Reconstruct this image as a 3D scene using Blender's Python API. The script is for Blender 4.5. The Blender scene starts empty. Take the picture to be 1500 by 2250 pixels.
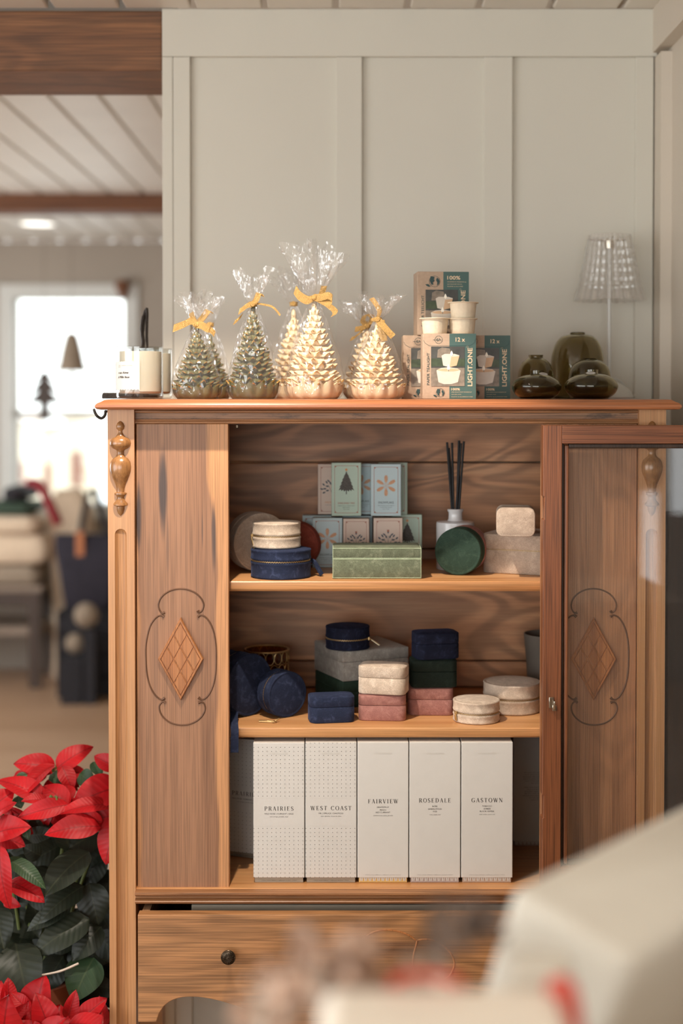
import bpy, bmesh, math, random
from math import sin, cos, pi, radians, tan, sqrt, atan2
from mathutils import Vector, Matrix, noise

random.seed(11)
sc = bpy.context.scene

# ------------------------------------------------------------------ camera
F = 3125.0                 # focal length in pixels of the 1500 px wide frame
TH = radians(1.3)          # slight downward tilt
CZ = 1.5                   # eye height
HOR = 870.0                # image row of the horizon
PY0 = HOR + F * tan(TH)
cam_d = bpy.data.cameras.new('camera')
cam_d.sensor_fit = 'HORIZONTAL'
cam_d.sensor_width = 24.0
cam_d.lens = 50.0
cam_d.shift_y = -(1125.0 - PY0) / 1500.0
cam_d.clip_start = 0.05
cam_d.dof.use_dof = True
cam_d.dof.focus_distance = 2.245
cam_d.dof.aperture_fstop = 2.0
cam = bpy.data.objects.new('camera', cam_d)
sc.collection.objects.link(cam)
cam.location = (0, 0, CZ)
cam.rotation_euler = (pi / 2 - TH, 0, 0)
sc.camera = cam

# ------------------------------------------------------------------ colour management, render helpers
sc.view_settings.view_transform = 'Standard'
sc.view_settings.look = 'None'
sc.view_settings.exposure = 0.0
sc.view_settings.gamma = 1.0
sc.view_settings.use_curve_mapping = False
sc.cycles.use_denoising = True
sc.cycles.max_bounces = 10
sc.cycles.transparent_max_bounces = 40
sc.cycles.transmission_bounces = 10
sc.cycles.glossy_bounces = 5
sc.cycles.diffuse_bounces = 5
sc.cycles.sample_clamp_indirect = 4.0
sc.cycles.caustics_reflective = False
sc.cycles.caustics_refractive = False
sc.cycles.blur_glossy = 0.5


def lin(c):
    c = c / 255.0
    return c / 12.92 if c <= 0.04045 else ((c + 0.055) / 1.055) ** 2.4


def C(r, g, b):
    return (lin(r), lin(g), lin(b), 1.0)


# ------------------------------------------------------------------ world and lights
w = bpy.data.worlds.new('sky')
sc.world = w
w.use_nodes = True
wb = w.node_tree.nodes['Background']
wb.inputs[0].default_value = (0.97, 0.99, 1.0, 1)
wb.inputs[1].default_value = 3.6


def area_light(name, loc, rot, sx, sy, power, col):
    d = bpy.data.lights.new(name, 'AREA')
    d.shape = 'RECTANGLE'
    d.size, d.size_y = sx, sy
    d.energy = power
    d.color = col
    o = bpy.data.objects.new(name, d)
    sc.collection.objects.link(o)
    o.location = loc
    o.rotation_euler = rot
    return o


YF = 2.232        # plane of the cabinet's front posts
CEIL = 2.217
# daylight through the shop windows behind and to the left of the camera
area_light('daylight_left_window', (-2.55, -0.2, 1.35), (radians(90), 0, radians(-90)), 3.2, 1.5, 31, (0.955, 0.99, 1.0))
area_light('daylight_front_window', (-0.9, -2.95, 1.35), (radians(90), 0, 0), 2.6, 1.5, 36, (0.955, 0.99, 1.0))
# the back room: its own window light and ceiling lamps
area_light('daylight_back_room', (-3.35, 5.2, 1.3), (radians(90), 0, radians(-90)), 3.0, 1.5, 42, (0.97, 0.98, 1.0))
# added fill light without a lamp body, brightens the box on the counter
cd_ = bpy.data.lights.new('counter_fill_light', 'AREA')
cd_.shape = 'DISK'
cd_.size = 0.16
cd_.energy = 1.3
cd_.color = (1.0, 0.94, 0.86)
cd_.spread = radians(90)
cdo = bpy.data.objects.new('counter_fill_light', cd_)
sc.collection.objects.link(cdo)
cdo.location = (0.42, 0.75, 2.2)
# warm track spotlight over the cabinet
sp = bpy.data.lights.new('track_spot', 'SPOT')
sp.energy = 60
sp.color = (1.0, 0.88, 0.745)
sp.spot_size = radians(82)
sp.spot_blend = 0.30
sp.shadow_soft_size = 0.012
SPOT = Vector((-0.215, YF - 0.40, 2.135))
spo = bpy.data.objects.new('track_spot', sp)
sc.collection.objects.link(spo)
spo.location = SPOT
spo.rotation_euler = (Vector((-0.235, YF - 0.01, 0.9)) - SPOT).to_track_quat('-Z', 'Y').to_euler()


# ------------------------------------------------------------------ pixel -> place
def ray(px, py):
    u, v = px - 750.0, py - PY0
    return Vector((u, F * cos(TH) - v * sin(TH), -F * sin(TH) - v * cos(TH)))


def P(px, py, y):
    """the point of the pixel's line of sight that lies at distance y"""
    d = ray(px, py)
    t = y / d.y
    return Vector((d.x * t, y, CZ + d.z * t))


def yfor(py, z):
    """distance at which the line of sight of image row py meets height z"""
    d = ray(750, py)
    return (z - CZ) / d.z * d.y


def KP(py, y):
    """metres per pixel at image row py and distance y"""
    return y / ray(750, py).y


def PX(px, y, py=1300):
    return P(px, py, y).x


def PZ(py, y):
    return P(750, py, y).z


# ------------------------------------------------------------------ materials
def _nt(name):
    m = bpy.data.materials.new(name)
    m.use_nodes = True
    nt = m.node_tree
    b = nt.nodes['Principled BSDF']
    return m, nt, b


def nd(nt, t, **kw):
    n = nt.nodes.new(t)
    for k, v in kw.items():
        setattr(n, k, v)
    return n


def ramp(nt, stops, interp='LINEAR'):
    r = nd(nt, 'ShaderNodeValToRGB')
    r.color_ramp.interpolation = interp
    els = r.color_ramp.elements
    while len(els) < len(stops):
        els.new(0.5)
    for e, (p, c) in zip(els, stops):
        e.position = p
        e.color = c if len(c) == 4 else (*c, 1)
    return r


def coords(nt, scale, off=(0, 0, 0), rot=(0, 0, 0)):
    tc = nd(nt, 'ShaderNodeTexCoord')
    mp = nd(nt, 'ShaderNodeMapping')
    mp.inputs['Scale'].default_value = scale
    mp.inputs['Location'].default_value = off
    mp.inputs['Rotation'].default_value = rot
    nt.links.new(tc.outputs['Object'], mp.inputs['Vector'])
    return mp.outputs['Vector']


def noise_tex(nt, vec, scale=1.0, detail=3.0, rough=0.5, dist=0.0):
    n = nd(nt, 'ShaderNodeTexNoise')
    n.inputs['Scale'].default_value = scale
    n.inputs['Detail'].default_value = detail
    n.inputs['Roughness'].default_value = rough
    n.inputs['Distortion'].default_value = dist
    nt.links.new(vec, n.inputs['Vector'])
    return n.outputs['Fac']


def mixc(nt, fac, a, b, blend='MIX'):
    n = nd(nt, 'ShaderNodeMix', data_type='RGBA', blend_type=blend)
    if isinstance(fac, float):
        n.inputs[0].default_value = fac
    else:
        nt.links.new(fac, n.inputs[0])
    for i, x in ((6, a), (7, b)):
        if isinstance(x, tuple):
            n.inputs[i].default_value = x
        else:
            nt.links.new(x, n.inputs[i])
    return n.outputs[2]


def maprange(nt, v, a, b, c=0.0, d=1.0, smooth=True):
    n = nd(nt, 'ShaderNodeMapRange')
    if smooth:
        n.interpolation_type = 'SMOOTHSTEP'
    nt.links.new(v, n.inputs[0])
    for i, x in enumerate((a, b, c, d)):
        n.inputs[i + 1].default_value = x
    return n.outputs[0]


def bump(nt, b, h, strength, dist=0.002):
    n = nd(nt, 'ShaderNodeBump')
    n.inputs['Strength'].default_value = strength
    n.inputs['Distance'].default_value = dist
    nt.links.new(h, n.inputs['Height'])
    nt.links.new(n.outputs[0], b.inputs['Normal'])


def mat(name, col, rough=0.5, metal=0.0, var=0.08, vscale=30.0, bmp=0.0, bscale=300.0, spec=0.5, emit=None, estr=0.0, sub=0.0, coat=0.0):
    m, nt, b = _nt(name)
    v = coords(nt, (1, 1, 1))
    f = noise_tex(nt, v, vscale, 4)
    lo = tuple(c * (1 - var) for c in col[:3]) + (1,)
    hi = tuple(min(1, c * (1 + var)) for c in col[:3]) + (1,)
    r = ramp(nt, [(0.3, lo), (0.7, hi)])
    nt.links.new(f, r.inputs[0])
    nt.links.new(r.outputs[0], b.inputs['Base Color'])
    b.inputs['Roughness'].default_value = rough
    b.inputs['Metallic'].default_value = metal
    b.inputs['Specular IOR Level'].default_value = spec
    if sub:
        b.inputs['Subsurface Weight'].default_value = sub
        b.inputs['Subsurface Radius'].default_value = (0.010, 0.007, 0.004)
        b.inputs['Subsurface Scale'].default_value = 1.0
    if coat:
        b.inputs['Coat Weight'].default_value = coat
        b.inputs['Coat Roughness'].default_value = 0.1
    if emit:
        b.inputs['Emission Color'].default_value = emit
        b.inputs['Emission Strength'].default_value = estr
    if bmp:
        bump(nt, b, noise_tex(nt, v, bscale, 3), bmp)
    return m


def wood(name, dark, mid, light, axis='Z', off=(0, 0, 0), rough=0.42, fine=0.25, fig=0.0, streak=None, streak_at=(0.62, 0.74),
         sap=None, sapcol=None, across=24.0, along=1.5, grime=None, coat=0.0, stains=None, staincol=None):
    """grain runs along the axis; sap = list of (x_low, x_high) local bands of pale sapwood"""
    m, nt, b = _nt(name)

    def sc3(ac, al):
        return {'X': (al, ac, ac), 'Y': (ac, al, ac), 'Z': (ac, ac, al)}[axis]
    v1 = coords(nt, sc3(across, along), off)
    n1 = noise_tex(nt, v1, 1.0, 5, 0.62, 0.6)
    r1 = ramp(nt, [(0.30, dark), (0.5, mid), (0.70, light)])
    vb = coords(nt, sc3(across * 6.0, along * 1.4), (off[0] + 1.9, off[1] + 4.4, off[2] + 2.6))
    nb_ = noise_tex(nt, vb, 1.0, 3, 0.6, 0.2)
    mxn = nd(nt, 'ShaderNodeMix')
    mxn.inputs[0].default_value = 0.30
    nt.links.new(n1, mxn.inputs[2])
    nt.links.new(nb_, mxn.inputs[3])
    nt.links.new(mxn.outputs[0], r1.inputs[0])
    col = r1.outputs[0]
    if fig:
        v3 = coords(nt, sc3(6.5, 1.9), (off[0] + 3.1, off[1] + 1.7, off[2] + 5.2))
        n3 = noise_tex(nt, v3, 1.0, 2, 0.5, 0.8)
        mu = nd(nt, 'ShaderNodeMath', operation='MULTIPLY')
        mu.inputs[1].default_value = 70.0
        nt.links.new(n3, mu.inputs[0])
        si = nd(nt, 'ShaderNodeMath', operation='SINE')
        nt.links.new(mu.outputs[0], si.inputs[0])
        g = maprange(nt, si.outputs[0], -1, 1, 1.0 - fig, 1.0 + fig * 0.4)
        cm = nd(nt, 'ShaderNodeCombineColor')
        for i in range(3):
            nt.links.new(g, cm.inputs[i])
        col = mixc(nt, 1.0, col, cm.outputs[0], 'MULTIPLY')
    if streak:
        v4 = coords(nt, sc3(15, 1.5), (off[0] + 8.3, off[1] + 2.2, off[2] + 0.7))
        n4 = noise_tex(nt, v4, 1.0, 3, 0.55, 0.3)
        k = maprange(nt, n4, streak_at[0], streak_at[1])
        col = mixc(nt, k, col, streak)
    if sap:
        tc = nd(nt, 'ShaderNodeTexCoord')
        sx = nd(nt, 'ShaderNodeSeparateXYZ')
        nt.links.new(tc.outputs['Object'], sx.inputs[0])
        v5 = coords(nt, sc3(5, 3.2), (1.3, 0, 4))
        n5 = noise_tex(nt, v5, 1.0, 2)
        ad = nd(nt, 'ShaderNodeMath', operation='MULTIPLY_ADD')
        nt.links.new(n5, ad.inputs[0])
        ad.inputs[1].default_value = 0.05
        nt.links.new(sx.outputs['X'], ad.inputs[2])
        for lo, hi in sap:
            a = maprange(nt, ad.outputs[0], lo + 0.025 - 0.003, lo + 0.025 + 0.003)
            c = maprange(nt, ad.outputs[0], hi + 0.025 - 0.003, hi + 0.025 + 0.003, 1.0, 0.0)
            mm = nd(nt, 'ShaderNodeMath', operation='MULTIPLY')
            nt.links.new(a, mm.inputs[0])
            nt.links.new(c, mm.inputs[1])
            col = mixc(nt, mm.outputs[0], col, sapcol)
    if stains:
        tc = nd(nt, 'ShaderNodeTexCoord')
        sx = nd(nt, 'ShaderNodeSeparateXYZ')
        nt.links.new(tc.outputs['Object'], sx.inputs[0])
        v7 = coords(nt, sc3(40, 6), (2.2, 0.4, 1.0))
        n7 = noise_tex(nt, v7, 1.0, 3)
        for cx_, cz_, rx_, rz_, st_ in stains:
            parts = []
            for o_, c_, r_ in (('X', cx_, rx_), ('Z', cz_, rz_)):
                s1 = nd(nt, 'ShaderNodeMath', operation='SUBTRACT')
                nt.links.new(sx.outputs[o_], s1.inputs[0])
                s1.inputs[1].default_value = c_
                s2 = nd(nt, 'ShaderNodeMath', operation='DIVIDE')
                nt.links.new(s1.outputs[0], s2.inputs[0])
                s2.inputs[1].default_value = r_
                s3 = nd(nt, 'ShaderNodeMath', operation='POWER')
                nt.links.new(s2.outputs[0], s3.inputs[0])
                s3.inputs[1].default_value = 2.0
                parts.append(s3.outputs[0])
            s4 = nd(nt, 'ShaderNodeMath', operation='ADD')
            nt.links.new(parts[0], s4.inputs[0])
            nt.links.new(parts[1], s4.inputs[1])
            s5 = nd(nt, 'ShaderNodeMath', operation='MULTIPLY_ADD')
            nt.links.new(n7, s5.inputs[0])
            s5.inputs[1].default_value = -1.6
            nt.links.new(s4.outputs[0], s5.inputs[2])
            k = maprange(nt, s5.outputs[0], -0.75, 0.45, st_, 0.0)
            col = mixc(nt, k, col, staincol)
    if grime:
        v6 = coords(nt, (16, 16, 60), off)
        n6 = noise_tex(nt, v6, 1.0, 6, 0.7)
        k = maprange(nt, n6, 0.50, 0.66, 0.0, 0.8)
        col = mixc(nt, k, col, grime)
    v2 = coords(nt, sc3(720, 8), off)
    n2 = noise_tex(nt, v2, 1.0, 2, 0.5)
    g2 = maprange(nt, n2, 0.36, 0.58, 1.0 - fine * 1.25, 1.0 + fine * 0.25)
    cm2 = nd(nt, 'ShaderNodeCombineColor')
    for i in range(3):
        nt.links.new(g2, cm2.inputs[i])
    col = mixc(nt, 1.0, col, cm2.outputs[0], 'MULTIPLY')
    nt.links.new(col, b.inputs['Base Color'])
    b.inputs['Roughness'].default_value = rough
    b.inputs['Coat Weight'].default_value = coat
    b.inputs['Coat Roughness'].default_value = 0.25
    bump(nt, b, n2, 0.12, 0.001)
    return m


def velvet(name, col, col2=None, sheen=0.6, crush=0.5):
    m, nt, b = _nt(name)
    v = coords(nt, (1, 1, 1), (random.random() * 5, random.random() * 5, 0))
    f = noise_tex(nt, v, 85.0, 5, 0.65, 0.6)
    g = noise_tex(nt, v, 1600.0, 2)
    c2 = col2 or tuple(min(1, c * 1.9 + 0.01) for c in col[:3]) + (1,)
    r = ramp(nt, [(0.36, tuple(c * 0.75 for c in col[:3]) + (1,)), (0.52, col), (0.72, c2)])
    nt.links.new(f, r.inputs[0])
    cc = mixc(nt, crush, col, r.outputs[0])
    gm = maprange(nt, g, 0.3, 0.7, 0.75, 1.25)
    cm = nd(nt, 'ShaderNodeCombineColor')
    for i in range(3):
        nt.links.new(gm, cm.inputs[i])
    cc = mixc(nt, 1.0, cc, cm.outputs[0], 'MULTIPLY')
    nt.links.new(cc, b.inputs['Base Color'])
    b.inputs['Roughness'].default_value = 0.85
    b.inputs['Specular IOR Level'].default_value = 0.15
    b.inputs['Sheen Weight'].default_value = sheen
    b.inputs['Sheen Roughness'].default_value = 0.35
    b.inputs['Sheen Tint'].default_value = c2
    bump(nt, b, g, 0.35, 0.0006)
    return m


def clear_film(name, tint=(1, 1, 1, 1), haze=0.04, gloss=1.0, f0=0.045, edge=0.6, rough=0.04, bscale=90.0, bstr=0.5, milk=(1, 1, 1, 1)):
    """a thin transparent sheet that reflects by its angle, with a little haze"""
    m = bpy.data.materials.new(name)
    m.use_nodes = True
    nt = m.node_tree
    nt.nodes.remove(nt.nodes['Principled BSDF'])
    out = nt.nodes['Material Output']
    tr = nd(nt, 'ShaderNodeBsdfTransparent')
    tr.inputs[0].default_value = tint
    gl = nd(nt, 'ShaderNodeBsdfGlossy')
    gl.inputs['Roughness'].default_value = rough
    df = nd(nt, 'ShaderNodeBsdfDiffuse')
    df.inputs[0].default_value = milk
    lw = nd(nt, 'ShaderNodeLayerWeight')
    lw.inputs[0].default_value = 0.5
    pw = nd(nt, 'ShaderNodeMath', operation='POWER')
    nt.links.new(lw.outputs['Facing'], pw.inputs[0])
    pw.inputs[1].default_value = 4.0
    fr = nd(nt, 'ShaderNodeMath', operation='MULTIPLY_ADD')
    nt.links.new(pw.outputs[0], fr.inputs[0])
    fr.inputs[1].default_value = edge
    fr.inputs[2].default_value = f0
    if bstr:
        v = coords(nt, (1, 1, 1))
        vo = nd(nt, 'ShaderNodeTexVoronoi', feature='DISTANCE_TO_EDGE')
        vo.inputs['Scale'].default_value = bscale
        nz = noise_tex(nt, v, bscale * 0.4, 2)
        va = nd(nt, 'ShaderNodeVectorMath', operation='MULTIPLY_ADD')
        nt.links.new(v, va.inputs[0])
        va.inputs[1].default_value = (1, 1, 0.45)
        nt.links.new(va.outputs[0], vo.inputs['Vector'])
        ad = nd(nt, 'ShaderNodeMath', operation='ADD')
        nt.links.new(vo.outputs['Distance'], ad.inputs[0])
        nt.links.new(nz, ad.inputs[1])
        bp = nd(nt, 'ShaderNodeBump')
        bp.inputs['Strength'].default_value = bstr
        bp.inputs['Distance'].default_value = 0.006
        nt.links.new(ad.outputs[0], bp.inputs['Height'])
        nt.links.new(bp.outputs[0], gl.inputs['Normal'])
        nt.links.new(bp.outputs[0], lw.inputs['Normal'])
    mu = nd(nt, 'ShaderNodeMath', operation='MULTIPLY')
    mu.use_clamp = True
    mu.inputs[1].default_value = gloss
    nt.links.new(fr.outputs[0], mu.inputs[0])
    m1 = nd(nt, 'ShaderNodeMixShader')
    m1.inputs[0].default_value = haze
    nt.links.new(tr.outputs[0], m1.inputs[1])
    nt.links.new(df.outputs[0], m1.inputs[2])
    m2 = nd(nt, 'ShaderNodeMixShader')
    nt.links.new(mu.outputs[0], m2.inputs[0])
    nt.links.new(m1.outputs[0], m2.inputs[1])
    nt.links.new(gl.outputs[0], m2.inputs[2])
    nt.links.new(m2.outputs[0], out.inputs['Surface'])
    return m


def glass(name, col, rough=0.0, ior=1.48):
    m, nt, b = _nt(name)
    v = coords(nt, (1, 1, 1))
    f = noise_tex(nt, v, 12.0, 2)
    r = ramp(nt, [(0.3, tuple(c * 0.94 for c in col[:3]) + (1,)), (0.7, col)])
    nt.links.new(f, r.inputs[0])
    nt.links.new(r.outputs[0], b.inputs['Base Color'])
    b.inputs['Roughness'].default_value = rough
    b.inputs['IOR'].default_value = ior
    b.inputs['Transmission Weight'].default_value = 1.0
    return m


M = {}
M['paint'] = mat('white_wall_paint', C(205, 201, 188), 0.55, var=0.015, vscale=4, bmp=0.05, bscale=500)
M['paint_side'] = mat('side_wall_paint', C(205, 195, 180), 0.6, var=0.02, vscale=4)
M['paint_back'] = mat('taupe_wall_paint', C(160, 149, 136), 0.7, var=0.03, vscale=3)
M['ceil'] = mat('ceiling_board_paint', C(222, 216, 205), 0.45, var=0.03, vscale=6)
M['gap'] = mat('dark_gap', C(70, 62, 55), 0.8)
M['floorwood'] = wood('floor_oak', C(150, 116, 88), C(178, 144, 114), C(198, 166, 138), 'X', across=9, along=0.8, rough=0.35, fine=0.1)
M['beam'] = wood('stained_beam_wood', C(98, 62, 36), C(122, 80, 48), C(146, 100, 64), 'X', across=30, along=0.9, rough=0.55, fine=0.35, fig=0.16)
M['beam2'] = wood('brown_beam_wood', C(84, 50, 28), C(112, 68, 38), C(132, 84, 50), 'X', across=26, along=1.2, rough=0.6)
M['top'] = wood('cabinet_top_wood', C(140, 84, 50), C(166, 102, 64), C(182, 120, 78), 'X', across=40, along=1.1, rough=0.3, fine=0.22, coat=0.35)
M['post'] = wood('post_wood', C(168, 118, 75), C(186, 134, 88), C(198, 148, 102), 'Z', across=26, along=0.35, rough=0.42, fine=0.12, coat=0.15)
M['flute'] = wood('flute_wood', C(140, 92, 54), C(172, 120, 76), C(196, 146, 98), 'Z', across=60, along=0.9, rough=0.42, fine=0.2)
M['turned'] = wood('turned_ornament_wood', C(118, 78, 44), C(152, 106, 64), C(178, 130, 82), 'Z', across=60, along=40, rough=0.25, fine=0.12, coat=0.5)
STAINS = [(PX(356, YF, 1080), PZ(1080, YF), 0.0075, 0.078, 1.0), (PX(302, YF, 1130), PZ(1140, YF), 0.0050, 0.060, 1.0), (PX(468, YF, 1180), PZ(1185, YF), 0.0046, 0.064, 0.95), (PX(443, YF, 1170), PZ(1170, YF), 0.0014, 0.036, 0.8), (PX(366, YF, 1170), PZ(1200, YF), 0.0030, 0.05, 0.4), (PX(340, YF, 1500), PZ(1420, YF), 0.004, 0.12, 0.25)]
M['panel'] = wood('walnut_panel_wood', C(130, 90, 64), C(152, 110, 81), C(168, 124, 94), 'Z', off=(2.2, 0, 1.1), across=30, along=0.55, rough=0.48, fine=0.20,
                  streak=C(92, 68, 60), streak_at=(0.60, 0.72), sap=[(-0.203, -0.15), (-0.36, -0.317)], sapcol=C(196, 142, 96),
                  stains=STAINS, staincol=C(78, 62, 56))
M['panel_r'] = wood('walnut_panel_wood_right', C(136, 92, 62), C(170, 120, 84), C(190, 142, 104), 'Z', off=(7.2, 3, 0.1), across=26, along=0.9, rough=0.48, fine=0.22, fig=0.10)
M['rail'] = wood('frieze_rail_wood', C(120, 84, 58), C(152, 112, 82), C(172, 130, 98), 'X', across=60, along=2.5, rough=0.5, fine=0.3, grime=C(84, 66, 54))
M['moulding'] = wood('moulding_wood', C(118, 78, 48), C(156, 108, 70), C(180, 132, 90), 'X', across=80, along=2.0, rough=0.4, fine=0.25)
M['shelf'] = wood('shelf_wood', C(176, 118, 70), C(204, 148, 96), C(220, 170, 118), 'X', across=34, along=1.2, rough=0.36, fine=0.14, coat=0.2)
M['inner'] = wood('interior_plank_wood', C(160, 110, 76), C(194, 140, 100), C(214, 164, 122), 'X', across=16, along=2.6, rough=0.5, fine=0.12, fig=0.30)
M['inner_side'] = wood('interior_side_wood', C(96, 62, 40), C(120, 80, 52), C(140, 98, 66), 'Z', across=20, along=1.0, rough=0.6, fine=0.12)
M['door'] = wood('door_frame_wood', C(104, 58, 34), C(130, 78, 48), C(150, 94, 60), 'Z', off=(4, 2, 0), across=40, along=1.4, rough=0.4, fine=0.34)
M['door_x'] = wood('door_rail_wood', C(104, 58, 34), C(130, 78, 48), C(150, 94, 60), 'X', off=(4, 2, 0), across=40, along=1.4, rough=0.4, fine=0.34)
M['drawer'] = wood('drawer_front_wood', C(152, 106, 68), C(176, 127, 84), C(192, 144, 100), 'X', off=(0.4, 0, 2.3), across=12, along=1.3, rough=0.42, fine=0.28, fig=0.22, streak=C(112, 80, 60), streak_at=(0.64, 0.76))
M['drawer_in'] = wood('drawer_side_wood', C(128, 92, 64), C(158, 118, 86), C(176, 136, 104), 'Y', across=30, rough=0.6)
M['diamond'] = wood('applied_diamond_wood', C(138, 84, 44), C(168, 108, 62), C(184, 126, 78), 'Z', off=(9, 1, 1), across=44, along=4, rough=0.38, fine=0.25, streak=C(112, 76, 54))
M['carve'] = mat('carved_line_wood', C(96, 64, 42), 0.5, var=0.2, vscale=60)
M['iron'] = mat('dark_iron', C(52, 46, 42), 0.42, metal=0.85, var=0.25, vscale=80, bmp=0.4, bscale=500)
M['bronze'] = mat('antique_bronze', C(78, 66, 54), 0.32, metal=0.9, var=0.3, vscale=120)
M['gold'] = mat('gold_metal', C(200, 168, 116), 0.34, metal=0.7, var=0.1, vscale=100)
M['brass'] = mat('brass_zip_teeth', C(176, 146, 100), 0.42, metal=0.5, var=0.2, vscale=400)
M['goldfoil'] = mat('gold_edge_foil', C(196, 146, 70), 0.30, metal=0.85, var=0.25, vscale=300, bmp=0.4, bscale=900)
M['ribbon'] = mat('gold_glitter_ribbon', C(196, 158, 96), 0.34, metal=0.6, var=0.35, vscale=900, bmp=0.9, bscale=1200)
M['steel'] = mat('bright_metal', C(200, 190, 175), 0.2, metal=1.0)
M['wax_green'] = mat('olive_green_wax', C(88, 84, 48), 0.38, var=0.15, vscale=50, sub=0.0, coat=0.15)
M['wax_cream'] = mat('cream_wax', C(220, 196, 160), 0.42, var=0.03, vscale=50, sub=0.08)
M['wax_white'] = mat('pale_candle_wax', C(224, 213, 196), 0.5, var=0.02, vscale=20, sub=0.1)
M['cello'] = clear_film('cellophane', haze=0.03, gloss=1.0, f0=0.10, edge=0.34, rough=0.065, bscale=95.0, bstr=1.0)
M['thinglass'] = clear_film('thin_clear_glass', haze=0.0, gloss=1.0, rough=0.01, bstr=0.0, tint=(0.96, 0.98, 0.97, 1))
M['jarglass'] = clear_film('clear_jar_glass', haze=0.0, f0=0.06, edge=0.9, rough=0.01, bstr=0.0, tint=(0.93, 0.94, 0.93, 1))
M['pane'] = clear_film('door_pane_glass', haze=0.012, gloss=1.15, rough=0.02, bstr=0.0, tint=(0.965, 0.965, 0.96, 1), milk=(0.8, 0.8, 0.8, 1))
M['crystal'] = clear_film('cut_crystal', haze=0.07, gloss=1.0, f0=0.11, edge=0.55, rough=0.05, bscale=40.0, bstr=0.25, tint=(0.985, 0.985, 0.98, 1))
M['smoke'] = glass('olive_smoked_glass', (0.50, 0.44, 0.26, 1), 0.0)
M['amber'] = glass('amber_glass', (0.75, 0.42, 0.14, 1), 0.02)
M['paper'] = mat('off_white_card', C(208, 205, 199), 0.6, var=0.015, vscale=40, bmp=0.06, bscale=900)
M['paper2'] = mat('cool_white_card', C(214, 212, 208), 0.6, var=0.015, vscale=40)
M['ink'] = mat('black_ink', C(52, 48, 46), 0.6, var=0.02)
M['inkgrey'] = mat('grey_ink', C(120, 116, 112), 0.6, var=0.02)
M['emboss'] = mat('blind_embossing', C(205, 201, 193), 0.5, var=0.02)
M['greycard'] = mat('grey_card', C(150, 138, 122), 0.6, var=0.03)
M['zz_gold'] = mat('golden_card', C(214, 176, 106), 0.6, var=0.03)
M['zz_mauve'] = mat('mauve_card', C(176, 158, 152), 0.6, var=0.03)
M['zz_tan'] = mat('tan_card', C(184, 160, 142), 0.6, var=0.03)
M['kraft'] = mat('kraft_card', C(176, 152, 130), 0.7, var=0.06, vscale=200, bmp=0.1, bscale=700)
M['teal'] = mat('teal_print', C(68, 95, 90), 0.6, var=0.03)
M['kraftprint'] = mat('kraft_tone_print', C(214, 190, 158), 0.6, var=0.03)
M['tealdark'] = mat('dark_teal_ink', C(40, 66, 66), 0.6, var=0.03)
M['ph_dark'] = mat('photo_print_dark', C(66, 66, 62), 0.5, var=0.25, vscale=60)
M['ph_green'] = mat('photo_print_green', C(60, 72, 50), 0.5, var=0.3, vscale=90)
M['ph_grey'] = mat('photo_print_table', C(128, 116, 102), 0.5, var=0.3, vscale=120)
M['ph_cup'] = mat('photo_print_cup', C(208, 198, 184), 0.5, var=0.06, vscale=90)
M['ph_peach'] = mat('photo_print_glow', C(208, 172, 136), 0.5, var=0.06, vscale=90)
M['ph_flame'] = mat('photo_print_flame', C(252, 246, 230), 0.5, var=0.01)
M['cup'] = mat('pressed_paper_cup', C(222, 207, 182), 0.75, var=0.06, vscale=90, bmp=0.25, bscale=260)
M['v_navy'] = velvet('navy_velvet', C(39, 46, 68), C(84, 96, 130), crush=0.38)
M['v_dnavy'] = velvet('midnight_velvet', C(25, 28, 45), C(54, 62, 90))
M['v_beige'] = velvet('beige_velvet', C(198, 179, 160), C(242, 228, 210))
M['v_taupe'] = velvet('taupe_velvet', C(180, 160, 142), C(216, 198, 180), crush=0.4)
M['v_pink'] = velvet('dusty_pink_velvet', C(158, 110, 102), C(194, 148, 136))
M['v_red'] = velvet('brick_red_velvet', C(134, 66, 54), C(160, 92, 78), crush=0.3)
M['v_green'] = velvet('sage_green_velvet', C(102, 108, 88), C(150, 154, 130))
M['v_edge'] = velvet('pale_green_piping', C(166, 180, 150), C(200, 210, 186))
M['v_dgreen'] = velvet('bottle_green_velvet', C(48, 66, 55), C(84, 104, 90), crush=0.3)
M['v_black'] = velvet('black_green_velvet', C(30, 39, 33), C(52, 66, 56), crush=0.3)
M['v_grey'] = velvet('grey_velvet', C(158, 152, 144), C(196, 190, 182), crush=0.7)
M['cream_tag'] = mat('cream_leather', C(226, 214, 178), 0.5)
M['reed'] = mat('black_reed', C(24, 23, 24), 0.7)
M['ceramic'] = mat('grey_white_ceramic', C(206, 204, 204), 0.25, var=0.02, coat=0.4)
M['soap_mint'] = mat('mint_card', C(178, 198, 182), 0.55, var=0.02)
M['soap_blue'] = mat('pale_blue_card', C(184, 202, 206), 0.55, var=0.02)
M['soap_pink'] = mat('pale_pink_card', C(214, 192, 176), 0.55, var=0.02)
M['soap_ring'] = mat('rust_print', C(166, 100, 78), 0.55, var=0.1)
M['soap_copper'] = mat('copper_print', C(196, 146, 110), 0.5, var=0.12, vscale=400)
M['soap_tree'] = mat('dark_tree_print', C(72, 66, 60), 0.6, var=0.35, vscale=700)
M['soap_star'] = mat('orange_print', C(206, 140, 84), 0.55)
M['soap_leaf'] = mat('slate_print', C(88, 92, 100), 0.6, var=0.2)
M['potgrey'] = mat('grey_felt_pot', C(112, 105, 96), 0.9, var=0.05)
M['lampwhite'] = mat('white_lamp_metal', C(206, 206, 200), 0.35, var=0.02)
M['red'] = None
M['whitebox'] = mat('white_gift_card', C(222, 216, 202), 0.6, var=0.02)
M['cream'] = mat('cream_paper', C(248, 238, 222), 0.6, var=0.03)
M['redribbon'] = mat('red_satin', C(206, 66, 46), 0.35, var=0.08)
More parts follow.
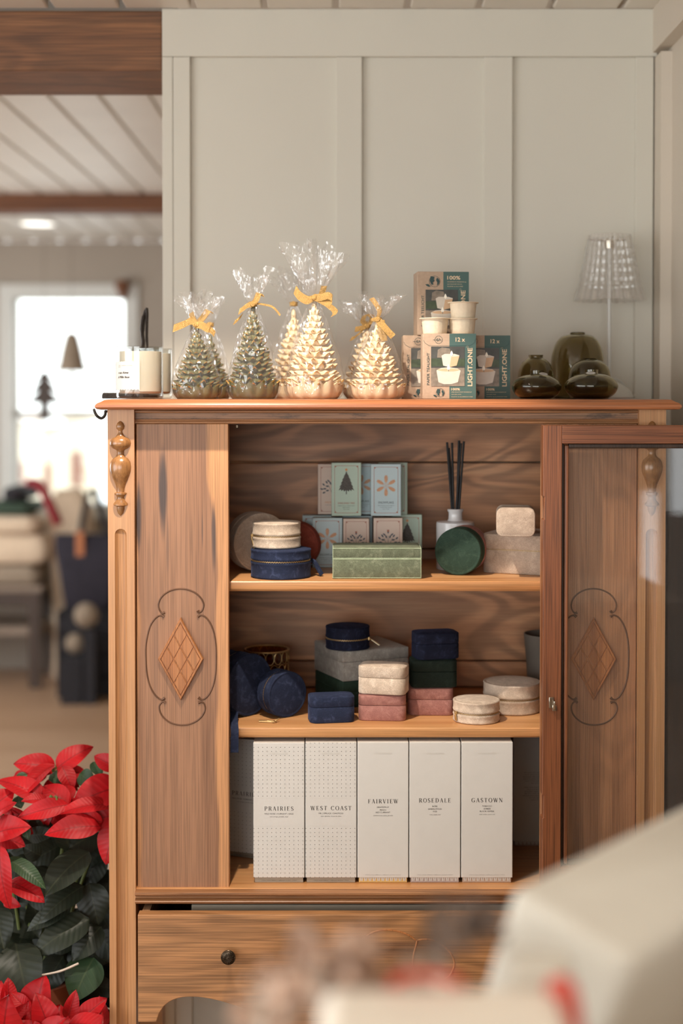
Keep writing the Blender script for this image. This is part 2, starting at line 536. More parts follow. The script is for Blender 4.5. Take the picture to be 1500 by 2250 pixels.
M['dry'] = mat('dried_brown_petals', C(192, 160, 138), 0.8, var=0.3, vscale=40)
M['dry2'] = mat('dried_grey_petals', C(122, 104, 92), 0.8, var=0.3, vscale=40)
M['dry3'] = mat('dried_cream_petals', C(216, 200, 184), 0.8, var=0.2, vscale=40)
M['counter'] = mat('pale_counter', C(186, 170, 150), 0.5, var=0.05)
M['darkwood'] = wood('dark_brown_wood', C(46, 32, 24), C(62, 44, 32), C(80, 58, 42), 'Z', rough=0.5)
M['greywood'] = wood('weathered_wood', C(120, 104, 90), C(146, 128, 112), C(166, 148, 130), 'X', rough=0.7)
M['navy_cloth'] = mat('dark_navy_cloth', C(40, 36, 46), 0.9, var=0.2, vscale=20)
M['black_cloth'] = mat('black_cloth', C(36, 34, 38), 0.9, var=0.2, vscale=20)
M['cream_cloth'] = mat('cream_knit', C(214, 192, 166), 0.95, var=0.1, vscale=40, bmp=0.3, bscale=120)
M['taupe_cloth'] = mat('taupe_knit', C(150, 134, 116), 0.95, var=0.12, vscale=40, bmp=0.3, bscale=120)
M['green_cloth'] = mat('forest_green_knit', C(56, 72, 58), 0.95, var=0.15, vscale=40)
M['red_cloth'] = mat('deep_red_knit', C(146, 44, 52), 0.95, var=0.15, vscale=40)
M['tan_leather'] = mat('tan_leather', C(176, 106, 62), 0.5)
M['facade'] = mat('cream_siding', C(214, 200, 178), 0.8, var=0.06)
M['facade2'] = mat('brown_siding', C(140, 104, 90), 0.8, var=0.08)
M['snow'] = mat('snowy_ground', C(226, 230, 234), 0.9, var=0.03)
M['terra'] = mat('terracotta_pot', C(150, 86, 60), 0.8, var=0.1)
M['stem'] = mat('green_stem', C(92, 104, 52), 0.6, var=0.15)
M['lampglow'] = mat('lit_lamp_diffuser', C(255, 250, 240), 0.5, emit=(1, 0.95, 0.86, 1), estr=2.5)


def leafmat(name, col, vein, tr=0.0, rough=0.5):
    m, nt, b = _nt(name)
    v = coords(nt, (1, 1, 1))
    f = noise_tex(nt, v, 22.0, 4)
    r = ramp(nt, [(0.3, tuple(c * 0.7 for c in col[:3]) + (1,)), (0.7, tuple(min(1, c * 1.2) for c in col[:3]) + (1,))])
    nt.links.new(f, r.inputs[0])
    uv = nd(nt, 'ShaderNodeUVMap')
    sx = nd(nt, 'ShaderNodeSeparateXYZ')
    nt.links.new(uv.outputs[0], sx.inputs[0])
    # x = signed distance from the midrib, y = along the leaf: side veins slant forward
    ab = nd(nt, 'ShaderNodeMath', operation='ABSOLUTE')
    nt.links.new(sx.outputs[0], ab.inputs[0])
    ma = nd(nt, 'ShaderNodeMath', operation='MULTIPLY_ADD')
    nt.links.new(ab.outputs[0], ma.inputs[0])
    ma.inputs[1].default_value = -0.35
    nt.links.new(sx.outputs[1], ma.inputs[2])
    mu = nd(nt, 'ShaderNodeMath', operation='MULTIPLY')
    nt.links.new(ma.outputs[0], mu.inputs[0])
    mu.inputs[1].default_value = 34.0
    si = nd(nt, 'ShaderNodeMath', operation='SINE')
    nt.links.new(mu.outputs[0], si.inputs[0])
    k = maprange(nt, si.outputs[0], 0.86, 1.0, 0.0, 0.28)
    k2 = maprange(nt, ab.outputs[0], 0.03, 0.055, 0.7, 0.0)
    mx = nd(nt, 'ShaderNodeMath', operation='MAXIMUM')
    nt.links.new(k, mx.inputs[0])
    nt.links.new(k2, mx.inputs[1])
    cc = mixc(nt, mx.outputs[0], r.outputs[0], vein)
    nt.links.new(cc, b.inputs['Base Color'])
    b.inputs['Roughness'].default_value = rough
    b.inputs['Specular IOR Level'].default_value = 0.35
    bump(nt, b, si.outputs[0], 0.10, 0.0012)
    if tr:
        out = nt.nodes['Material Output']
        tl = nd(nt, 'ShaderNodeBsdfTranslucent')
        nt.links.new(cc, tl.inputs[0])
        mxs = nd(nt, 'ShaderNodeMixShader')
        mxs.inputs[0].default_value = tr
        nt.links.new(b.outputs[0], mxs.inputs[1])
        nt.links.new(tl.outputs[0], mxs.inputs[2])
        nt.links.new(mxs.outputs[0], out.inputs['Surface'])
    return m


M['bract'] = leafmat('red_bract', C(180, 13, 23), C(120, 6, 14), 0.10, 0.5)
M['leaf'] = leafmat('dark_green_leaf', C(38, 45, 34), C(58, 62, 46), 0.05, 0.42)
M['leaf2'] = leafmat('fresh_green_leaf', C(60, 86, 58), C(88, 106, 74), 0.12, 0.42)


# ------------------------------------------------------------------ mesh building
class MB:
    """collects geometry for ONE mesh object"""

    def __init__(self):
        self.v, self.f, self.m, self.s, self.uv = [], [], [], [], {}

    def add(self, vs, fs, m=0, smooth=False, T=None, uvs=None):
        o = len(self.v)
        if T is not None:
            vs = [T @ Vector(q) for q in vs]
        self.v += [tuple(q) for q in vs]
        if uvs:
            for i, q in enumerate(uvs):
                self.uv[o + i] = q
        for i, f in enumerate(fs):
            self.f.append([o + k for k in f])
            self.m.append(m[i] if isinstance(m, (list, tuple)) else m)
            self.s.append(smooth)
        return self

    def box(self, x0, x1, y0, y1, z0, z1, m=0, T=None):
        vs = [(x, y, z) for z in (z0, z1) for y in (y0, y1) for x in (x0, x1)]
        fs = [(0, 2, 3, 1), (4, 5, 7, 6), (0, 1, 5, 4), (2, 6, 7, 3), (0, 4, 6, 2), (1, 3, 7, 5)]
        return self.add(vs, fs, m, False, T)

    def rings(self, rings, m=0, smooth=True, cap0=True, cap1=True, T=None, closed=True, mfun=None):
        n = len(rings[0])
        vs = [q for r in rings for q in r]
        fs, ms = [], []
        for i in range(len(rings) - 1):
            for j in range(n if closed else n - 1):
                k = (j + 1) % n
                fs.append((i * n + j, i * n + k, (i + 1) * n + k, (i + 1) * n + j))
                ms.append(mfun(i, j) if mfun else m)
        if cap0:
            fs.append(tuple(range(n - 1, -1, -1)))
            ms.append(m)
        if cap1:
            fs.append(tuple((len(rings) - 1) * n + j for j in range(n)))
            ms.append(m)
        return self.add(vs, fs, ms, smooth, T)

    def lathe(self, prof, seg=40, m=0, cap0=True, cap1=True, T=None, smooth=True, rf=None):
        rs = []
        for k, (r, z) in enumerate(prof):
            ring = []
            for j in range(seg):
                a = 2 * pi * j / seg
                rr = max(r, 1e-5) * (rf(a, k) if rf else 1)
                ring.append((rr * cos(a), rr * sin(a), z))
            rs.append(ring)
        return self.rings(rs, m, smooth, cap0, cap1, T)

    def tube(self, pts, r, seg=8, m=0, caps=True, flat=1.0, T=None, closed=False):
        pts = [Vector(q) for q in pts]
        n = len(pts)
        rs = []
        up = None
        for i, q in enumerate(pts):
            if closed:
                t = pts[(i + 1) % n] - pts[i - 1]
            else:
                t = pts[min(i + 1, n - 1)] - pts[max(i - 1, 0)]
            t.normalize()
            if up is None:
                up = Vector((0, 0, 1)) if abs(t.z) < 0.9 else Vector((0, 1, 0))
            a = t.cross(up)
            if a.length < 1e-6:
                a = t.orthogonal()
            a.normalize()
            b = a.cross(t).normalized()
            up = b
            rr = r[i] if isinstance(r, (list, tuple)) else r
            rs.append([q + a * (cos(2 * pi * j / seg) * rr) + b * (sin(2 * pi * j / seg) * rr * flat) for j in range(seg)])
        if closed:
            rs.append(rs[0])
            return self.rings(rs, m, True, False, False, T)
        return self.rings(rs, m, True, caps, caps, T)

    def prism(self, pts, y0, y1, m=0, T=None, smooth=False):
        """outline in x,z pushed from y0 to y1"""
        n = len(pts)
        vs = [(x, y0, z) for x, z in pts] + [(x, y1, z) for x, z in pts]
        fs = [tuple(range(n)), tuple(range(2 * n - 1, n - 1, -1))]
        for j in range(n):
            k = (j + 1) % n
            fs.append((j, n + j, n + k, k))
        return self.add(vs, fs, m, smooth, T)

    def flat(self, pts, y, m=0, T=None):
        """a printed patch in the x,z plane facing -y"""
        return self.add([(x, y, z) for x, z in pts], [tuple(range(len(pts)))], m, False, T)

    def rect(self, x0, x1, z0, z1, y, m=0, T=None):
        return self.flat([(x0, z0), (x1, z0), (x1, z1), (x0, z1)], y, m, T)

    def strip(self, pts, wv, m=0, T=None, thick=0.0004):
        """a ribbon along pts, half width vector(s) wv"""
        n = len(pts)
        vs, fs = [], []
        for i, q in enumerate(pts):
            q = Vector(q)
            h = Vector(wv[i] if isinstance(wv, list) else wv)
            t = (Vector(pts[min(i + 1, n - 1)]) - Vector(pts[max(i - 1, 0)]))
            nn = t.cross(h)
            nn = nn.normalized() * thick if nn.length > 1e-9 else Vector((0, 0, thick))
            vs += [q - h - nn, q + h - nn, q + h + nn, q - h + nn]
        for i in range(n - 1):
            for j in range(4):
                k = (j + 1) % 4
                fs.append((i * 4 + j, i * 4 + k, i * 4 + 4 + k, i * 4 + 4 + j))
        fs += [(3, 2, 1, 0), tuple(4 * (n - 1) + j for j in range(4))]
        return self.add(vs, fs, m, True, T)

    def build(self, name, mats, parent=None, world=False, bevel=0.0, seg=2, sharp=38, label=None):
        me = bpy.data.meshes.new(name)
        vs = self.v
        if world and parent is not None:
            o = wloc(parent)
            vs = [(x - o.x, y - o.y, z - o.z) for x, y, z in vs]
        me.from_pydata(vs, [], self.f)
        for k in (mats if isinstance(mats, (list, tuple)) else [mats]):
            me.materials.append(M[k] if isinstance(k, str) else k)
        me.polygons.foreach_set('material_index', self.m)
        me.polygons.foreach_set('use_smooth', self.s)
        if self.uv:
            uvl = me.uv_layers.new(name='UVMap')
            for lp in me.loops:
                uvl.data[lp.index].uv = self.uv.get(lp.vertex_index, (0, 0))
        me.update()
        if any(self.s):
            me.set_sharp_from_angle(angle=radians(sharp))
        ob = bpy.data.objects.new(name, me)
        sc.collection.objects.link(ob)
        if parent is not None:
            ob.parent = parent
        if bevel:
            b = ob.modifiers.new('bevel', 'BEVEL')
            b.width = bevel
            b.segments = seg
            b.limit_method = 'ANGLE'
            b.angle_limit = radians(40)
            b.harden_normals = False
        if label:
            ob['label'] = label
        return ob


def wloc(o):
    v = Vector((0, 0, 0))
    while o is not None:
        v += o.location
        o = o.parent
    return v


def tag(o, label, cat, group=None, kind=None):
    o['label'] = label
    o['category'] = cat
    if group:
        o['group'] = group
    if kind:
        o['kind'] = kind
    return o


def thing(name, label, cat, loc=(0, 0, 0), rot=(0, 0, 0), group=None):
    o = bpy.data.objects.new(name, None)
    o.empty_display_size = 0.02
    sc.collection.objects.link(o)
    o.location = loc
    o.rotation_euler = rot if isinstance(rot, tuple) else (0, 0, rot)
    return tag(o, label, cat, group)


def structure(name, mb, mats, bevel=0.0):
    o = mb.build(name, mats, bevel=bevel)
    o['kind'] = 'structure'
    return o


def copy_tree(o, parent=None):
    c = o.copy()
    sc.collection.objects.link(c)
    c.parent = parent
    for ch in list(o.children):
        copy_tree(ch, c)
    return c


def rrect(wd, dp, r, n=6):
    """rounded rectangle outline, centred, counter-clockwise"""
    r = min(r, wd / 2 - 1e-5, dp / 2 - 1e-5)
    pts = []
    for cx, cy, a0 in ((wd / 2 - r, -dp / 2 + r, -pi / 2), (wd / 2 - r, dp / 2 - r, 0), (-wd / 2 + r, dp / 2 - r, pi / 2), (-wd / 2 + r, -dp / 2 + r, pi)):
        for i in range(n + 1):
            a = a0 + (pi / 2) * i / n
            pts.append((cx + r * cos(a), cy + r * sin(a)))
    return pts


def rstack(mb, wd, dp, r, levels, m=0, T=None):
    """loft of rounded rectangles; levels = [(inset, z)]"""
    rs = []
    for ins, z in levels:
        rs.append([(x, y, z) for x, y in rrect(wd - 2 * ins, dp - 2 * ins, max(r - ins, 0.0004))])
    mb.rings(rs, m, True, True, True, T)
    return mb


def circle(cx, cz, r, n=20, a0=0.0, a1=2 * pi, rz=None):
    rz = rz or r
    return [(cx + r * cos(a0 + (a1 - a0) * i / n), cz + rz * sin(a0 + (a1 - a0) * i / n)) for i in range(n if abs(a1 - a0 - 2 * pi) < 1e-6 else n + 1)]


def thickline(mb, pts, wd, y, m=0, T=None):
    """printed line: a flat band along 2-D points, width or (width list)"""
    n = len(pts)
    L, R = [], []
    for i in range(n):
        a = Vector(pts[max(i - 1, 0)])
        b = Vector(pts[min(i + 1, n - 1)])
        t = (b - a)
        t = t.normalized() if t.length > 1e-12 else Vector((1, 0))
        nn = Vector((-t.y, t.x))
        h = (wd[i] if isinstance(wd, list) else wd) / 2
        L.append(Vector(pts[i]) + nn * h)
        R.append(Vector(pts[i]) - nn * h)
    vs = [(q.x, y, q.y) for q in R] + [(q.x, y, q.y) for q in L]
    fs = [(i, i + 1, n + i + 1, n + i) for i in range(n - 1)]
    mb.add(vs, fs, m, False, T)


_tc = {}


def text_geo(s):
    if s not in _tc:
        cu = bpy.data.curves.new('lettering', 'FONT')
        cu.body = s
        cu.size = 1.0
        cu.align_x = 'CENTER'
        cu.resolution_u = 3
        ob = bpy.data.objects.new('lettering', cu)
        sc.collection.objects.link(ob)
        dg = bpy.context.evaluated_depsgraph_get()
        me = bpy.data.meshes.new_from_object(ob.evaluated_get(dg))
        vs = [(q.co.x, q.co.y) for q in me.vertices]
        fs = [tuple(p.vertices) for p in me.polygons]
        xs = [q[0] for q in vs] or [0]
        _tc[s] = (vs, fs, min(xs), max(xs))
        bpy.data.objects.remove(ob)
        bpy.data.curves.remove(cu)
        bpy.data.meshes.remove(me)
    return _tc[s]


def text(mb, s, cx, z, width, y, m=0, height=None, rot=0.0, shear=0.0, bold=0.0, T=None):
    """sans lettering centred at (cx, z baseline), fitted to a width"""
    vs, fs, lo, hi = text_geo(s)
    k = width / (hi - lo)
    kz = height / 0.70 if height else k
    ox = (lo + hi) / 2

    def put(dx, dz, dy=0.0):
        q = []
        for x, zz in vs:
            a = (x - ox) * k + zz * kz * shear + dx
            b = zz * kz + dz
            q.append((cx + a * cos(rot) - b * sin(rot), y - dy, z + a * sin(rot) + b * cos(rot)))
        mb.add(q, fs, m, False, T)
    put(0, 0)
    if bold:
        put(bold, 0, 3e-5)
        put(0, bold, 6e-5)
        put(bold, bold, 9e-5)


# high-contrast serif capitals drawn as strokes (unit cap height)
TK, TN = 0.15, 0.05


def _ln(x0, z0, x1, z1, wd):
    return ([(x0, z0), (x1, z1)], wd)


def _arc(cx, cz, rx, rz, a0, a1, n=14):
    ps, ws = [], []
    for i in range(n + 1):
        a = radians(a0 + (a1 - a0) * i / n)
        ps.append((cx + rx * cos(a), cz + rz * sin(a)))
        ws.append(TN + (TK - TN) * abs(cos(a)) ** 1.5)
    return (ps, ws)


def _sf(x, z, h=0.13):
    z += 0.02 if z < 0.5 else -0.02
    return ([(x - h, z), (x + h, z)], 0.04)


GL = {
    'A': (0.86, [_ln(0.10, 0, 0.42, 1, TN), _ln(0.42, 1, 0.74, 0, TK), _ln(0.2, 0.34, 0.62, 0.34, 0.04), _sf(0.10, 0, .1), _sf(0.74, 0)]),
    'C': (0.86, [_arc(0.46, 0.5, 0.38, 0.48, 48, 312, 20), _ln(0.74, 0.98, 0.74, 0.68, 0.04), _ln(0.74, 0.02, 0.74, 0.24, 0.03)]),
    'D': (0.92, [_ln(0.2, 0, 0.2, 1, TK), _sf(0.2, 0), _sf(0.2, 1), _ln(0.2, 0.98, 0.42, 0.98, 0.04), _ln(0.2, 0.02, 0.42, 0.02, 0.04), _arc(0.42, 0.5, 0.38, 0.48, -90, 90)]),
    'E': (0.78, [_ln(0.2, 0, 0.2, 1, TK), _sf(0.16, 0, .1), _sf(0.16, 1, .1), _ln(0.2, 0.98, 0.64, 0.98, 0.04), _ln(0.2, 0.5, 0.5, 0.5, 0.04), _ln(0.2, 0.02, 0.66, 0.02, 0.04), _ln(0.64, 1, 0.64, 0.76, 0.04), _ln(0.66, 0, 0.66, 0.26, 0.04), _ln(0.5, 0.4, 0.5, 0.6, 0.04)]),
    'F': (0.74, [_ln(0.2, 0, 0.2, 1, TK), _sf(0.2, 0), _sf(0.16, 1, .1), _ln(0.2, 0.98, 0.64, 0.98, 0.04), _ln(0.2, 0.5, 0.5, 0.5, 0.04), _ln(0.64, 1, 0.64, 0.76, 0.04), _ln(0.5, 0.4, 0.5, 0.6, 0.04)]),
    'G': (0.92, [_arc(0.46, 0.5, 0.38, 0.48, 48, 318, 20), _ln(0.74, 0.98, 0.74, 0.7, 0.04), _ln(0.74, 0.42, 0.74, 0.05, TK), ([(0.6, 0.42), (0.88, 0.42)], 0.04)]),
    'I': (0.42, [_ln(0.2, 0, 0.2, 1, TK), _sf(0.2, 0), _sf(0.2, 1)]),
    'L': (0.74, [_ln(0.2, 0, 0.2, 1, TK), _sf(0.16, 0, .1), _sf(0.2, 1), _ln(0.2, 0.02, 0.66, 0.02, 0.04), _ln(0.66, 0, 0.66, 0.3, 0.04)]),
    'N': (0.94, [_ln(0.16, 0, 0.16, 1, TN), _ln(0.16, 1, 0.76, 0, TK), _ln(0.76, 0, 0.76, 1, TN), _sf(0.16, 0, .1), _sf(0.1, 1, .08), _sf(0.76, 1, .1)]),
    'O': (0.94, [_arc(0.47, 0.5, 0.39, 0.48, 0, 360, 28)]),
    'P': (0.76, [_ln(0.2, 0, 0.2, 1, TK), _sf(0.2, 0), _sf(0.16, 1, .1), _ln(0.2, 0.98, 0.42, 0.98, 0.04), _ln(0.2, 0.46, 0.42, 0.46, 0.04), _arc(0.42, 0.72, 0.25, 0.26, -90, 90)]),
    'R': (0.86, [_ln(0.2, 0, 0.2, 1, TK), _sf(0.2, 0), _sf(0.16, 1, .1), _ln(0.2, 0.98, 0.42, 0.98, 0.04), _ln(0.2, 0.48, 0.42, 0.48, 0.04), _arc(0.42, 0.73, 0.24, 0.25, -90, 90), _ln(0.44, 0.48, 0.74, 0.02, TK), _sf(0.78, 0, .08)]),
    'S': (0.66, [_arc(0.33, 0.74, 0.22, 0.24, 30, 230, 12), _ln(0.2, 0.57, 0.46, 0.42, TK), _arc(0.33, 0.25, 0.24, 0.23, 45, -150, 12), _ln(0.52, 0.98, 0.52, 0.74, 0.04), _ln(0.1, 0.02, 0.1, 0.28, 0.04)]),
    'T': (0.82, [_ln(0.4, 0, 0.4, 1, TK), _sf(0.4, 0), _ln(0.06, 0.98, 0.74, 0.98, 0.04), _ln(0.06, 1, 0.06, 0.74, 0.04), _ln(0.74, 1, 0.74, 0.74, 0.04)]),
    'V': (0.84, [_ln(0.1, 1, 0.42, 0, TK), _ln(0.42, 0, 0.74, 1, TN), _sf(0.1, 1), _sf(0.74, 1, .1)]),
    'W': (1.16, [_ln(0.1, 1, 0.36, 0, TK), _ln(0.36, 0, 0.58, 0.98, TN), _ln(0.54, 1, 0.82, 0, TK), _ln(0.82, 0, 1.06, 1, TN), _sf(0.1, 1), _sf(0.56, 1, .1), _sf(1.06, 1, .09)]),
    ' ': (0.45, []),
}


def serif(mb, s, cx, z, width, height, y, m=0, T=None):
    tot = sum(GL[c][0] for c in s)
    gap = 0.24
    full = tot + gap * (len(s) - 1)
    k = width / full
    x = cx - width / 2
    for c in s:
        wd, st = GL[c]
        for ps, ws in st:
            q = [(x + px * k, z + pz * height) for px, pz in ps]
            thickline(mb, q, [v * height for v in ws] if isinstance(ws, list) else ws * height, y, m, T)
        x += (wd + gap) * k


# ================================================================== the setting
YW = 2.65                                   # face of the white panelled wall
XL = PX(357, YW, 500)                       # its free left end
mb = MB()
zt = PZ(124, YW)
mb.box(XL, 0.72, YW + 0.010, YW + 0.13, 0, CEIL)
mb.box(XL, 0.585, YW, YW + 0.011, zt, CEIL)                       # top rail
for a, b_ in ((357, 380), (380.8, 418), (738, 795), (1062, 1125), (1395, 1434)):
    mb.box(PX(a, YW, 500), PX(b_, YW, 500), YW, YW + 0.011, 0.10, zt - 0.0006)
mb.box(XL, 0.585, YW - 0.004, YW + 0.011, 0, 0.10)
structure('wall_back', mb, 'paint', bevel=0.0012)

mb = MB()
XS = PX(1462, YW, 400)                      # short side wall right of the cabinet
mb.box(XS, XS + 0.12, 2.30, YW + 0.009, 0, CEIL)
mb.box(PX(1440, 2.64, 400), XS, 2.600, YW + 0.009, 0, PZ(118, 2.62))
structure('wall_right_return', mb, 'paint_side')
mb = MB()
mb.box(PX(1434, YW, 60), XS + 0.12, -3.0, YW + 0.009, PZ(116, YW), CEIL)
structure('trim_soffit', mb, 'paint_side')

# ceilings of narrow boards
mb = MB()
pitch = PX(738, YW, 15) - PX(582, YW, 15)
x0 = PX(738, YW, 15)
k0 = int((-2.6 - x0) / pitch) - 1
for k in range(k0, 26):
    a = x0 + k * pitch + 0.0055
    b_ = a + pitch - 0.011
    a, b_ = max(a, -2.62), min(b_, 2.62)
    if b_ > a:
        mb.box(a, b_, -3.0, YW - 0.0015, CEIL, CEIL + 0.02)
mb.box(-2.62, 2.62, -3.0, YW - 0.028, CEIL + 0.012, CEIL + 0.030)
mb.box(-2.62, 2.62, -3.0, YW + 0.13, CEIL + 0.08, CEIL + 0.12)
structure('ceiling', mb, 'ceil', bevel=0.003)

CB = CZ + 0.845                             # the back room's ceiling
mb = MB()
xx = -3.4
while xx < 0.7:
    mb.box(xx + 0.008, min(xx + 0.139, 0.7), 2.80, 7.8, CB, CB + 0.02)
    xx += 0.143
mb.box(-3.4, 0.7, 2.80, 7.8, CB + 0.012, CB + 0.10)
structure('ceiling_back_room', mb, 'ceil', bevel=0.003)

mb = MB()
mb.box(-3.5, 2.7, -3.1, 8.0, -0.12, 0)
structure('floor', mb, 'floorwood')

mb = MB()                                   # wooden beam over the opening
zb = PZ(155, YW + 0.01)
mb.box(-2.62, XL - 0.001, YW + 0.01, YW + 0.23, zb, CEIL - 0.001)
structure('trim_1', mb, 'beam', bevel=0.003)
mb = MB()
mb.box(-3.4, 0.7, 5.95, 6.13, CZ + 0.775, CB - 0.001)
structure('trim_2', mb, 'beam2', bevel=0.004)
mb = MB()                                   # wall over the beam between the two rooms
mb.box(-3.4, XL - 0.001, YW + 0.23, YW + 0.27, zb + 0.03, CB + 0.1)
structure('wall_over_opening', mb, 'paint_back')

YB = 7.8                                    # far wall of the back room with its window


def bx(px):
    return PX(px, YB, 900)


wz0, wz1 = PZ(1108, YB), PZ(655, YB)
wx0, wx1 = bx(30), bx(274)
mb = MB()
mb.box(-3.4, wx0, YB, YB + 0.14, 0, CB)
mb.box(wx1, 0.7, YB, YB + 0.14, 0, CB)
mb.box(wx0, wx1, YB, YB + 0.14, wz1, CB)
mb.box(wx0, wx1, YB, YB + 0.14, 0, wz0)
structure('wall_far', mb, 'paint_back')
mb = MB()
fw = 0.075
mb.box(wx0 - fw, wx0, YB - 0.02, YB + 0.02, wz0 - fw, wz1 + fw)
mb.box(wx1, wx1 + fw, YB - 0.02, YB + 0.02, wz0 - fw, wz1 + fw)
mb.box(wx0, wx1, YB - 0.02, YB + 0.02, wz1, wz1 + fw)
mb.box(wx0, wx1, YB - 0.05, YB + 0.02, wz0 - fw, wz0)
win = structure('window_1', mb, 'lampwhite')
mb = MB()
mb.box(wx0, wx1, YB + 0.06, YB + 0.066, wz0, wz1)
mb.build('pane', 'thinglass', win)
mb = MB()
zm = PZ(910, YB)
mb.box(wx0, wx1, YB + 0.045, YB + 0.06, zm - 0.02, zm + 0.02)
mb.build('glazing_bar', 'lampwhite', win)

mb = MB()
for y0, y1, z0, z1 in ((-3.0, -1.8, 0, CEIL), (1.4, 2.95, 0, CEIL + 0.2), (-1.8, 1.4, 0, 0.58), (-1.8, 1.4, 2.12, CEIL)):
    mb.box(-2.74, -2.62, y0, y1, z0, z1)
structure('wall_left', mb, 'paint')
mb = MB()
mb.box(-2.62, -2.22, -3.12, -3.0, 0, CEIL)
mb.box(0.42, 1.57, -3.12, -3.0, 0, CEIL)
mb.box(1.84, 2.62, -3.12, -3.0, 0, CEIL)
mb.box(1.68, 1.72, -3.12, -3.0, 0, CEIL)
mb.box(1.72, 1.84, -3.12, -3.0, 0, 0.88)
mb.box(1.55, 1.68, -3.12, -3.0, 1.00, CEIL)
mb.box(-2.22, 0.42, -3.12, -3.0, 0, 0.58)
mb.box(-2.22, 0.42, -3.12, -3.0, 2.12, CEIL)
mb.box(1.55, 1.68, -3.12, -3.0, 0, 0.30)
mb.box(1.72, 1.84, -3.12, -3.0, 1.25, CEIL)
structure('wall_front', mb, 'paint_back')
mb = MB()
mb.box(2.62, 2.74, -3.0, YW + 0.14, 0, CEIL)
mb.box(0.72, 2.62, YW + 0.01, YW + 0.13, 0, CEIL)
structure('wall_right', mb, 'paint_back')
mb = MB()
for y0, y1, z0, z1 in ((2.95, 3.68, 0, CB), (6.72, 7.94, 0, CB), (3.68, 6.72, 0, 0.54), (3.68, 6.72, 2.06, CB)):
    mb.box(-3.54, -3.4, y0, y1, z0, z1)
mb.box(0.7, 0.8, YW + 0.13, 7.94, 0, CB)
structure('wall_back_room_side', mb, 'paint_back')

# outside the far window
mb = MB()
mb.box(-16, 10, YB + 0.2, 40, -0.5, -0.3)
structure('ground_outside', mb, 'snow')


# ================================================================== the cabinet
cab = thing('display_cabinet', 'carved light wooden display cabinet with its glass door folded open to the right', 'cabinet', (0, YF, 0))
LX0, LX1 = PX(236, YF, 905), PX(294.5, YF, 905)
RX0, RX1 = PX(1404, YF, 905), PX(1463, YF, 905)
OX0, OX1 = PX(501, YF, 1300), PX(1192, YF, 1300)
ZT = PZ(877, 2.205)                         # cabinet top
ZTU = PZ(900.5, 2.205)
YBK = 2.575                                 # face of the interior back
YSF = YF + 0.034                            # front edge of the shelves
ZS1, ZS2, ZS3 = PZ(1276.5, YSF), PZ(1598.5, YSF), PZ(1952, YF + 0.004)

# top board with a moulded edge
mb = MB()
tx0, tx1 = PX(208, 2.205, 890), PX(1497, 2.205, 890)
ty0, ty1 = 2.203, 2.625
th = ZT - ZTU
prof = [(0.010, ZTU), (0.003, ZTU + 0.001), (0.0, ZTU + 0.004), (0.0005, ZTU + 0.0075), (0.004, ZTU + 0.0105), (0.009, ZTU + 0.0125), (0.014, ZTU + 0.0155), (0.019, ZT - 0.0004), (0.024, ZT)]
rs = []
for ins, z in prof:
    x0, x1, y0, y1 = tx0 + ins, tx1 - ins, ty0 + ins * 0.6, ty1
    rs.append([(x0, y0, z), (x1, y0, z), (x1, y1, z), (x0, y1, z)])
mb.rings(rs, 0, True)
mb.build('top_board', 'top', cab, world=True, sharp=30)

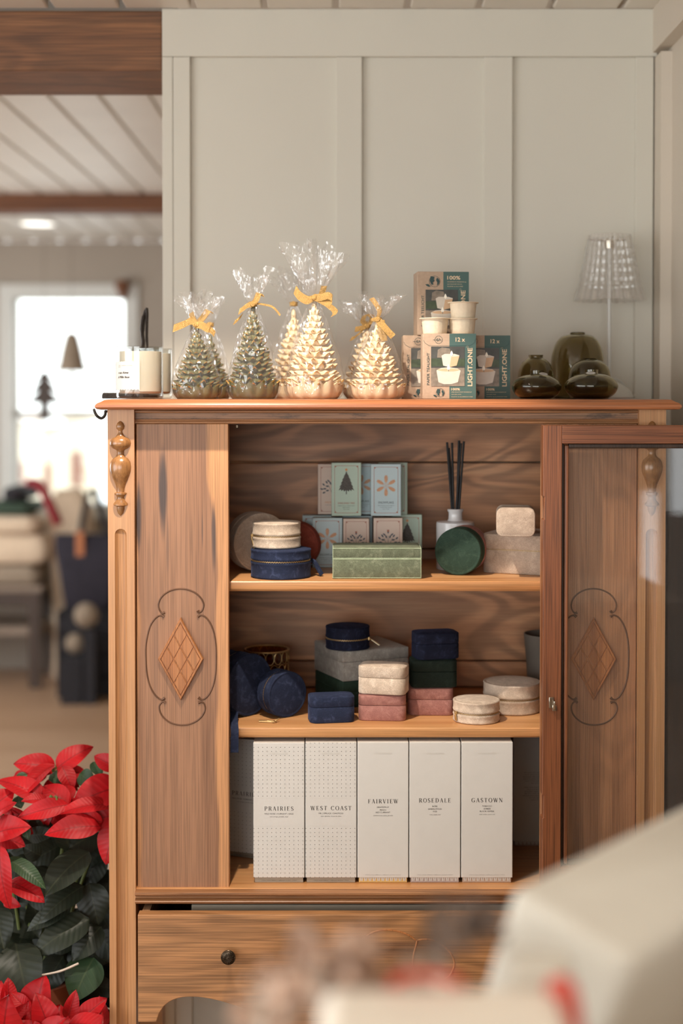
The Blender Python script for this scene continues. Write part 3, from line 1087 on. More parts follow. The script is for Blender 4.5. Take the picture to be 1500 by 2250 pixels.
# posts with a routed flute that starts as a round-headed groove
for nm, x0, x1 in (('l', LX0, LX1), ('r', RX0, RX1)):
    xc = (x0 + x1) / 2 - 0.0008
    zf = PZ(1162, YF)
    hw = 0.0093
    mb = MB()
    mb.box(x0, x1, YF + 0.0045, YF + 0.036, 0.0, ZTU)
    # front skin around the groove
    n = 12
    arcp = [(xc + hw * cos(pi - pi * i / n), zf - hw + hw * sin(pi - pi * i / n)) for i in range(n + 1)]
    vs = [(x0, YF, 0), (xc - hw, YF, 0)] + [(x, YF, z) for x, z in arcp] + [(xc + hw, YF, 0), (x1, YF, 0), (x1, YF, ZTU), (xc, YF, ZTU), (x0, YF, ZTU)]
    N = len(vs)
    top_i, mid = N - 2, 2 + n // 2
    mb.add(vs, [tuple([0, 1] + list(range(2, mid + 1)) + [N - 2, N - 1]), tuple(list(range(mid, 2 + n + 1)) + [N - 5, N - 4, N - 3, N - 2])])
    mb.add([(x0, YF, 0), (x0, YF + 0.0045, 0), (x0, YF + 0.0045, ZTU), (x0, YF, ZTU)], [(0, 1, 2, 3)])
    mb.add([(x1, YF, 0), (x1, YF + 0.0045, 0), (x1, YF + 0.0045, ZTU), (x1, YF, ZTU)], [(3, 2, 1, 0)])
    mb.add([(x0, YF, ZTU), (x1, YF, ZTU), (x1, YF + 0.0045, ZTU), (x0, YF + 0.0045, ZTU)], [(0, 1, 2, 3)])
    post = mb.build('corner_post', 'post', cab, world=True)
    # the groove's hollow
    mb = MB()
    sec = [(-hw, 0.0), (-hw * 0.82, 0.0022), (-hw * 0.45, 0.0036), (0, 0.0040), (hw * 0.45, 0.0036), (hw * 0.82, 0.0022), (hw, 0.0)]
    zs = [0.0, zf - hw]
    rs = [[(xc + a, YF + d, z) for a, d in sec] for z in zs]
    for i in range(1, 7):
        t = i / 6
        rs.append([(xc + a * cos(t * pi / 2), YF + d * cos(t * pi / 2) , zf - hw + hw * sin(t * pi / 2) ) for a, d in sec])
    mb.rings(rs, 0, True, False, False, closed=False)
    mb.build('flute', 'flute', post, world=True)
    # split-turned ornament
    zc_, S0 = None, 1400.0
    prof_px = [(925, 0), (926, 3), (930, 7), (936, 9.5), (942, 8.5), (946, 4.5), (950, 4.5), (955, 7), (960, 11), (963, 18), (968, 22), (974, 23.3), (980, 22), (985, 17), (988, 10), (991, 8), (998, 8), (1003, 10), (1005, 13), (1009, 18), (1016, 22), (1026, 23.6), (1036, 22.5), (1050, 17.5), (1064, 11.5), (1074, 9), (1081, 8.5), (1083, 13.5), (1086, 13.5), (1089, 9), (1094, 8), (1100, 10), (1106, 15.5), (1110, 16), (1113, 9), (1120, 8.5), (1128, 6), (1134, 0)]
    mb = MB()
    rs = []
    for py, r in prof_px:
        z = PZ(py, YF)
        rr = max(r / S0, 0.0002)
        rs.append([(xc + rr * cos(pi + pi * j / 20), YF + 0.0002 + rr * 0.82 * sin(pi + pi * j / 20), z) for j in range(21)])
    mb.rings(rs[::-1], 0, True, False, False, closed=False)
    mb.build('turned_ornament', 'turned', post, world=True, sharp=50)

# frieze rail under the top, two thin mouldings on it
mb = MB()
mb.box(LX1, RX0, YF + 0.012, YF + 0.035, PZ(932, YF), ZTU)
mb.build('frieze_rail', 'rail', cab, world=True)
mb = MB()
for pa, pb, d in ((902, 907, 0.006), (921.5, 924.5, 0.004), (925.5, 930.5, 0.0065)):
    z0, z1 = PZ(pb, YF), PZ(pa, YF)
    mb.tube([(LX1, YF + 0.012 - d * 0.35, (z0 + z1) / 2), (RX0, YF + 0.012 - d * 0.35, (z0 + z1) / 2)], (z1 - z0) / 2 + 0.0006, 10, flat=1.0)
mb.build('frieze_moulding', 'moulding', cab, world=True)

# fixed side panels with carved scrolls and an applied diamond
YP = YF + 0.010
ZP0, ZP1 = PZ(1953, YP), PZ(931, YP)


def scroll(cx, cz, mirror=False):
    """the carved scroll outline, four strokes; pixel drawing around the diamond centre (398, 1447)"""
    up = [(362, 1345), (358, 1347), (354, 1344), (350, 1337), (349, 1327), (353, 1315), (363, 1304), (378, 1296), (396, 1293), (414, 1295), (430, 1302), (441, 1312), (447, 1323), (448, 1332), (444, 1342), (438, 1345), (435, 1341)]
    rt = [(435, 1355), (439, 1352), (446, 1352), (455, 1358), (464, 1372), (471, 1392), (475, 1420), (475.5, 1450), (474, 1480), (468, 1508), (458, 1528), (448, 1537), (441, 1537), (436, 1533)]
    lf = [(360, 1355), (356, 1352), (349, 1353), (340, 1360), (331, 1374), (325, 1394), (321, 1420), (321, 1450), (323, 1480), (329, 1506), (339, 1525), (349, 1535), (356, 1538), (362, 1534)]
    dn = [(363, 1545), (359, 1542), (354, 1545), (350, 1553), (352, 1566), (360, 1578), (373, 1588), (388, 1593), (404, 1594), (420, 1591), (435, 1583), (446, 1571), (451, 1558), (448, 1546), (441, 1543), (436, 1545)]
    return [[(cx + (x - 398) * (-1 if mirror else 1) / 1391.0, cz - (z - 1447) / 1391.0) for x, z in c] for c in (up, rt, lf, dn)]


def smooth2(pts, n=4):
    out = []
    for i in range(len(pts) - 1):
        p0, p1, p2, p3 = pts[max(i - 1, 0)], pts[i], pts[i + 1], pts[min(i + 2, len(pts) - 1)]
        for k in range(n):
            t = k / n
            out.append(tuple(0.5 * (2 * p1[a] + (p2[a] - p0[a]) * t + (2 * p0[a] - 5 * p1[a] + 4 * p2[a] - p3[a]) * t * t + (3 * p1[a] - p0[a] - 3 * p2[a] + p3[a]) * t ** 3) for a in range(len(p1))))
    out.append(tuple(pts[-1]))
    return out


for pan, x0, x1, dcx, mk in (('l', LX1 + 0.0015, OX0, PX(397.5, YP, 1447), 'panel'), ('r', OX1, RX0 - 0.001, PX(1303, YP, 1447), 'panel_r')):
    mb = MB()
    mb.box(x0, x1, YP, YP + 0.022, ZP0, ZP1)
    panel = mb.build('side_panel', mk, cab, world=True, bevel=0.0012)
    dcz = PZ(1447, YP)
    mb = MB()
    for c in scroll(dcx, dcz):
        c = smooth2(c)
        n = len(c)
        rr = [0.0014 + 0.0012 * (1 - min(1, min(i, n - 1 - i) / (n * 0.12))) for i in range(n)]
        mb.tube([(x, YP + 0.0002, z) for x, z in c], rr, 8)
    mb.build('carved_scroll', 'carve', panel, world=True)
    # diamond: bevelled slab, raised rim, lattice grooves left between nine small lozenges
    hw, hh = 0.0358, 0.0655
    mb = MB()

    def dia(k, y):
        return [(dcx + a * hw * k, y, dcz + b_ * hh * k) for a, b_ in ((0, 1), (1, 0.0), (0, -1), (-1, 0.0))]
    t = 0.0062
    mb.rings([dia(1.0, YP), dia(1.0, YP - t * 0.75), dia(0.965, YP - t), dia(0.90, YP - t), dia(0.885, YP - t + 0.0013)], 0, False, False, True)
    cs = 0.885 / 3
    for i in range(3):
        for j in range(3):
            u = (i - 1) * 2 * cs / 2
            v_ = (j - 1) * 2 * cs / 2
            ccx = dcx + (u - v_) * hw
            ccz = dcz + (u + v_) * hh
            g = cs * 0.93
            q0 = [(ccx + a * hw * g, YP - t + 0.0012, ccz + b_ * hh * g) for a, b_ in ((0, 1), (1, 0), (0, -1), (-1, 0))]
            q1 = [(ccx + a * hw * g * 0.93, YP - t + 0.0002, ccz + b_ * hh * g * 0.93) for a, b_ in ((0, 1), (1, 0), (0, -1), (-1, 0))]
            mb.rings([q0, q1], 0, False, False, True)
    mb.build('applied_diamond', 'diamond', panel, world=True)

# carcass sides, back planks, bottom board, shelves
for x0, x1 in ((LX0 + 0.004, LX0 + 0.020), (RX1 - 0.020, RX1 - 0.004)):
    mb = MB()
    mb.box(x0, x1, YF + 0.036, 2.60, 0.42, ZTU)
    mb.build('carcass_side', 'inner_side', cab, world=True)
mb = MB()
IX0, IX1 = LX0 + 0.020, RX1 - 0.020
zc = [ZTU, PZ(1016, YBK), PZ(1206, YBK), PZ(1452, YBK), PZ(1510, YBK), PZ(1700, YBK), 0.45]
for za, zb_ in zip(zc[1:], zc[:-1]):
    mb.box(IX0, IX1, YBK, YBK + 0.014, za + 0.0012, zb_ - 0.0012)
mb.build('back_planks', 'inner', cab, world=True, bevel=0.0018)
mb = MB()
mb.box(LX0 + 0.0205, RX1 - 0.0205, YF + 0.004, YBK - 0.001, ZS3 - 0.020, ZS3)
mb.build('bottom_board', 'shelf', cab, world=True, bevel=0.003)
for zs in (ZS1, ZS2):
    mb = MB()
    x0, x1 = IX0 + 0.001, IX1 - 0.001
    tt = 0.0168
    sx = PX(504, YSF, 1285)
    # nosed front edge
    pr = [(YSF + 0.004, -tt), (YSF + 0.0008, -tt + 0.003), (YSF, -tt + 0.006), (YSF, -0.0022), (YSF + 0.001, -0.0006), (YSF + 0.003, 0)]
    rs = [[(x, y, zs + d) for y, d in pr] + [(x, YBK - 0.001, zs), (x, YBK - 0.001, zs - tt)] for x in (x0, x1)]
    mb.rings(rs[::-1], 0, True)
    mb.build('shelf', 'shelf', cab, world=True, sharp=30)

# moulding under the doors
mb = MB()
z0, z1 = PZ(1984, YF), PZ(1955.5, YF)
h = z1 - z0
pr = [(0.012, 0.0), (-0.004, 0.0), (-0.0075, 0.12), (-0.0085, 0.22), (-0.006, 0.34), (-0.001, 0.40), (0.0005, 0.52), (-0.001, 0.60), (-0.007, 0.66), (-0.010, 0.78), (-0.010, 0.90), (-0.007, 0.99), (0.012, 1.0)]
rs = [[(x, YF + d, z0 + u * h) for d, u in pr] for x in (LX1, RX0)]
mb.rings(rs[::-1], 0, True)
mb.build('base_moulding', 'moulding', cab, world=True, sharp=35)

# legs behind the posts and the back legs
for x0, x1 in ((LX0, LX1), (RX0, RX1)):
    mb = MB()
    mb.box(x0, x1, 2.56, 2.60, 0, 0.60)
    mb.build('back_leg', 'post', cab, world=True)

# drawer pulled a little way out, with a scalloped apron
YD = YF - 0.030
dx0, dx1 = PX(302.5, YD, 2020), PX(1396, YD, 2020)
apron = [(302, 2246), (343, 2246), (349, 2228), (360, 2211), (376, 2199), (398, 2192), (420, 2190.5), (445, 2192), (480, 2199), (520, 2211), (560, 2226), (600, 2243), (650, 2262), (720, 2282), (800, 2294), (849, 2297)]
half = smooth2(apron[3:], 3)
left = apron[:3] + half
mirror = [(849 * 2 - x, z) for x, z in left[::-1][1:]]
pts = [(PX(x, YD, z), PZ(z, YD)) for x, z in left + mirror]
pts[0] = (dx0, pts[0][1])
pts[-1] = (dx1, pts[-1][1])
ztd = PZ(2010, YD)
outline = pts + [(dx1, ztd), (dx0, ztd)]
drawer = None
mb = MB()
mb.prism(outline, YD, YD + 0.020)
drawer = mb.build('drawer', 'drawer', cab, world=True, bevel=0.0012)
mb = MB()
zs0 = PZ(2190, YD)
for x0 in (dx0 + 0.004, dx1 - 0.018):
    mb.box(x0, x0 + 0.012, YD + 0.020, 2.54, zs0, ztd - 0.001)
mb.box(dx0 + 0.016, dx1 - 0.018, 2.53, 2.54, zs0, ztd - 0.02)
mb.box(dx0 + 0.016, dx1 - 0.018, YD + 0.02, 2.53, zs0, zs0 + 0.006)
mb.build('drawer_sides', 'drawer_in', drawer, world=True)
for kx in (503, 1195):
    mb = MB()
    q = P(kx, 2095, YD)
    T = Matrix.Translation((q.x, YD, q.z)) @ Matrix.Rotation(pi / 2, 4, 'X')
    S0 = 1 / 1420.0
    mb.lathe([(0.0035, 0.0), (0.0035, 0.010), (0.006, 0.012), (0.0112, 0.0145), (0.0115, 0.0165), (0.0104, 0.0180), (0.0092, 0.0184), (0.0088, 0.0190), (0.004, 0.0205), (0.0001, 0.0208)], 40, 0, T=T)
    for i in range(36):
        a = 2 * pi * i / 36
        mb.lathe([(0.0002, -0.0007), (0.0006, -0.0004), (0.0007, 0), (0.0006, 0.0004), (0.0002, 0.0007)], 6, 0, T=T @ Matrix.Translation((0.0102 * cos(a), 0.0102 * sin(a), 0.0183)))
    for i in range(16):
        a = 2 * pi * i / 16
        mb.tube([(0.0030 * cos(a), 0.0030 * sin(a), 0.0206), (0.0058 * cos(a), 0.0058 * sin(a), 0.0206), (0.0084 * cos(a), 0.0084 * sin(a), 0.0192)], [0.0004, 0.0009, 0.0004], 6, 0, T=T)
    for i in range(7):
        a = 2 * pi * i / 6
        r = 0 if i == 6 else 0.0018
        mb.lathe([(0.0001, -0.0009), (0.0009, 0), (0.0001, 0.0009)], 8, 0, T=T @ Matrix.Translation((r * cos(a), r * sin(a), 0.0212)))
    mb.build('knob', 'bronze', drawer, world=True)
mb = MB()
for arc in ([(795, 2066), (806, 2056), (824, 2047), (846, 2043.5), (872, 2046), (896, 2054), (913, 2066)],
            [(917, 2066), (936, 2064), (958, 2069), (978, 2082), (992, 2097)],
            [(916, 2067), (913, 2080), (908, 2100), (907, 2125), (912, 2150)],
            [(742, 2092), (758, 2082), (778, 2078), (795, 2084)],
            [(795, 2066), (786, 2090), (792, 2120), (812, 2142), (842, 2150), (880, 2140), (904, 2118)],
            [(992, 2097), (998, 2120), (985, 2146), (955, 2158), (925, 2150)]):
    c = smooth2([(PX(x, YD, z), PZ(z, YD)) for x, z in arc])
    mb.tube([(x, YD + 0.0004, z) for x, z in c], 0.0016, 8)
mb.build('carved_rosette', 'diamond', drawer, world=True)

# the glass door, hinged on the opening's right side and folded flat over the right panel
YG0, YG1 = YF - 0.036, YF - 0.014
gx0 = PX(1193, YG0, 1000)
gx1 = gx0 + (OX1 - OX0) + 0.004
gz0, gz1 = PZ(1952, YG0), PZ(934.5, YG0)
sw = 0.0292
door = None
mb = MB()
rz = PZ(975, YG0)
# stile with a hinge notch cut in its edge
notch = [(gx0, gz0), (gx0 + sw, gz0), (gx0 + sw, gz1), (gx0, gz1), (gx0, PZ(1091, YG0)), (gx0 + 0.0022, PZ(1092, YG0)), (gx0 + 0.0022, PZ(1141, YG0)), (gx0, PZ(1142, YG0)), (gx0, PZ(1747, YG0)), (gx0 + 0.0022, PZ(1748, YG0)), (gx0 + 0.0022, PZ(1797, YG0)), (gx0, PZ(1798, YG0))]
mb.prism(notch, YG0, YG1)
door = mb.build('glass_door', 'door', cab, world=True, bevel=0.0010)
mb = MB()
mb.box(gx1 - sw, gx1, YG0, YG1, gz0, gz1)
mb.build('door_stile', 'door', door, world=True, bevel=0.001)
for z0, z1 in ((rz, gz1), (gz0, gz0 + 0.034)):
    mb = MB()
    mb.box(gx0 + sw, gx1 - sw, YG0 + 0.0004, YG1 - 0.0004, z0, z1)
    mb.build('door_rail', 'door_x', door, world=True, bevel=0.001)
# glazing bead
mb = MB()
bw = 0.0075
ix0, ix1, iz0, iz1 = gx0 + sw, gx1 - sw, gz0 + 0.034, rz
mb.box(ix0 + 0.0048, ix0 + bw * 1.5, YG0 + 0.005, YG1 - 0.004, iz0 + 0.002, iz1 - 0.002, 1)
for i, (x0, x1, z0, z1) in enumerate(((ix0, ix0 + 0.0048, iz0, iz1), (ix1 - bw, ix1, iz0, iz1), (ix0 + bw * 1.5, ix1 - bw, iz1 - bw, iz1), (ix0 + bw * 1.5, ix1 - bw, iz0, iz0 + bw))):
    mb.box(x0, x1, YG0 + 0.007, YG1 - 0.004, z0, z1)
mb.build('glazing_bead', ['darkwood', 'door'], door, world=True, bevel=0.002)
mb = MB()
mb.box(ix0 + 0.004, ix1 - 0.004, YG0 + 0.013, YG0 + 0.016, iz0 + 0.004, iz1 - 0.004)
mb.build('glass_pane', 'pane', door, world=True)
mb = MB()
q = P(1211, 1547, YG0)
mb.box(q.x - 0.004, q.x + 0.003, YG0 - 0.0025, YG0 + 0.001, q.z - 0.006, q.z + 0.011)
mb.box(q.x + 0.001, q.x + 0.007, YG0 - 0.005, YG0 + 0.001, q.z - 0.010, q.z - 0.001)
mb.tube([(q.x + 0.004, YG0 - 0.004, q.z - 0.008), (q.x + 0.004, YG0 - 0.007, q.z + 0.006)], 0.0016, 8)
mb.build('latch', 'steel', door, world=True, bevel=0.0008, label='bright metal latch')
mb = MB()
q = P(521, 937, YF + 0.02)
mb.box(q.x - 0.002, q.x + 0.002, YF + 0.020, YF + 0.034, q.z - 0.003, q.z + 0.003)
mb.build('door_catch', 'bronze', cab, world=True, bevel=0.001)

# contents that show as grey card above the drawer front
gc = MB()
gc.box(PX(420, 2.24, 2000), PX(1300, 2.24, 2000), 2.242, 2.50, zs0 + 0.0065, PZ(1986, 2.242) - 0.0015)
tag(gc.build('grey_card_box', 'greycard', bevel=0.002), 'long grey card box lying in the half open drawer', 'box')

# iron hooks clamped on both ends of the top
for hx, lab, ex in ((-1, 'dark iron hook clamped over the top board beside the candle jar', tx0), (1, 'dark iron hook clamped on the cabinet end beside the table lamp', tx1)):
    t = thing('iron_hook', lab, 'hook', (ex, 2.40, ZT), group='iron hooks clamped on the cabinet ends')
    if hx < 0:
        mb = MB()
        x0 = PX(229, 2.40, 868) - ex
        mb.rings([[(x0 + a + o, yy, z) for a, yy in ((0, -0.026), (0.062, -0.026), (0.062, 0.026), (0, 0.026))] for z, o in ((0.0003, 0.0), (0.006, 0.0), (0.0105, 0.0016))], 0, False)
        mb.build('clamp_plate', 'iron', t, bevel=0.0015)
        mb = MB()
        hk = smooth2([(x0 + 0.003, 0, 0.0005), (x0 - 0.003, 0, -0.004), (x0 + 0.004, 0, -0.018)], 3)
        c = [(PX(231.5, 2.25, 908), PZ(903.5, 2.25)), (PX(231, 2.25, 908), PZ(911, 2.25)), (PX(227, 2.25, 908), PZ(917, 2.25)), (PX(221, 2.25, 908), PZ(919, 2.25)), (PX(213, 2.25, 908), PZ(914, 2.25)), (PX(208.5, 2.25, 908), PZ(906, 2.25)), (PX(206, 2.25, 908), PZ(898, 2.25))]
        c = smooth2(c)
        mb.tube([(x - ex, 2.25 - 2.40, z - ZT) for x, z in c], [0.0021] * (len(c) - 1) + [0.0015], 10)
        mb.tube([(c[0][0] - ex + 0.0, 2.25 - 2.40, c[0][1] - ZT), (c[0][0] - ex, 2.33 - 2.40, -(th) - 0.0045), (c[0][0] - ex - 0.001, 2.36 - 2.40, -th - 0.0035)], 0.002, 8)
        mb.build('hook', 'iron', t)
    else:
        mb = MB()
        xa = RX1 - ex + 0.001
        mb.prism([(xa, -th - 0.0005), (xa, -th - 0.0165), (xa + 0.021, -th - 0.0135), (xa + 0.004, -th - 0.0005)], -0.03, 0.02)
        mb.build('clamp_plate', 'iron', t, bevel=0.001)


# ================================================================== on top of the cabinet
def candle_jar(loc, R, H, label, yaw=0.0, with_label=True):
    t = thing('candle_jar', label, 'candle', loc, yaw, 'candles in clear glass jars')
    mb = MB()
    w_ = 0.0022
    mb.lathe([(R * 0.55, 0.0005), (R - 0.004, 0.0005), (R - 0.001, 0.002), (R, 0.005), (R, H - 0.001), (R - w_ * 0.5, H), (R - w_, H - 0.001), (R - w_, 0.010), (R - 0.006, 0.0075), (0.0001, 0.0075)], 56, 0, True, False)
    mb.build('glass_jar', 'jarglass', t, sharp=40)
    mb = MB()
    mb.lathe([(0.0001, 0.0085), (R - 0.006, 0.0085), (R - w_ - 0.0004, 0.012), (R - w_ - 0.0004, H * 0.90), (R - 0.006, H * 0.905), (0.0001, H * 0.895)], 56)
    mb.build('wax', 'wax_white', t, sharp=40)
    mb = MB()
    mb.tube([(0, 0, H * 0.89), (0.0004, 0, H * 0.94)], 0.0008, 6)
    mb.build('wick', 'reed', t)
    if with_label:
        mb = MB()
        rr = R + 0.0004
        a1 = radians(-90 + 8)                # right edge of the label on the jar
        a0 = a1 - radians(112)
        n = 28
        zb, zt_ = H * 0.165, H * 0.715

        def cyl(a, z, d=0.0):
            return ((rr + d) * cos(a), (rr + d) * sin(a), z)
        vs, fs = [], []
        for i in range(n + 1):
            a = a0 + (a1 - a0) * i / n
            zz = 0.0013 if i % 2 else 0.0
            vs += [cyl(a, zb + zz), cyl(a, zt_ - zz)]
        fs = [(2 * i, 2 * i + 2, 2 * i + 3, 2 * i + 1) for i in range(n)]
        mb.add(vs, fs, 0, True)
        # printed words bent round the jar
        pr = MB()
        text(pr, 'POMME | CYPRES', -0.0, 0, 0.020, 0, height=0.0009)
        text(pr, 'CANDLE', -0.0155, 0.0002, 0.006, 0, height=0.0008)
        text(pr, 'MADE BY', -0.0155, -0.0022, 0.006, 0, height=0.0008)
        text(pr, 'e au Aime', -0.008, -0.0125, 0.021, 0, height=0.0034, shear=0.35, bold=0.00022)
        text(pr, '\u00e0 Mille feux', -0.0075, -0.0195, 0.024, 0, height=0.0034, shear=0.35, bold=0.00022)
        pr.rect(-0.026, 0.018, -0.0042, -0.0041, 0)
        pv = []
        for x, y, z in pr.v:
            a = a1 - radians(24) - 0.0 + (x - 0.012) / rr + 0.18
            pv.append(cyl(a, zt_ - 0.0075 + z, 0.0003))
        mb.add(pv, pr.f, 1)
        mb.build('paper_label', ['paper', 'ink'], t)
    return t


S_ = F / 2.30
jr = 103 / (F / 2.285) / 2
candle_jar((PX(306.5, 2.285, 820), 2.285, ZT + 0.0002), jr, PZ(760, 2.285 - jr) - ZT, 'white candle in a glass jar with a handwritten label at the cabinet top corner')
candle_jar((PX(330, 2.40, 820), 2.395, ZT + 0.0002), jr, jr * 2 * 1.12, 'candle in a glass jar standing half hidden behind the labelled candle', with_label=False)

# black driftwood-like loop ornament behind the candles
t = thing('loop_ornament', 'tall narrow black loop ornament rising behind the candle jars', 'ornament', (PX(318, 2.50, 760), 2.50, ZT + 0.0002))
yy = 2.50
mb = MB()


def lo(px, py):
    return (PX(px, yy, py) - PX(318, yy, 760), 0, PZ(py, yy) - ZT)


mb.tube([(x, 0.004, z) for x, _, z in smooth2([lo(313, 868), lo(313, 800), lo(313, 770), lo(314, 750), lo(312, 735), lo(312.5, 715), lo(315, 700), lo(318, 690), lo(320, 682), lo(322.5, 677)])], [0.0044] * 10 + [0.0036] * 8 + [0.0045] * 8 + [0.0036] * 6 + [0.0030] * 4 + [0.0018], 8, flat=1.6)
mb.tube([(x, -0.004, z) for x, _, z in smooth2([lo(325, 868), lo(325, 800), lo(324, 760), lo(323, 740), lo(323.5, 710), lo(324, 690), lo(323, 677)])], [0.0022] * 10 + [0.0026] * 14 + [0.0018], 8, flat=1.8)
mb.build('loop', 'iron', t)
mb = MB()
rstack(mb, 0.05, 0.04, 0.006, [(0.001, 0), (0, 0.001), (0, 0.006), (0.001, 0.007)])
mb.build('foot', 'iron', t)


# ---- tree candles wrapped in cellophane
def tree_candle(px, y, H, R, wax, label, layers, neck, flare_h, flare_r, seed, bow=None, lean=0.0, py=800, sq=1.0):
    rnd = random.Random(seed)
    t = thing('tree_candle', label, 'candle', (PX(px, y, py), y, ZT + 0.0003), rnd.uniform(-0.4, 0.4), 'tree candles wrapped in cellophane')
    # --- the candle
    mb = MB()
    m0 = 13
    seg = m0 * 8
    hb = H * 0.135

    def tip(a, m, ph):
        p = (a * m / (2 * pi) + ph) % 1.0
        return 1 - abs(2 * p - 1)
    rs = []
    for k, z in ((0.80, 0.0), (0.86, 0.003), (0.93, hb * 0.5), (0.965, hb * 0.85), (0.985, hb), (0.93, hb * 1.02), (0.7, hb * 0.82)):
        ring = []
        for j in range(seg):
            a = 2 * pi * j / seg
            tp = tip(a, m0, 0)
            amp = 0.17 * (z / hb)
            up = (0.42 * hb * tp) if z > hb * 0.6 else 0
            r = R * (k + amp * (tp - 0.5))
            ring.append((r * cos(a), r * sin(a), z + up))
        rs.append(ring)
    mb.rings(rs, 0, True, True, True, mfun=lambda i, j: 1 if i == 4 and tip(2 * pi * j / seg, m0, 0) > 0.3 else 0)
    z0 = hb * 0.80
    dz = (H * 0.93 - z0) / layers
    for q in range(layers):
        f = q / (layers - 1)
        r = R * (0.93 * (1 - f) ** 0.92 + 0.10)
        z = z0 + q * dz + dz * 0.2
        m = max(6, int(round(14 - 7 * f)))
        sg = m * 8
        ph = 0.5 * (q % 2) + rnd.uniform(-0.15, 0.15)
        jit = [rnd.uniform(0.92, 1.08) for _ in range(m + 1)]
        hh = dz * 1.25
        zj = [rnd.uniform(-0.38, 0.38) * dz for _ in range(m + 1)]
        rows = []
        for kind in range(6):
            ring = []
            for j in range(sg):
                a = 2 * pi * j / sg
                pp = (a * m / (2 * pi) + ph)
                tp = 1 - abs(2 * (pp % 1.0) - 1)
                jt = jit[int(pp) % m]
                edge = (0.72 + 0.31 * tp ** 0.8 * jt)
                lift = dz * (0.62 * tp ** 1.5 * jt - 0.15) + zj[int(pp) % m] * tp
                if kind == 0:
                    rr, zz = 0.40, z + hh
                elif kind == 1:
                    rr, zz = 0.66, z + hh * 0.55 + lift * 0.2
                elif kind == 2:
                    rr, zz = edge * 0.93, z + hh * 0.30 + lift * 0.85
                elif kind == 3:
                    rr, zz = edge, z + hh * 0.18 + lift
                elif kind == 4:
                    rr, zz = edge * 0.975, z + hh * 0.02 + lift * 0.9
                else:
                    rr, zz = 0.5, z - hh * 0.30
                ring.append((r * rr * cos(a), r * rr * sin(a), zz))
            rows.append(ring)

        def mf(i, j, m=m, ph=ph, sg=sg):
            pp = ((j + 0.5) / sg * m + ph) % 1.0
            return 1 if (i == 3 and 1 - abs(2 * pp - 1) > 0.55) else 0
        mb.rings(rows[::-1], 0, True, False, False, mfun=lambda i, j: mf(4 - i, j))
    mb.lathe([(0.0001, H), (R * 0.05, H * 0.985), (R * 0.09, H * 0.955), (R * 0.10, H * 0.92)][::-1], 12)
    mb.build('candle', [wax, 'goldfoil'], t, sharp=50)
    # --- the cellophane bag, gathered at the neck and flaring above it
    seg = 72
    ph = [rnd.uniform(0, 2 * pi) for _ in range(8)]
    prof = [(0.88, 0.0006), (0.96, 0.004), (1.03, hb * 0.6), (1.055, hb * 1.05), (1.03, hb * 1.6)]
    nb = 12
    rN = 0.115
    for i in range(1, nb + 1):
        f = i / nb
        prof.append((1.03 + (rN - 1.03) * f ** (0.96) + 0.10 * sin(pi * f) * 0.8, hb * 1.6 + (neck - hb * 1.6) * f))
    nf = 7
    for i in range(1, nf + 1):
        f = i / nf
        prof.append((rN + (flare_r / R - rN) * (f ** 0.75), neck + flare_h * f))
    rs = []
    ztop = neck + flare_h
    for k, (pr, z) in enumerate(prof):
        f = z / neck
        ring = []
        for j in range(seg):
            a = 2 * pi * j / seg
            if z <= neck:
                u = min(1, f)
                am = 0.012 + 0.062 * sin(pi * u) ** 0.8
                n_ = abs(sin(4 * a + ph[0] + 0.6 * f)) + 0.6 * abs(sin(7 * a + ph[1] - 1.1 * f)) + 0.5 * sin(3 * a + ph[2] + 3 * f) + 0.35 * sin(13 * a + ph[3] + 8 * f)
                r = pr + am * (n_ - 1.0) + rnd.uniform(-0.012, 0.012) * (k > 2)
                zz = z + (rnd.uniform(-1, 1) * 0.001 if k > 2 else 0)
            else:
                f2 = (z - neck) / flare_h
                n_ = abs(sin(3 * a + ph[4] + 0.8 * f2)) * 1.0 + 0.6 * abs(sin(5 * a + ph[5])) + 0.35 * sin(11 * a + ph[6] + 2 * f2)
                r = pr * (1 + 0.50 * f2 * (n_ - 0.9)) + rnd.uniform(-0.07, 0.07) * f2
                r = max(r, 0.07)
                zz = z + f2 * (0.10 * sin(2 * a + ph[7]) + 0.06 * sin(5 * a + ph[3]) + rnd.uniform(-0.03, 0.03)) * flare_h * 1.6
            x_, y_ = r * R * cos(a), r * R * sin(a) * sq
            if z > neck:
                x_ += lean * (z - neck)
            ring.append((x_, y_, max(zz, 0.0004)))
        rs.append(ring)
    mb = MB()
    mb.rings(rs, 0, True, False, False)
    mb.build('cellophane_wrap', 'cello', t, sharp=24)
    # --- ribbon round the neck with a bow
    mb = MB()
    rr = R * rN * 1.12 + 0.0008
    mb.lathe([(rr * 1.05, neck - 0.0035), (rr * 1.12, neck - 0.002), (rr, neck), (rr * 1.12, neck + 0.002), (rr * 1.05, neck + 0.0035)], 20, 0, False, False)
    rot = -t.rotation_euler.z
    cs, sn = cos(rot), sin(rot)
    for pts, wv in (bow or []):
        p3 = smooth2([(x, yv - rr - 0.002, z + neck) for x, yv, z in pts], 5)
        p3 = [(x * cs - yv * sn, x * sn + yv * cs, z) for x, yv, z in p3]
        wv = Vector(wv)
        wv = Vector((wv.x * cs - wv.y * sn, wv.x * sn + wv.y * cs, wv.z))
        mb.strip(p3, wv, thick=0.00025)
    q = Vector((0, -rr - 0.003, 0))
    mb.rings([[(cs * (dx * k_) - sn * (q.y - 0.0012 * e), sn * (dx * k_) + cs * (q.y - 0.0012 * e), neck + dz_ * k_) for dx, dz_ in circle(0, 0, 0.0045, 12)] for k_, e in ((0.9, -1.5), (1.0, 0.4), (0.7, 1.4))], 0, True)
    mb.build('ribbon_bow', 'ribbon', t, sharp=60)
    return t


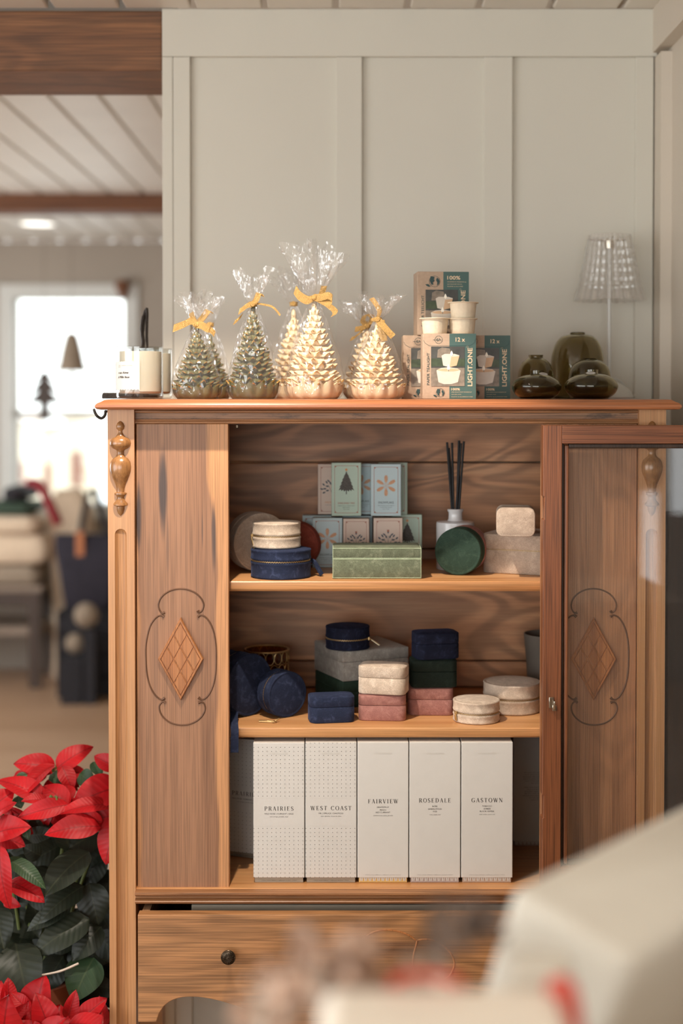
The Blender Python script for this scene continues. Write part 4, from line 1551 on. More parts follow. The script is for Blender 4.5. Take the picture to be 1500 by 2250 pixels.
mm = 1 / 1359.0


def bowpx(items):
    """items given in pixels relative to the knot: [(dx, toward viewer, dz up)], half-width vector in px"""
    return [([(x * mm, -d * mm, z * mm) for x, d, z in pts], tuple(c * mm for c in wv)) for pts, wv in items]


bow_small_green = bowpx([([(0, 0, 0), (-10, 4, 8), (-26, 8, 0), (-50, 5, -9)], (1.5, 0, 8.5)), ([(0, 0, 0), (12, 4, -2), (26, 6, -10), (30, 3, -8), (22, 3, -4)], (2, 0, 8)),
                         ([(0, 0, 0), (14, 2, 14), (26, 2, 30), (32, 0, 26)], (6, 0, -3)), ([(0, 0, 0), (16, 3, -4), (34, 3, -14), (40, 0, -22)], (2, 0, 6)), ([(0, 0, 0), (-8, -4, 14), (-12, -6, 26)], (5, 0, 3))])
bow_tall_green = bowpx([([(0, 0, 0), (-10, 3, -2), (-26, 4, -14), (-30, 2, -16)], (2, 0, 7)), ([(0, 0, 0), (8, 3, 10), (14, 3, 24), (20, 0, 18)], (6, 0, -2)), ([(4, 0, 2), (22, -4, 0), (44, -6, -6), (60, -8, -24)], (1, 0.5, 2.0)), ([(-24, -6, -24), (-34, -8, -34), (-42, -8, -40)], (3, 0, 6))])
bow_tall_cream = bowpx([([(0, 0, 0), (-14, 3, -6), (-32, 3, 4), (-42, 0, 18)], (3, 0, 9)), ([(0, 0, 0), (14, 4, 0), (30, 6, 4), (40, 5, -2), (34, 2, -10), (18, 2, -8)], (0.5, 0, 8)), ([(10, -2, 0), (18, -3, 12), (22, -4, 26)], (6.5, 0, 0)), ([(8, 2, -4), (30, 2, -16), (46, 0, -30), (42, 0, -40)], (6, 0, 3))])
bow_small_cream = bowpx([([(-2, 0, 0), (4, 5, 18), (-6, 6, 36), (-14, 5, 46)], (5, 0, 2)), ([(0, 0, 0), (12, 5, -14), (26, 6, -30), (34, 4, -38)], (5, 0, 5)), ([(6, 1, -2), (10, 2, -22), (12, 2, -48)], (9, 0, 1)), ([(-14, 0, -1), (-4, 2, 1), (4, 3, 0)], (0, 0, 3))])
bow_back = bowpx([([(0, 0, 0), (-10, 3, 12), (-2, 3, 26), (12, 2, 20), (4, 2, 2)], (6, 0, 2)), ([(0, 0, 0), (-16, 3, -6), (-28, 2, -8)], (1, 0, 6)), ([(-4, 0, -4), (-28, 2, -26), (-38, 2, -30)], (3, 0, 5))])

tree_candle(432.5, 2.305, 166 * mm, 54 * mm, 'wax_green', 'small dark green tree candle in clear wrap with a gold bow tied to the left', 12, 163 * mm, 62 * mm, 40 * mm, 3, bow_small_green, lean=0.20)
tree_candle(556, 2.315, 212 * mm, 57 * mm, 'wax_green', 'tall dark green tree candle in clear wrap between the small green and tall cream ones', 15, 208 * mm, 68 * mm, 36 * mm, 5, bow_tall_green, lean=-0.05)
tree_candle(690, 2.310, 224 * mm, 63 * mm, 'wax_cream', 'tallest cream tree candle with a big puffed cellophane top', 14, 222 * mm, 104 * mm, 58 * mm, 8, bow_tall_cream)
tree_candle(829, 2.305, 176 * mm, 60 * mm, 'wax_cream', 'small cream tree candle in clear wrap beside the tealight cartons', 11, 174 * mm, 50 * mm, 42 * mm, 13, bow_small_cream, lean=0.1)
tree_candle(806, 2.430, 176 * mm * 1.03, 58 * mm, 'wax_cream', 'cream tree candle standing behind the small cream one', 11, 168 * mm, 52 * mm, 42 * mm, 21, bow_back, lean=-0.25)
tree_candle(645, 2.460, 212 * mm, 60 * mm, 'wax_cream', 'wrapped tree candle hidden behind the tallest cream one, only its wrap showing', 13, 222 * mm, 70 * mm, 46 * mm, 25, None)
tree_candle(462, 2.440, 150 * mm, 52 * mm, 'wax_green', 'small green tree candle hidden behind the two green ones', 11, 172 * mm, 56 * mm, 46 * mm, 29, None, lean=-0.5)

# ---- tealight cartons
CW, CH, CD = 117 / (F / 2.285), 143.5 / (F / 2.285), 0.062


def carton(x, y, z, label, kind='front', yaw=0.0, dep=CD):
    t = thing('tealight_carton', label, 'box', (x, y, z), yaw, 'cartons of paper tealights')
    mb = MB()
    mb.box(-CW / 2, CW / 2, 0, dep, 0, CH)
    mb.build('carton', 'kraft', t, bevel=0.0007)
    mb = MB()
    e = -0.0003
    # unit drawing: u,v in carton fractions
    U = lambda u: (u - 0.5) * CW
    V_ = lambda v: v * CH
    R_ = lambda u0, u1, v0, v1, d, m: mb.rect(U(u0), U(u1), V_(v0), V_(v1), e * d, m)
    if kind != 'top':
        R_(0.50, 0.998, 0.002, 0.998, 1, 0)
        pu0, pu1, pv0, pv1 = 0.155, 0.785, 0.195, 0.80
        text(mb, '~6h', U(0.265), V_(0.885), CW * 0.15, e * 2, 3, height=CH * 0.045)
        c = circle(U(0.295), V_(0.905), CW * 0.070, 24)
        thickline(mb, c + c[:1], 0.0005, e * 2, 3)
        text(mb, '12 x', U(0.70), V_(0.875), CW * 0.17, e * 2, 2, height=CH * 0.062, bold=0.0004)
        thickline(mb, [(U(0.01), V_(0.90)), (U(0.04), V_(0.855)), (U(0.12), V_(0.815)), (U(0.88), V_(0.815)), (U(0.96), V_(0.855)), (U(0.99), V_(0.92))], 0.00045, e * 3, 3)
        text(mb, 'PAPER TEALIGHT', U(0.125), V_(0.46), CH * 0.49, e * 2, 3, height=CW * 0.048, rot=pi / 2)
        text(mb, 'LIGHT.ONE', U(0.93), V_(0.485), CH * 0.58, e * 2, 2, height=CW * 0.085, rot=pi / 2, bold=0.0005)
        text(mb, '100%', U(0.615), V_(0.13), CW * 0.16, e * 2, 2, height=CH * 0.034, bold=0.0003)
        for i, s in enumerate(('FIRE RESISTANT PAPERCUP', 'NATURAL WAX', 'PLASTIC & ALUMINIUM FREE')):
            text(mb, s, U(0.54 + 0.0083 * len(s)), V_(0.098 - i * 0.036), CW * 0.0166 * len(s), e * 2, 2, height=CH * 0.013)
        gx, gz, gr = U(0.33), V_(0.095), CW * 0.078
    else:
        R_(0.50, 0.998, 0.70, 0.998, 1, 0)
        R_(0.785, 0.998, 0.002, 0.70, 1, 0)
        pu0, pu1, pv0, pv1 = 0.155, 0.785, 0.11, 0.715
        text(mb, '100%', U(0.70), V_(0.875), CW * 0.25, e * 2, 2, height=CH * 0.055, bold=0.0004)
        for i, s in enumerate(('FEUERFESTE PAPIERH\u00dcLLE', 'NAT\u00dcRLICHES WACHS', 'PLASTIK & ALU FREI')):
            text(mb, s, U(0.58 + 0.0083 * len(s)), V_(0.832 - i * 0.036), CW * 0.0166 * len(s), e * 2, 2, height=CH * 0.014)
        text(mb, 'PAPER TEELICHT', U(0.125), V_(0.38), CH * 0.49, e * 2, 3, height=CW * 0.052, rot=pi / 2)
        text(mb, 'LIGHT.ONE', U(0.93), V_(0.41), CH * 0.58, e * 2, 2, height=CW * 0.085, rot=pi / 2, bold=0.0005)
        gx, gz, gr = U(0.33), V_(0.845), CW * 0.105
    # small ring of the registered mark
    c = circle(U(0.835), V_(0.795) if kind != 'top' else V_(0.72), CW * 0.017, 12)
    thickline(mb, c + c[:1], 0.0002, e * 2, 2)
    # globe with a leaf
    c = circle(gx, gz, gr, 26)
    thickline(mb, c + c[:1], 0.0005, e * 2, 3)
    mb.flat([(gx + gr * a, gz + gr * b_) for a, b_ in ((-0.9, 0.1), (-0.75, 0.95), (0.0, 0.8), (-0.15, 0.35), (0.0, 0.1), (-0.35, -0.2), (-0.2, -0.6), (-0.6, -0.6))], e * 3, 3)
    mb.flat([(gx + gr * a, gz + gr * b_) for a, b_ in ((0.25, 0.25), (0.45, 0.7), (0.8, 0.35), (0.93, -0.05), (0.7, -0.55), (0.4, -0.75), (0.5, -0.25))], e * 3, 3)
    mb.flat([(gx + gr * a, gz + gr * b_) for a, b_ in ((-0.75, -0.95), (-1.2, -0.5), (-1.75, -0.55), (-1.45, -0.85), (-1.1, -1.0))], e * 3, 3)
    # the picture on the front: two lit tealights on a table before greenery
    PU = lambda a: U(pu0 + (pu1 - pu0) * a)
    PV = lambda b_: V_(pv0 + (pv1 - pv0) * b_)
    mb.rect(PU(0), PU(1), PV(0), PV(1), e * 2, 4)
    mb.rect(PU(0), PU(1), PV(0.50), PV(0.70), e * 3, 5)
    mb.rect(PU(0), PU(1), PV(0), PV(0.46), e * 3.2, 6)
    mb.flat([(PU(a), PV(b_)) for a, b_ in ((0.18, 0.72), (0.20, 0.92), (0.32, 0.98), (0.55, 0.95), (0.60, 0.84), (0.52, 0.72))], e * 3.4, 6)
    mb.flat([(PU(a), PV(b_)) for a, b_ in ((0.36, 0.52), (0.31, 0.77), (0.40, 0.815), (0.70, 0.815), (0.84, 0.78), (0.76, 0.52), (0.55, 0.48))], e * 3.8, 7)
    mb.flat([(PU(a), PV(b_)) for a, b_ in ((0.55, 0.48), (0.60, 0.74), (0.84, 0.76), (0.76, 0.52))], e * 4.0, 8)
    mb.flat([(PU(a), PV(b_)) for a, b_ in ((0.22, 0.10), (0.16, 0.40), (0.30, 0.46), (0.55, 0.48), (0.78, 0.45), (0.88, 0.39), (0.80, 0.10), (0.60, 0.05), (0.38, 0.05))], e * 4.4, 7)
    mb.flat(circle(PU(0.52), PV(0.41), (PU(0.84) - PU(0.20)) / 2, 22, rz=(PV(0.45) - PV(0.37)) / 2), e * 4.6, 8)
    for fu, fv, k in ((0.61, 0.76, 1.0), (0.52, 0.40, 1.1)):
        mb.flat([(PU(fu + a * k), PV(fv + b_ * k)) for a, b_ in ((0, 0), (-0.045, 0.04), (-0.03, 0.09), (0.0, 0.14), (0.03, 0.09), (0.045, 0.04))], e * 5.2, 9)
    thickline(mb, [(PU(0.525), PV(0.375)), (PU(0.52), PV(0.43))], 0.0007, e * 5.6, 3)
    mb.build('printed_front', ['teal', 'kraft', 'kraftprint', 'tealdark', 'ph_dark', 'ph_green', 'ph_grey', 'ph_cup', 'ph_peach', 'ph_flame'], t)
    return t


yc = 2.285
xa = PX(987, yc, 800)
carton(xa, yc, ZT + 0.0002, 'front tealight carton in full light, cups stacked on its top')
carton(PX(1064, 2.355, 800), 2.355, ZT + 0.0002, 'tealight carton half hidden behind the front one, next to the vases')
carton(PX(942, 2.356, 800), 2.356, ZT + 0.0002, 'tealight carton behind the front one, beside the small cream tree')
carton(PX(973, 2.362, 660), 2.3565, ZT + CH + 0.0006, 'upright tealight carton on top of the stack behind the paper cups', 'top', radians(4), 0.055)


def cup(px, y, z, label):
    t = thing('tealight_cup', label, 'tealight', (PX(px, y, 710), y, z), random.uniform(0, 3), 'paper tealight cups on the front carton')
    mb = MB()
    R, h = 0.0208, 0.0252
    mb.lathe([(0.0001, 0.0), (R * 0.90, 0.0), (R * 0.93, 0.0012), (R * 1.04, h - 0.0015), (R * 1.20, h - 0.0012), (R * 1.22, h - 0.0004), (R * 1.20, h + 0.0004), (R * 1.02, h), (R * 0.99, h - 0.002), (R * 0.96, h * 0.72), (0.0001, h * 0.72)], 64, 0, False, False,
             rf=lambda a, k: 1 + (0.012 * sin(32 * a) + 0.008 * sin(19 * a + 1) if 1 < k < 4 else 0))
    mb.build('paper_shell', 'cup', t, sharp=45)
    mb = MB()
    mb.lathe([(0.0001, h * 0.75), (R * 0.95, h * 0.75), (R * 0.97, h * 0.78), (R * 0.5, h * 0.80), (0.0001, h * 0.80)], 32)
    mb.build('wax', 'wax_cream', t)
    mb = MB()
    mb.tube([(0, 0, h * 0.79), (0.0005, 0, h * 0.95)], 0.0006, 6)
    mb.build('wick', 'wax_cream', t)


zc_ = ZT + CH + 0.0006
cup(955, 2.315, zc_, 'paper tealight cup on the left end of the front carton')
cup(1015, 2.322, zc_, 'paper tealight cup with another cup stacked on it')
cup(1017, 2.321, zc_ + 0.0262, 'topmost paper tealight cup, stacked on another cup')


# ---- smoked glass vases
def vase(px, y, outer, label, wall=0.0025, sticker=None):
    t = thing('glass_vase', label, 'vase', (PX(px, y, 830), y, ZT + 0.0004), 0, 'olive smoked glass vases')
    mb = MB()
    prof = [(0.0001, 0.0)] + outer
    inner = []
    n = len(outer)
    for i in range(n - 1, 0, -1):
        r, z = outer[i]
        a = Vector(outer[max(i - 1, 0)])
        b_ = Vector(outer[min(i + 1, n - 1)])
        d = (b_ - a).normalized()
        nn = Vector((-d.y, d.x))
        inner.append((max(r + nn.x * wall, 0.001), max(z + nn.y * wall, 0.004)))
    inner = [(min(r, max(q[0] for q in outer)), z) for r, z in inner]
    inner[0] = (outer[-1][0] - wall, outer[-1][1])
    prof = prof + inner + [(0.0001, 0.0045)]
    mb.lathe(prof, 72, 0, False, False)
    mb.build('vase_body', 'smoke', t, sharp=60)
    if sticker:
        r, z, ang, tilt = sticker
        mb = MB()
        T = Matrix.Rotation(radians(ang), 4, 'Z') @ Matrix.Translation((0, -r, z)) @ Matrix.Rotation(radians(-tilt), 4, 'X')
        ov = circle(0, 0, 0.0078, 24, rz=0.0056)
        mb.flat(ov, -0.0004, 0, T)
        thickline(mb, circle(0, 0, 0.0070, 24, rz=0.0050) + [(0.0070, 0)], 0.0004, -0.0007, 1, T)
        for i, (wd_, zz) in enumerate(((0.008, 0.0014), (0.010, -0.0004), (0.006, -0.0022))):
            mb.rect(-wd_ / 2, wd_ / 2, zz, zz + 0.0006, -0.0007, 1, T)
        mb.build('oval_sticker', ['paper', 'ink'], t)
    return t


def flat_vase(R, h, nr, nh):
    o = [(R * 0.45, 0.0), (R * 0.62, 0.001), (R * 0.80, h * 0.12), (R * 0.93, h * 0.27), (R, h * 0.47), (R * 0.975, h * 0.60), (R * 0.88, h * 0.74), (R * 0.72, h * 0.86), (R * 0.52, h * 0.945), (nr * 1.25, h * 0.985), (nr * 1.02, h), (nr, h + nh * 0.3), (nr * 1.02, h + nh)]
    return smooth2(o, 3)


def dome_vase(R, h, nr, nh):
    o = [(R * 0.78, 0.0), (R * 0.90, 0.001), (R * 0.955, 0.006), (R * 0.98, h * 0.2), (R, h * 0.42), (R * 0.985, h * 0.58), (R * 0.92, h * 0.74), (R * 0.78, h * 0.88), (R * 0.58, h * 0.965), (nr * 1.2, h * 0.995), (nr, h + nh * 0.2), (nr * 0.98, h + nh * 0.5), (nr * 1.02, h + nh)]
    return smooth2(o, 3)


k1 = 1 / (F / 2.31)
vase(1178.5, 2.315, flat_vase(54.5 * k1, 54 * k1, 14.5 * k1, 8 * k1), 'flat disc-shaped smoked vase in front of the small jug, beside the cartons', sticker=(0.0215, 0.0398, 22, 66))
vase(1298.5, 2.315, flat_vase(58.5 * k1, 56 * k1, 15.0 * k1, 8 * k1), 'flat disc-shaped smoked vase in front of the tall dome vase, below the lamp', sticker=(0.0230, 0.0412, -12, 66))
vase(1176.5, 2.415, dome_vase(39.5 * k1 * 1.045, 92 * k1, 16.5 * k1, 8 * k1), 'small jug-like smoked vase with a short neck behind a flat one')
vase(1295, 2.412, dome_vase(46.5 * k1 * 1.045, 88 * k1, 18 * k1, 2.5 * k1), 'squat dome smoked vase squeezed between a flat vase and the tallest vase')
vase(1268, 2.500, dome_vase(60 * k1 * 1.06, 153 * k1, 18 * k1, 3 * k1), 'tallest smoked glass vase, a big rounded dome at the back')

# ---- crystal table lamp
yl = 2.572
t = thing('table_lamp', 'clear cut-crystal table lamp with a slim white stem behind the vases', 'lamp', (PX(1338, yl, 700), yl, ZT + 0.0003))
sl = yl / F
xl = PX(1338, yl, 700)
mb = MB()
bz = lambda py: PZ(py, yl) - ZT
mb.lathe([(0.0001, 0.0), (55 * sl, 0.0), (56 * sl, 0.002), (55 * sl, 0.0045), (51 * sl, 0.0105), (41 * sl, 0.019), (28 * sl, 0.026), (12 * sl, 0.0305), (6 * sl, 0.034), (0.0001, 0.034)], 48)
mb.build('base', 'lampwhite', t)
mb = MB()
mb.lathe([(0.0001, 0.030), (4.6 * sl, 0.030), (4.6 * sl, bz(545)), (0.0001, bz(545))], 16)
mb.build('stem', 'lampwhite', t, sharp=40)
mb = MB()
zb, zt_ = bz(662), bz(517)
nr = 24
seg = nr * 8
rs = []
rows = 40
for i in range(rows + 1):
    f = i / rows
    r0 = (74 + (46 - 74) * f + 3.0 * (1 - f) ** 6) * sl
    ring = []
    for j in range(seg):
        a = 2 * pi * j / seg
        fl = abs(sin(nr * a / 2))
        gro = 0.060 * fl
        # horizontal cuts leave rows of facets on the upper five sixths
        cut = 0.022 * abs(sin(pi * f * 7.5)) if f > 0.2 else 0.0
        r = r0 * (1 - 0.030 + gro - cut)
        z = zb + (zt_ - zb) * f
        if i == 0:
            z += 0.0016 * (1 - fl)
        ring.append((r * cos(a), r * sin(a), z))
    rs.append(ring)
inner = [[(x * 0.955, y * 0.955, z) for x, y, z in r] for r in rs]
mb.rings(rs + inner[::-1], 0, True, False, False)
mb.build('lamp_shade', 'crystal', t, sharp=22)
mb = MB()
zh = bz(532)
for i in range(3):
    a = 2 * pi * i / 3 + 0.5
    mb.tube([(0, 0, zh + 0.002), (45 * sl * cos(a), 45 * sl * sin(a), zh + 0.006)], 0.0011, 6)
mb.lathe([(0.0001, zh - 0.012), (0.009, zh - 0.012), (0.010, zh - 0.004), (0.010, zh + 0.002), (0.006, zh + 0.005), (0.0001, zh + 0.005)], 20)
mb.build('shade_holder', 'steel', t)
mb = MB()
cpts = smooth2([(-2 * sl, 0.010, 0.030), (20 * sl, 0.020, 0.036), (44 * sl, 0.03, 0.022), (60 * sl, 0.035, 0.008), (68 * sl, 0.04, 0.0016)], 4)
mb.tube(cpts, 0.0014, 6)
mb.build('power_cord', 'lampwhite', t)


# ================================================================== on the shelves
def zip_round(name, label, R, H, mt, zf=0.52, loc=(0, 0, 0), rot=(0, 0, 0), pull=None, tassel=None, strap=None, gap=0.0036, teeth=True, cat='jewellery box', group='round velvet jewellery boxes'):
    """round velvet box closed with a metal zip; axis along local z"""
    t = thing(name, label, cat, loc, rot, group)
    z1, z2 = H * zf - gap / 2, H * zf + gap / 2
    b = 0.0011
    mb = MB()
    mb.lathe([(0.0001, 0.0), (R - 0.0035, 0.0), (R - 0.001, 0.0006), (R, 0.0022), (R - 0.0008, 0.004), (R - 0.0007, z1 - 0.004), (R + 0.0002, z1 - 0.0022), (R - 0.0004, z1 - 0.0004), (R - 0.003, z1), (R - 0.004, z1)], 72, 0, False, False)
    mb.build('base', mt, t, sharp=60)
    mb = MB()
    mb.lathe([(R - 0.0040, z2), (R - 0.0030, z2), (R - 0.0004, z2 + 0.0004), (R + 0.0002, z2 + 0.0022), (R - 0.0007, z2 + 0.004), (R - 0.0008, H - 0.0042), (R, H - 0.0026), (R - 0.0006, H - 0.0010), (R - 0.0024, H - 0.0005), (R - 0.0034, H - 0.0012), (R - 0.006, H - 0.0004), (R * 0.6, H + 0.0008), (0.0001, H + 0.0012)], 72, 0, False, False)
    mb.build('lid', mt, t, sharp=60)
    mb = MB()
    mb.lathe([(R - 0.0026, z1 - 0.001), (R - 0.0020, z1 + 0.0008), (R - 0.0020, z2 - 0.0008), (R - 0.0026, z2 + 0.001)], 72, 0, False, False)
    if teeth:
        n = int(2 * pi * R / 0.0021)
        for i in range(n):
            a = 2 * pi * i / n
            T = Matrix.Rotation(a, 4, 'Z') @ Matrix.Translation((R - 0.0016, 0, (z1 + z2) / 2 + (0.0003 if i % 2 else -0.0003)))
            mb.box(-0.0006, 0.0003, -0.0006, 0.0006, -0.0010, 0.0010, 1, T)
    mb.build('zipper', [mt, 'brass'], t, sharp=50)
    if pull is not None:
        ang, lng, tilt, pm = pull
        mb = MB()
        T = Matrix.Rotation(ang, 4, 'Z') @ Matrix.Translation((R + 0.0004, 0, (z1 + z2) / 2))
        mb.box(-0.001, 0.0018, -0.0022, 0.0022, -0.0026, 0.0026, 0, T)
        T2 = T @ Matrix.Translation((0.0022, 0, 0)) @ Matrix.Rotation(tilt, 4, 'Y')
        ringp = [(0.0, 0.0018 * cos(2 * pi * i / 14), -0.0012 + 0.0024 * sin(2 * pi * i / 14)) for i in range(14)]
        mb.tube(ringp, 0.0006, 6, 0, closed=True, T=T2)
        mb.prism([(-0.0022, -0.003), (-0.0030, -lng), (0.0030, -lng), (0.0022, -0.003)], -0.0007, 0.0007, 1, T2 @ Matrix.Rotation(pi / 2, 4, 'Z'))
        mb.build('zipper_pull', ['gold', pm], t, bevel=0.0003)
    if strap is not None:
        mb = MB()
        pts, hw = strap
        mb.strip(smooth2(pts, 5), hw, thick=0.0011)
        mb.build('strap', mt, t, sharp=60)
    return t


def round_flat(label, px, py_base, R_px, H_px, mt, Zs, zf=0.52, yaw=0.0, yoff=0.0, pull=None, strap=None, **kw):
    """round box lying flat whose nearest point shows at py_base on a support of height Zs"""
    y = yfor(py_base, Zs)
    k = KP(py_base, y)
    R = R_px * KP(py_base, y + R_px * k)
    yc_ = y + R + yoff
    return zip_round('round_jewellery_box', label, R, H_px * k, mt, zf, (PX(px, yc_, py_base), yc_, Zs + 0.0003), (0, 0, yaw), pull, None, strap, **kw), R, yc_


# ---- upper shelf
Z1 = ZS1
# blue round box with a small beige one on it
mmx = 1 / 1365.0
nav, Rn, yn = round_flat('midnight blue round velvet box at the left, a small beige box on its lid', 617, 1275.2, 66.5, 64, 'v_navy', Z1, 0.60,
                         strap=([(0.046, 0.012, 0.026), (0.054, 0.010, 0.023), (0.060, 0.006, 0.014), (0.066, 0.002, 0.004), (0.0672, 0.001, 0.0024)], (0.0022, 0.0042, 0.0012)))
zn = Z1 + 64 * (yn - Rn) / F + 0.0018
zip_round('round_jewellery_box', 'small beige velvet round box stacked on the midnight blue one', 54 * mmx * 1.01, 57 * mmx, 'v_beige', 0.47, (PX(607.5, yn + 0.004, 1180), yn + 0.004, zn), (0, 0, radians(-18)),
          pull=(radians(-148), 0.026, radians(12), 'gold'))
# large beige drum standing on its edge
y_ = 2.392
Rb = 65 / (F / y_)
zip_round('round_jewellery_box', 'large taupe velvet round box standing on edge against the left side', Rb, 0.046, 'v_taupe', 0.5, (PX(552, y_ , 1197), y_ + 0.026, Z1 + Rb + 0.0003), (pi / 2, 0, radians(24)))
y_ = 2.425
zip_round('round_jewellery_box', 'brick red round box standing behind the blue and beige stack', 52 / (F / y_), 0.030, 'v_red', 0.5, (PX(654, y_, 1205), y_ + 0.016, Z1 + 52 / (F / y_) + 0.0003), (pi / 2, 0, radians(-8)))
# green drum and a pink one behind it
y_ = 2.335
Rg = 52 / (F / y_)
ax = Vector((sin(radians(-17)), -cos(radians(-17)), 0))
c0 = Vector((PX(1005, y_, 1215), y_, Z1 + Rg + 0.0003))
zip_round('round_jewellery_box', 'bottle green round velvet box standing on edge, gold zip at its rim', Rg, 0.036, 'v_dgreen', 0.45, c0 - ax * 0.036, (pi / 2, 0, radians(-17)), pull=(radians(-148), 0.012, radians(14), 'gold'))
zip_round('round_jewellery_box', 'dusty pink round velvet box standing right behind the bottle green one', Rg, 0.030, 'v_pink', 0.45, c0 - ax * 0.0695, (pi / 2, 0, radians(-17)), teeth=False)


def hinged_box(name, label, wd, dp, H, mt, loc, yaw=0.0, lidf=0.36, r=0.0015, edge=None, dome=0.0, group=None, zipm=None, cat='jewellery box'):
    """velvet covered box with a lid; origin at the middle of its base"""
    t = thing(name, label, cat, loc, yaw, group)
    zl = H * (1 - lidf)
    e = 0.0008
    mb = MB()
    rstack(mb, wd, dp, r, [(0.0014, 0.0), (0.0004, 0.0006), (0.0, 0.0016), (0.0, zl - 0.0012), (0.0005, zl - 0.0005), (0.0014, zl - 0.0002)])
    mb.build('base', mt, t, sharp=45)
    mb = MB()
    lv = [(0.0014, zl + 0.0002), (0.0005, zl + 0.0005), (0.0, zl + 0.0012), (0.0, H - 0.0024), (0.0003, H - 0.0014), (0.0014, H - 0.0006)]
    if dome:
        lv += [(0.0028, H - 0.0008), (0.0040, H - 0.0002), (0.009, H + dome * 0.6), (min(wd, dp) * 0.32, H + dome)]
    else:
        lv += [(0.003, H - 0.0002), (0.006, H)]
    rstack(mb, wd, dp, r, lv)
    mb.build('lid', mt, t, sharp=45)
    if edge:
        mb = MB()
        for zz, ins in ((0.0012, 0.0), (zl - 0.0007, 0.0001), (zl + 0.0008, 0.0001), (H - 0.0012, 0.0002)):
            pts = [(x, y, zz) for x, y in rrect(wd - 2 * ins, dp - 2 * ins, r, 3)]
            mb.tube(pts, 0.0007, 6, closed=True)
        for sx in (-1, 1):
            mb.tube([(sx * (wd / 2 - 0.0002), -dp / 2 + 0.0002, 0.001), (sx * (wd / 2 - 0.0002), -dp / 2 + 0.0002, H - 0.001)], 0.0006, 6)
        mb.build('piping', edge, t)
    if zipm:
        mb = MB()
        out = rrect(wd, dp, r, 8)
        for i in range(len(out)):
            a, b_ = Vector(out[i]), Vector(out[(i + 1) % len(out)])
            n = max(1, int((b_ - a).length / 0.0021))
            for q in range(n):
                c = a + (b_ - a) * ((q + 0.5) / n)
                an = atan2((b_ - a).y, (b_ - a).x)
                T = Matrix.Translation((c.x, c.y, zl)) @ Matrix.Rotation(an, 4, 'Z')
                mb.box(-0.0005, 0.0005, -0.0004, 0.0006, -0.0009, 0.0009, 0, T)
        mb.build('zipper', zipm, t)
    return t


# sage green rectangular box in front
y_ = yfor(1272, Z1)
k = KP(1240, y_)
hinged_box('jewellery_box', 'sage green rectangular velvet box with pale piped edges at the shelf front', 194 * k, 0.082, 68.5 * k, 'v_green', (PX(828, y_, 1240), y_ + 0.041, Z1 + 0.0003), 0.0, 0.36, 0.001, 'v_edge')
# taupe boxes on the right
y_ = 2.365
T2 = hinged_box('jewellery_box', 'large taupe velvet zip box at the right end of the upper shelf', 0.150, 0.115, 0.066, 'v_taupe', (PX(1067, y_, 1215) + 0.085, y_ + 0.030, Z1 + 0.0003), radians(-24), 0.40, 0.016, None, 0.002, None, 'brass')
hinged_box('jewellery_box', 'small taupe velvet box with rounded corners on top of the large taupe one', 0.062, 0.046, 0.078, 'v_taupe', (PX(1131, 2.352, 1140), 2.352, Z1 + 0.0690 + 0.0235), (pi / 2, 0, radians(-6)), 0.5, 0.011, None, 0.001)


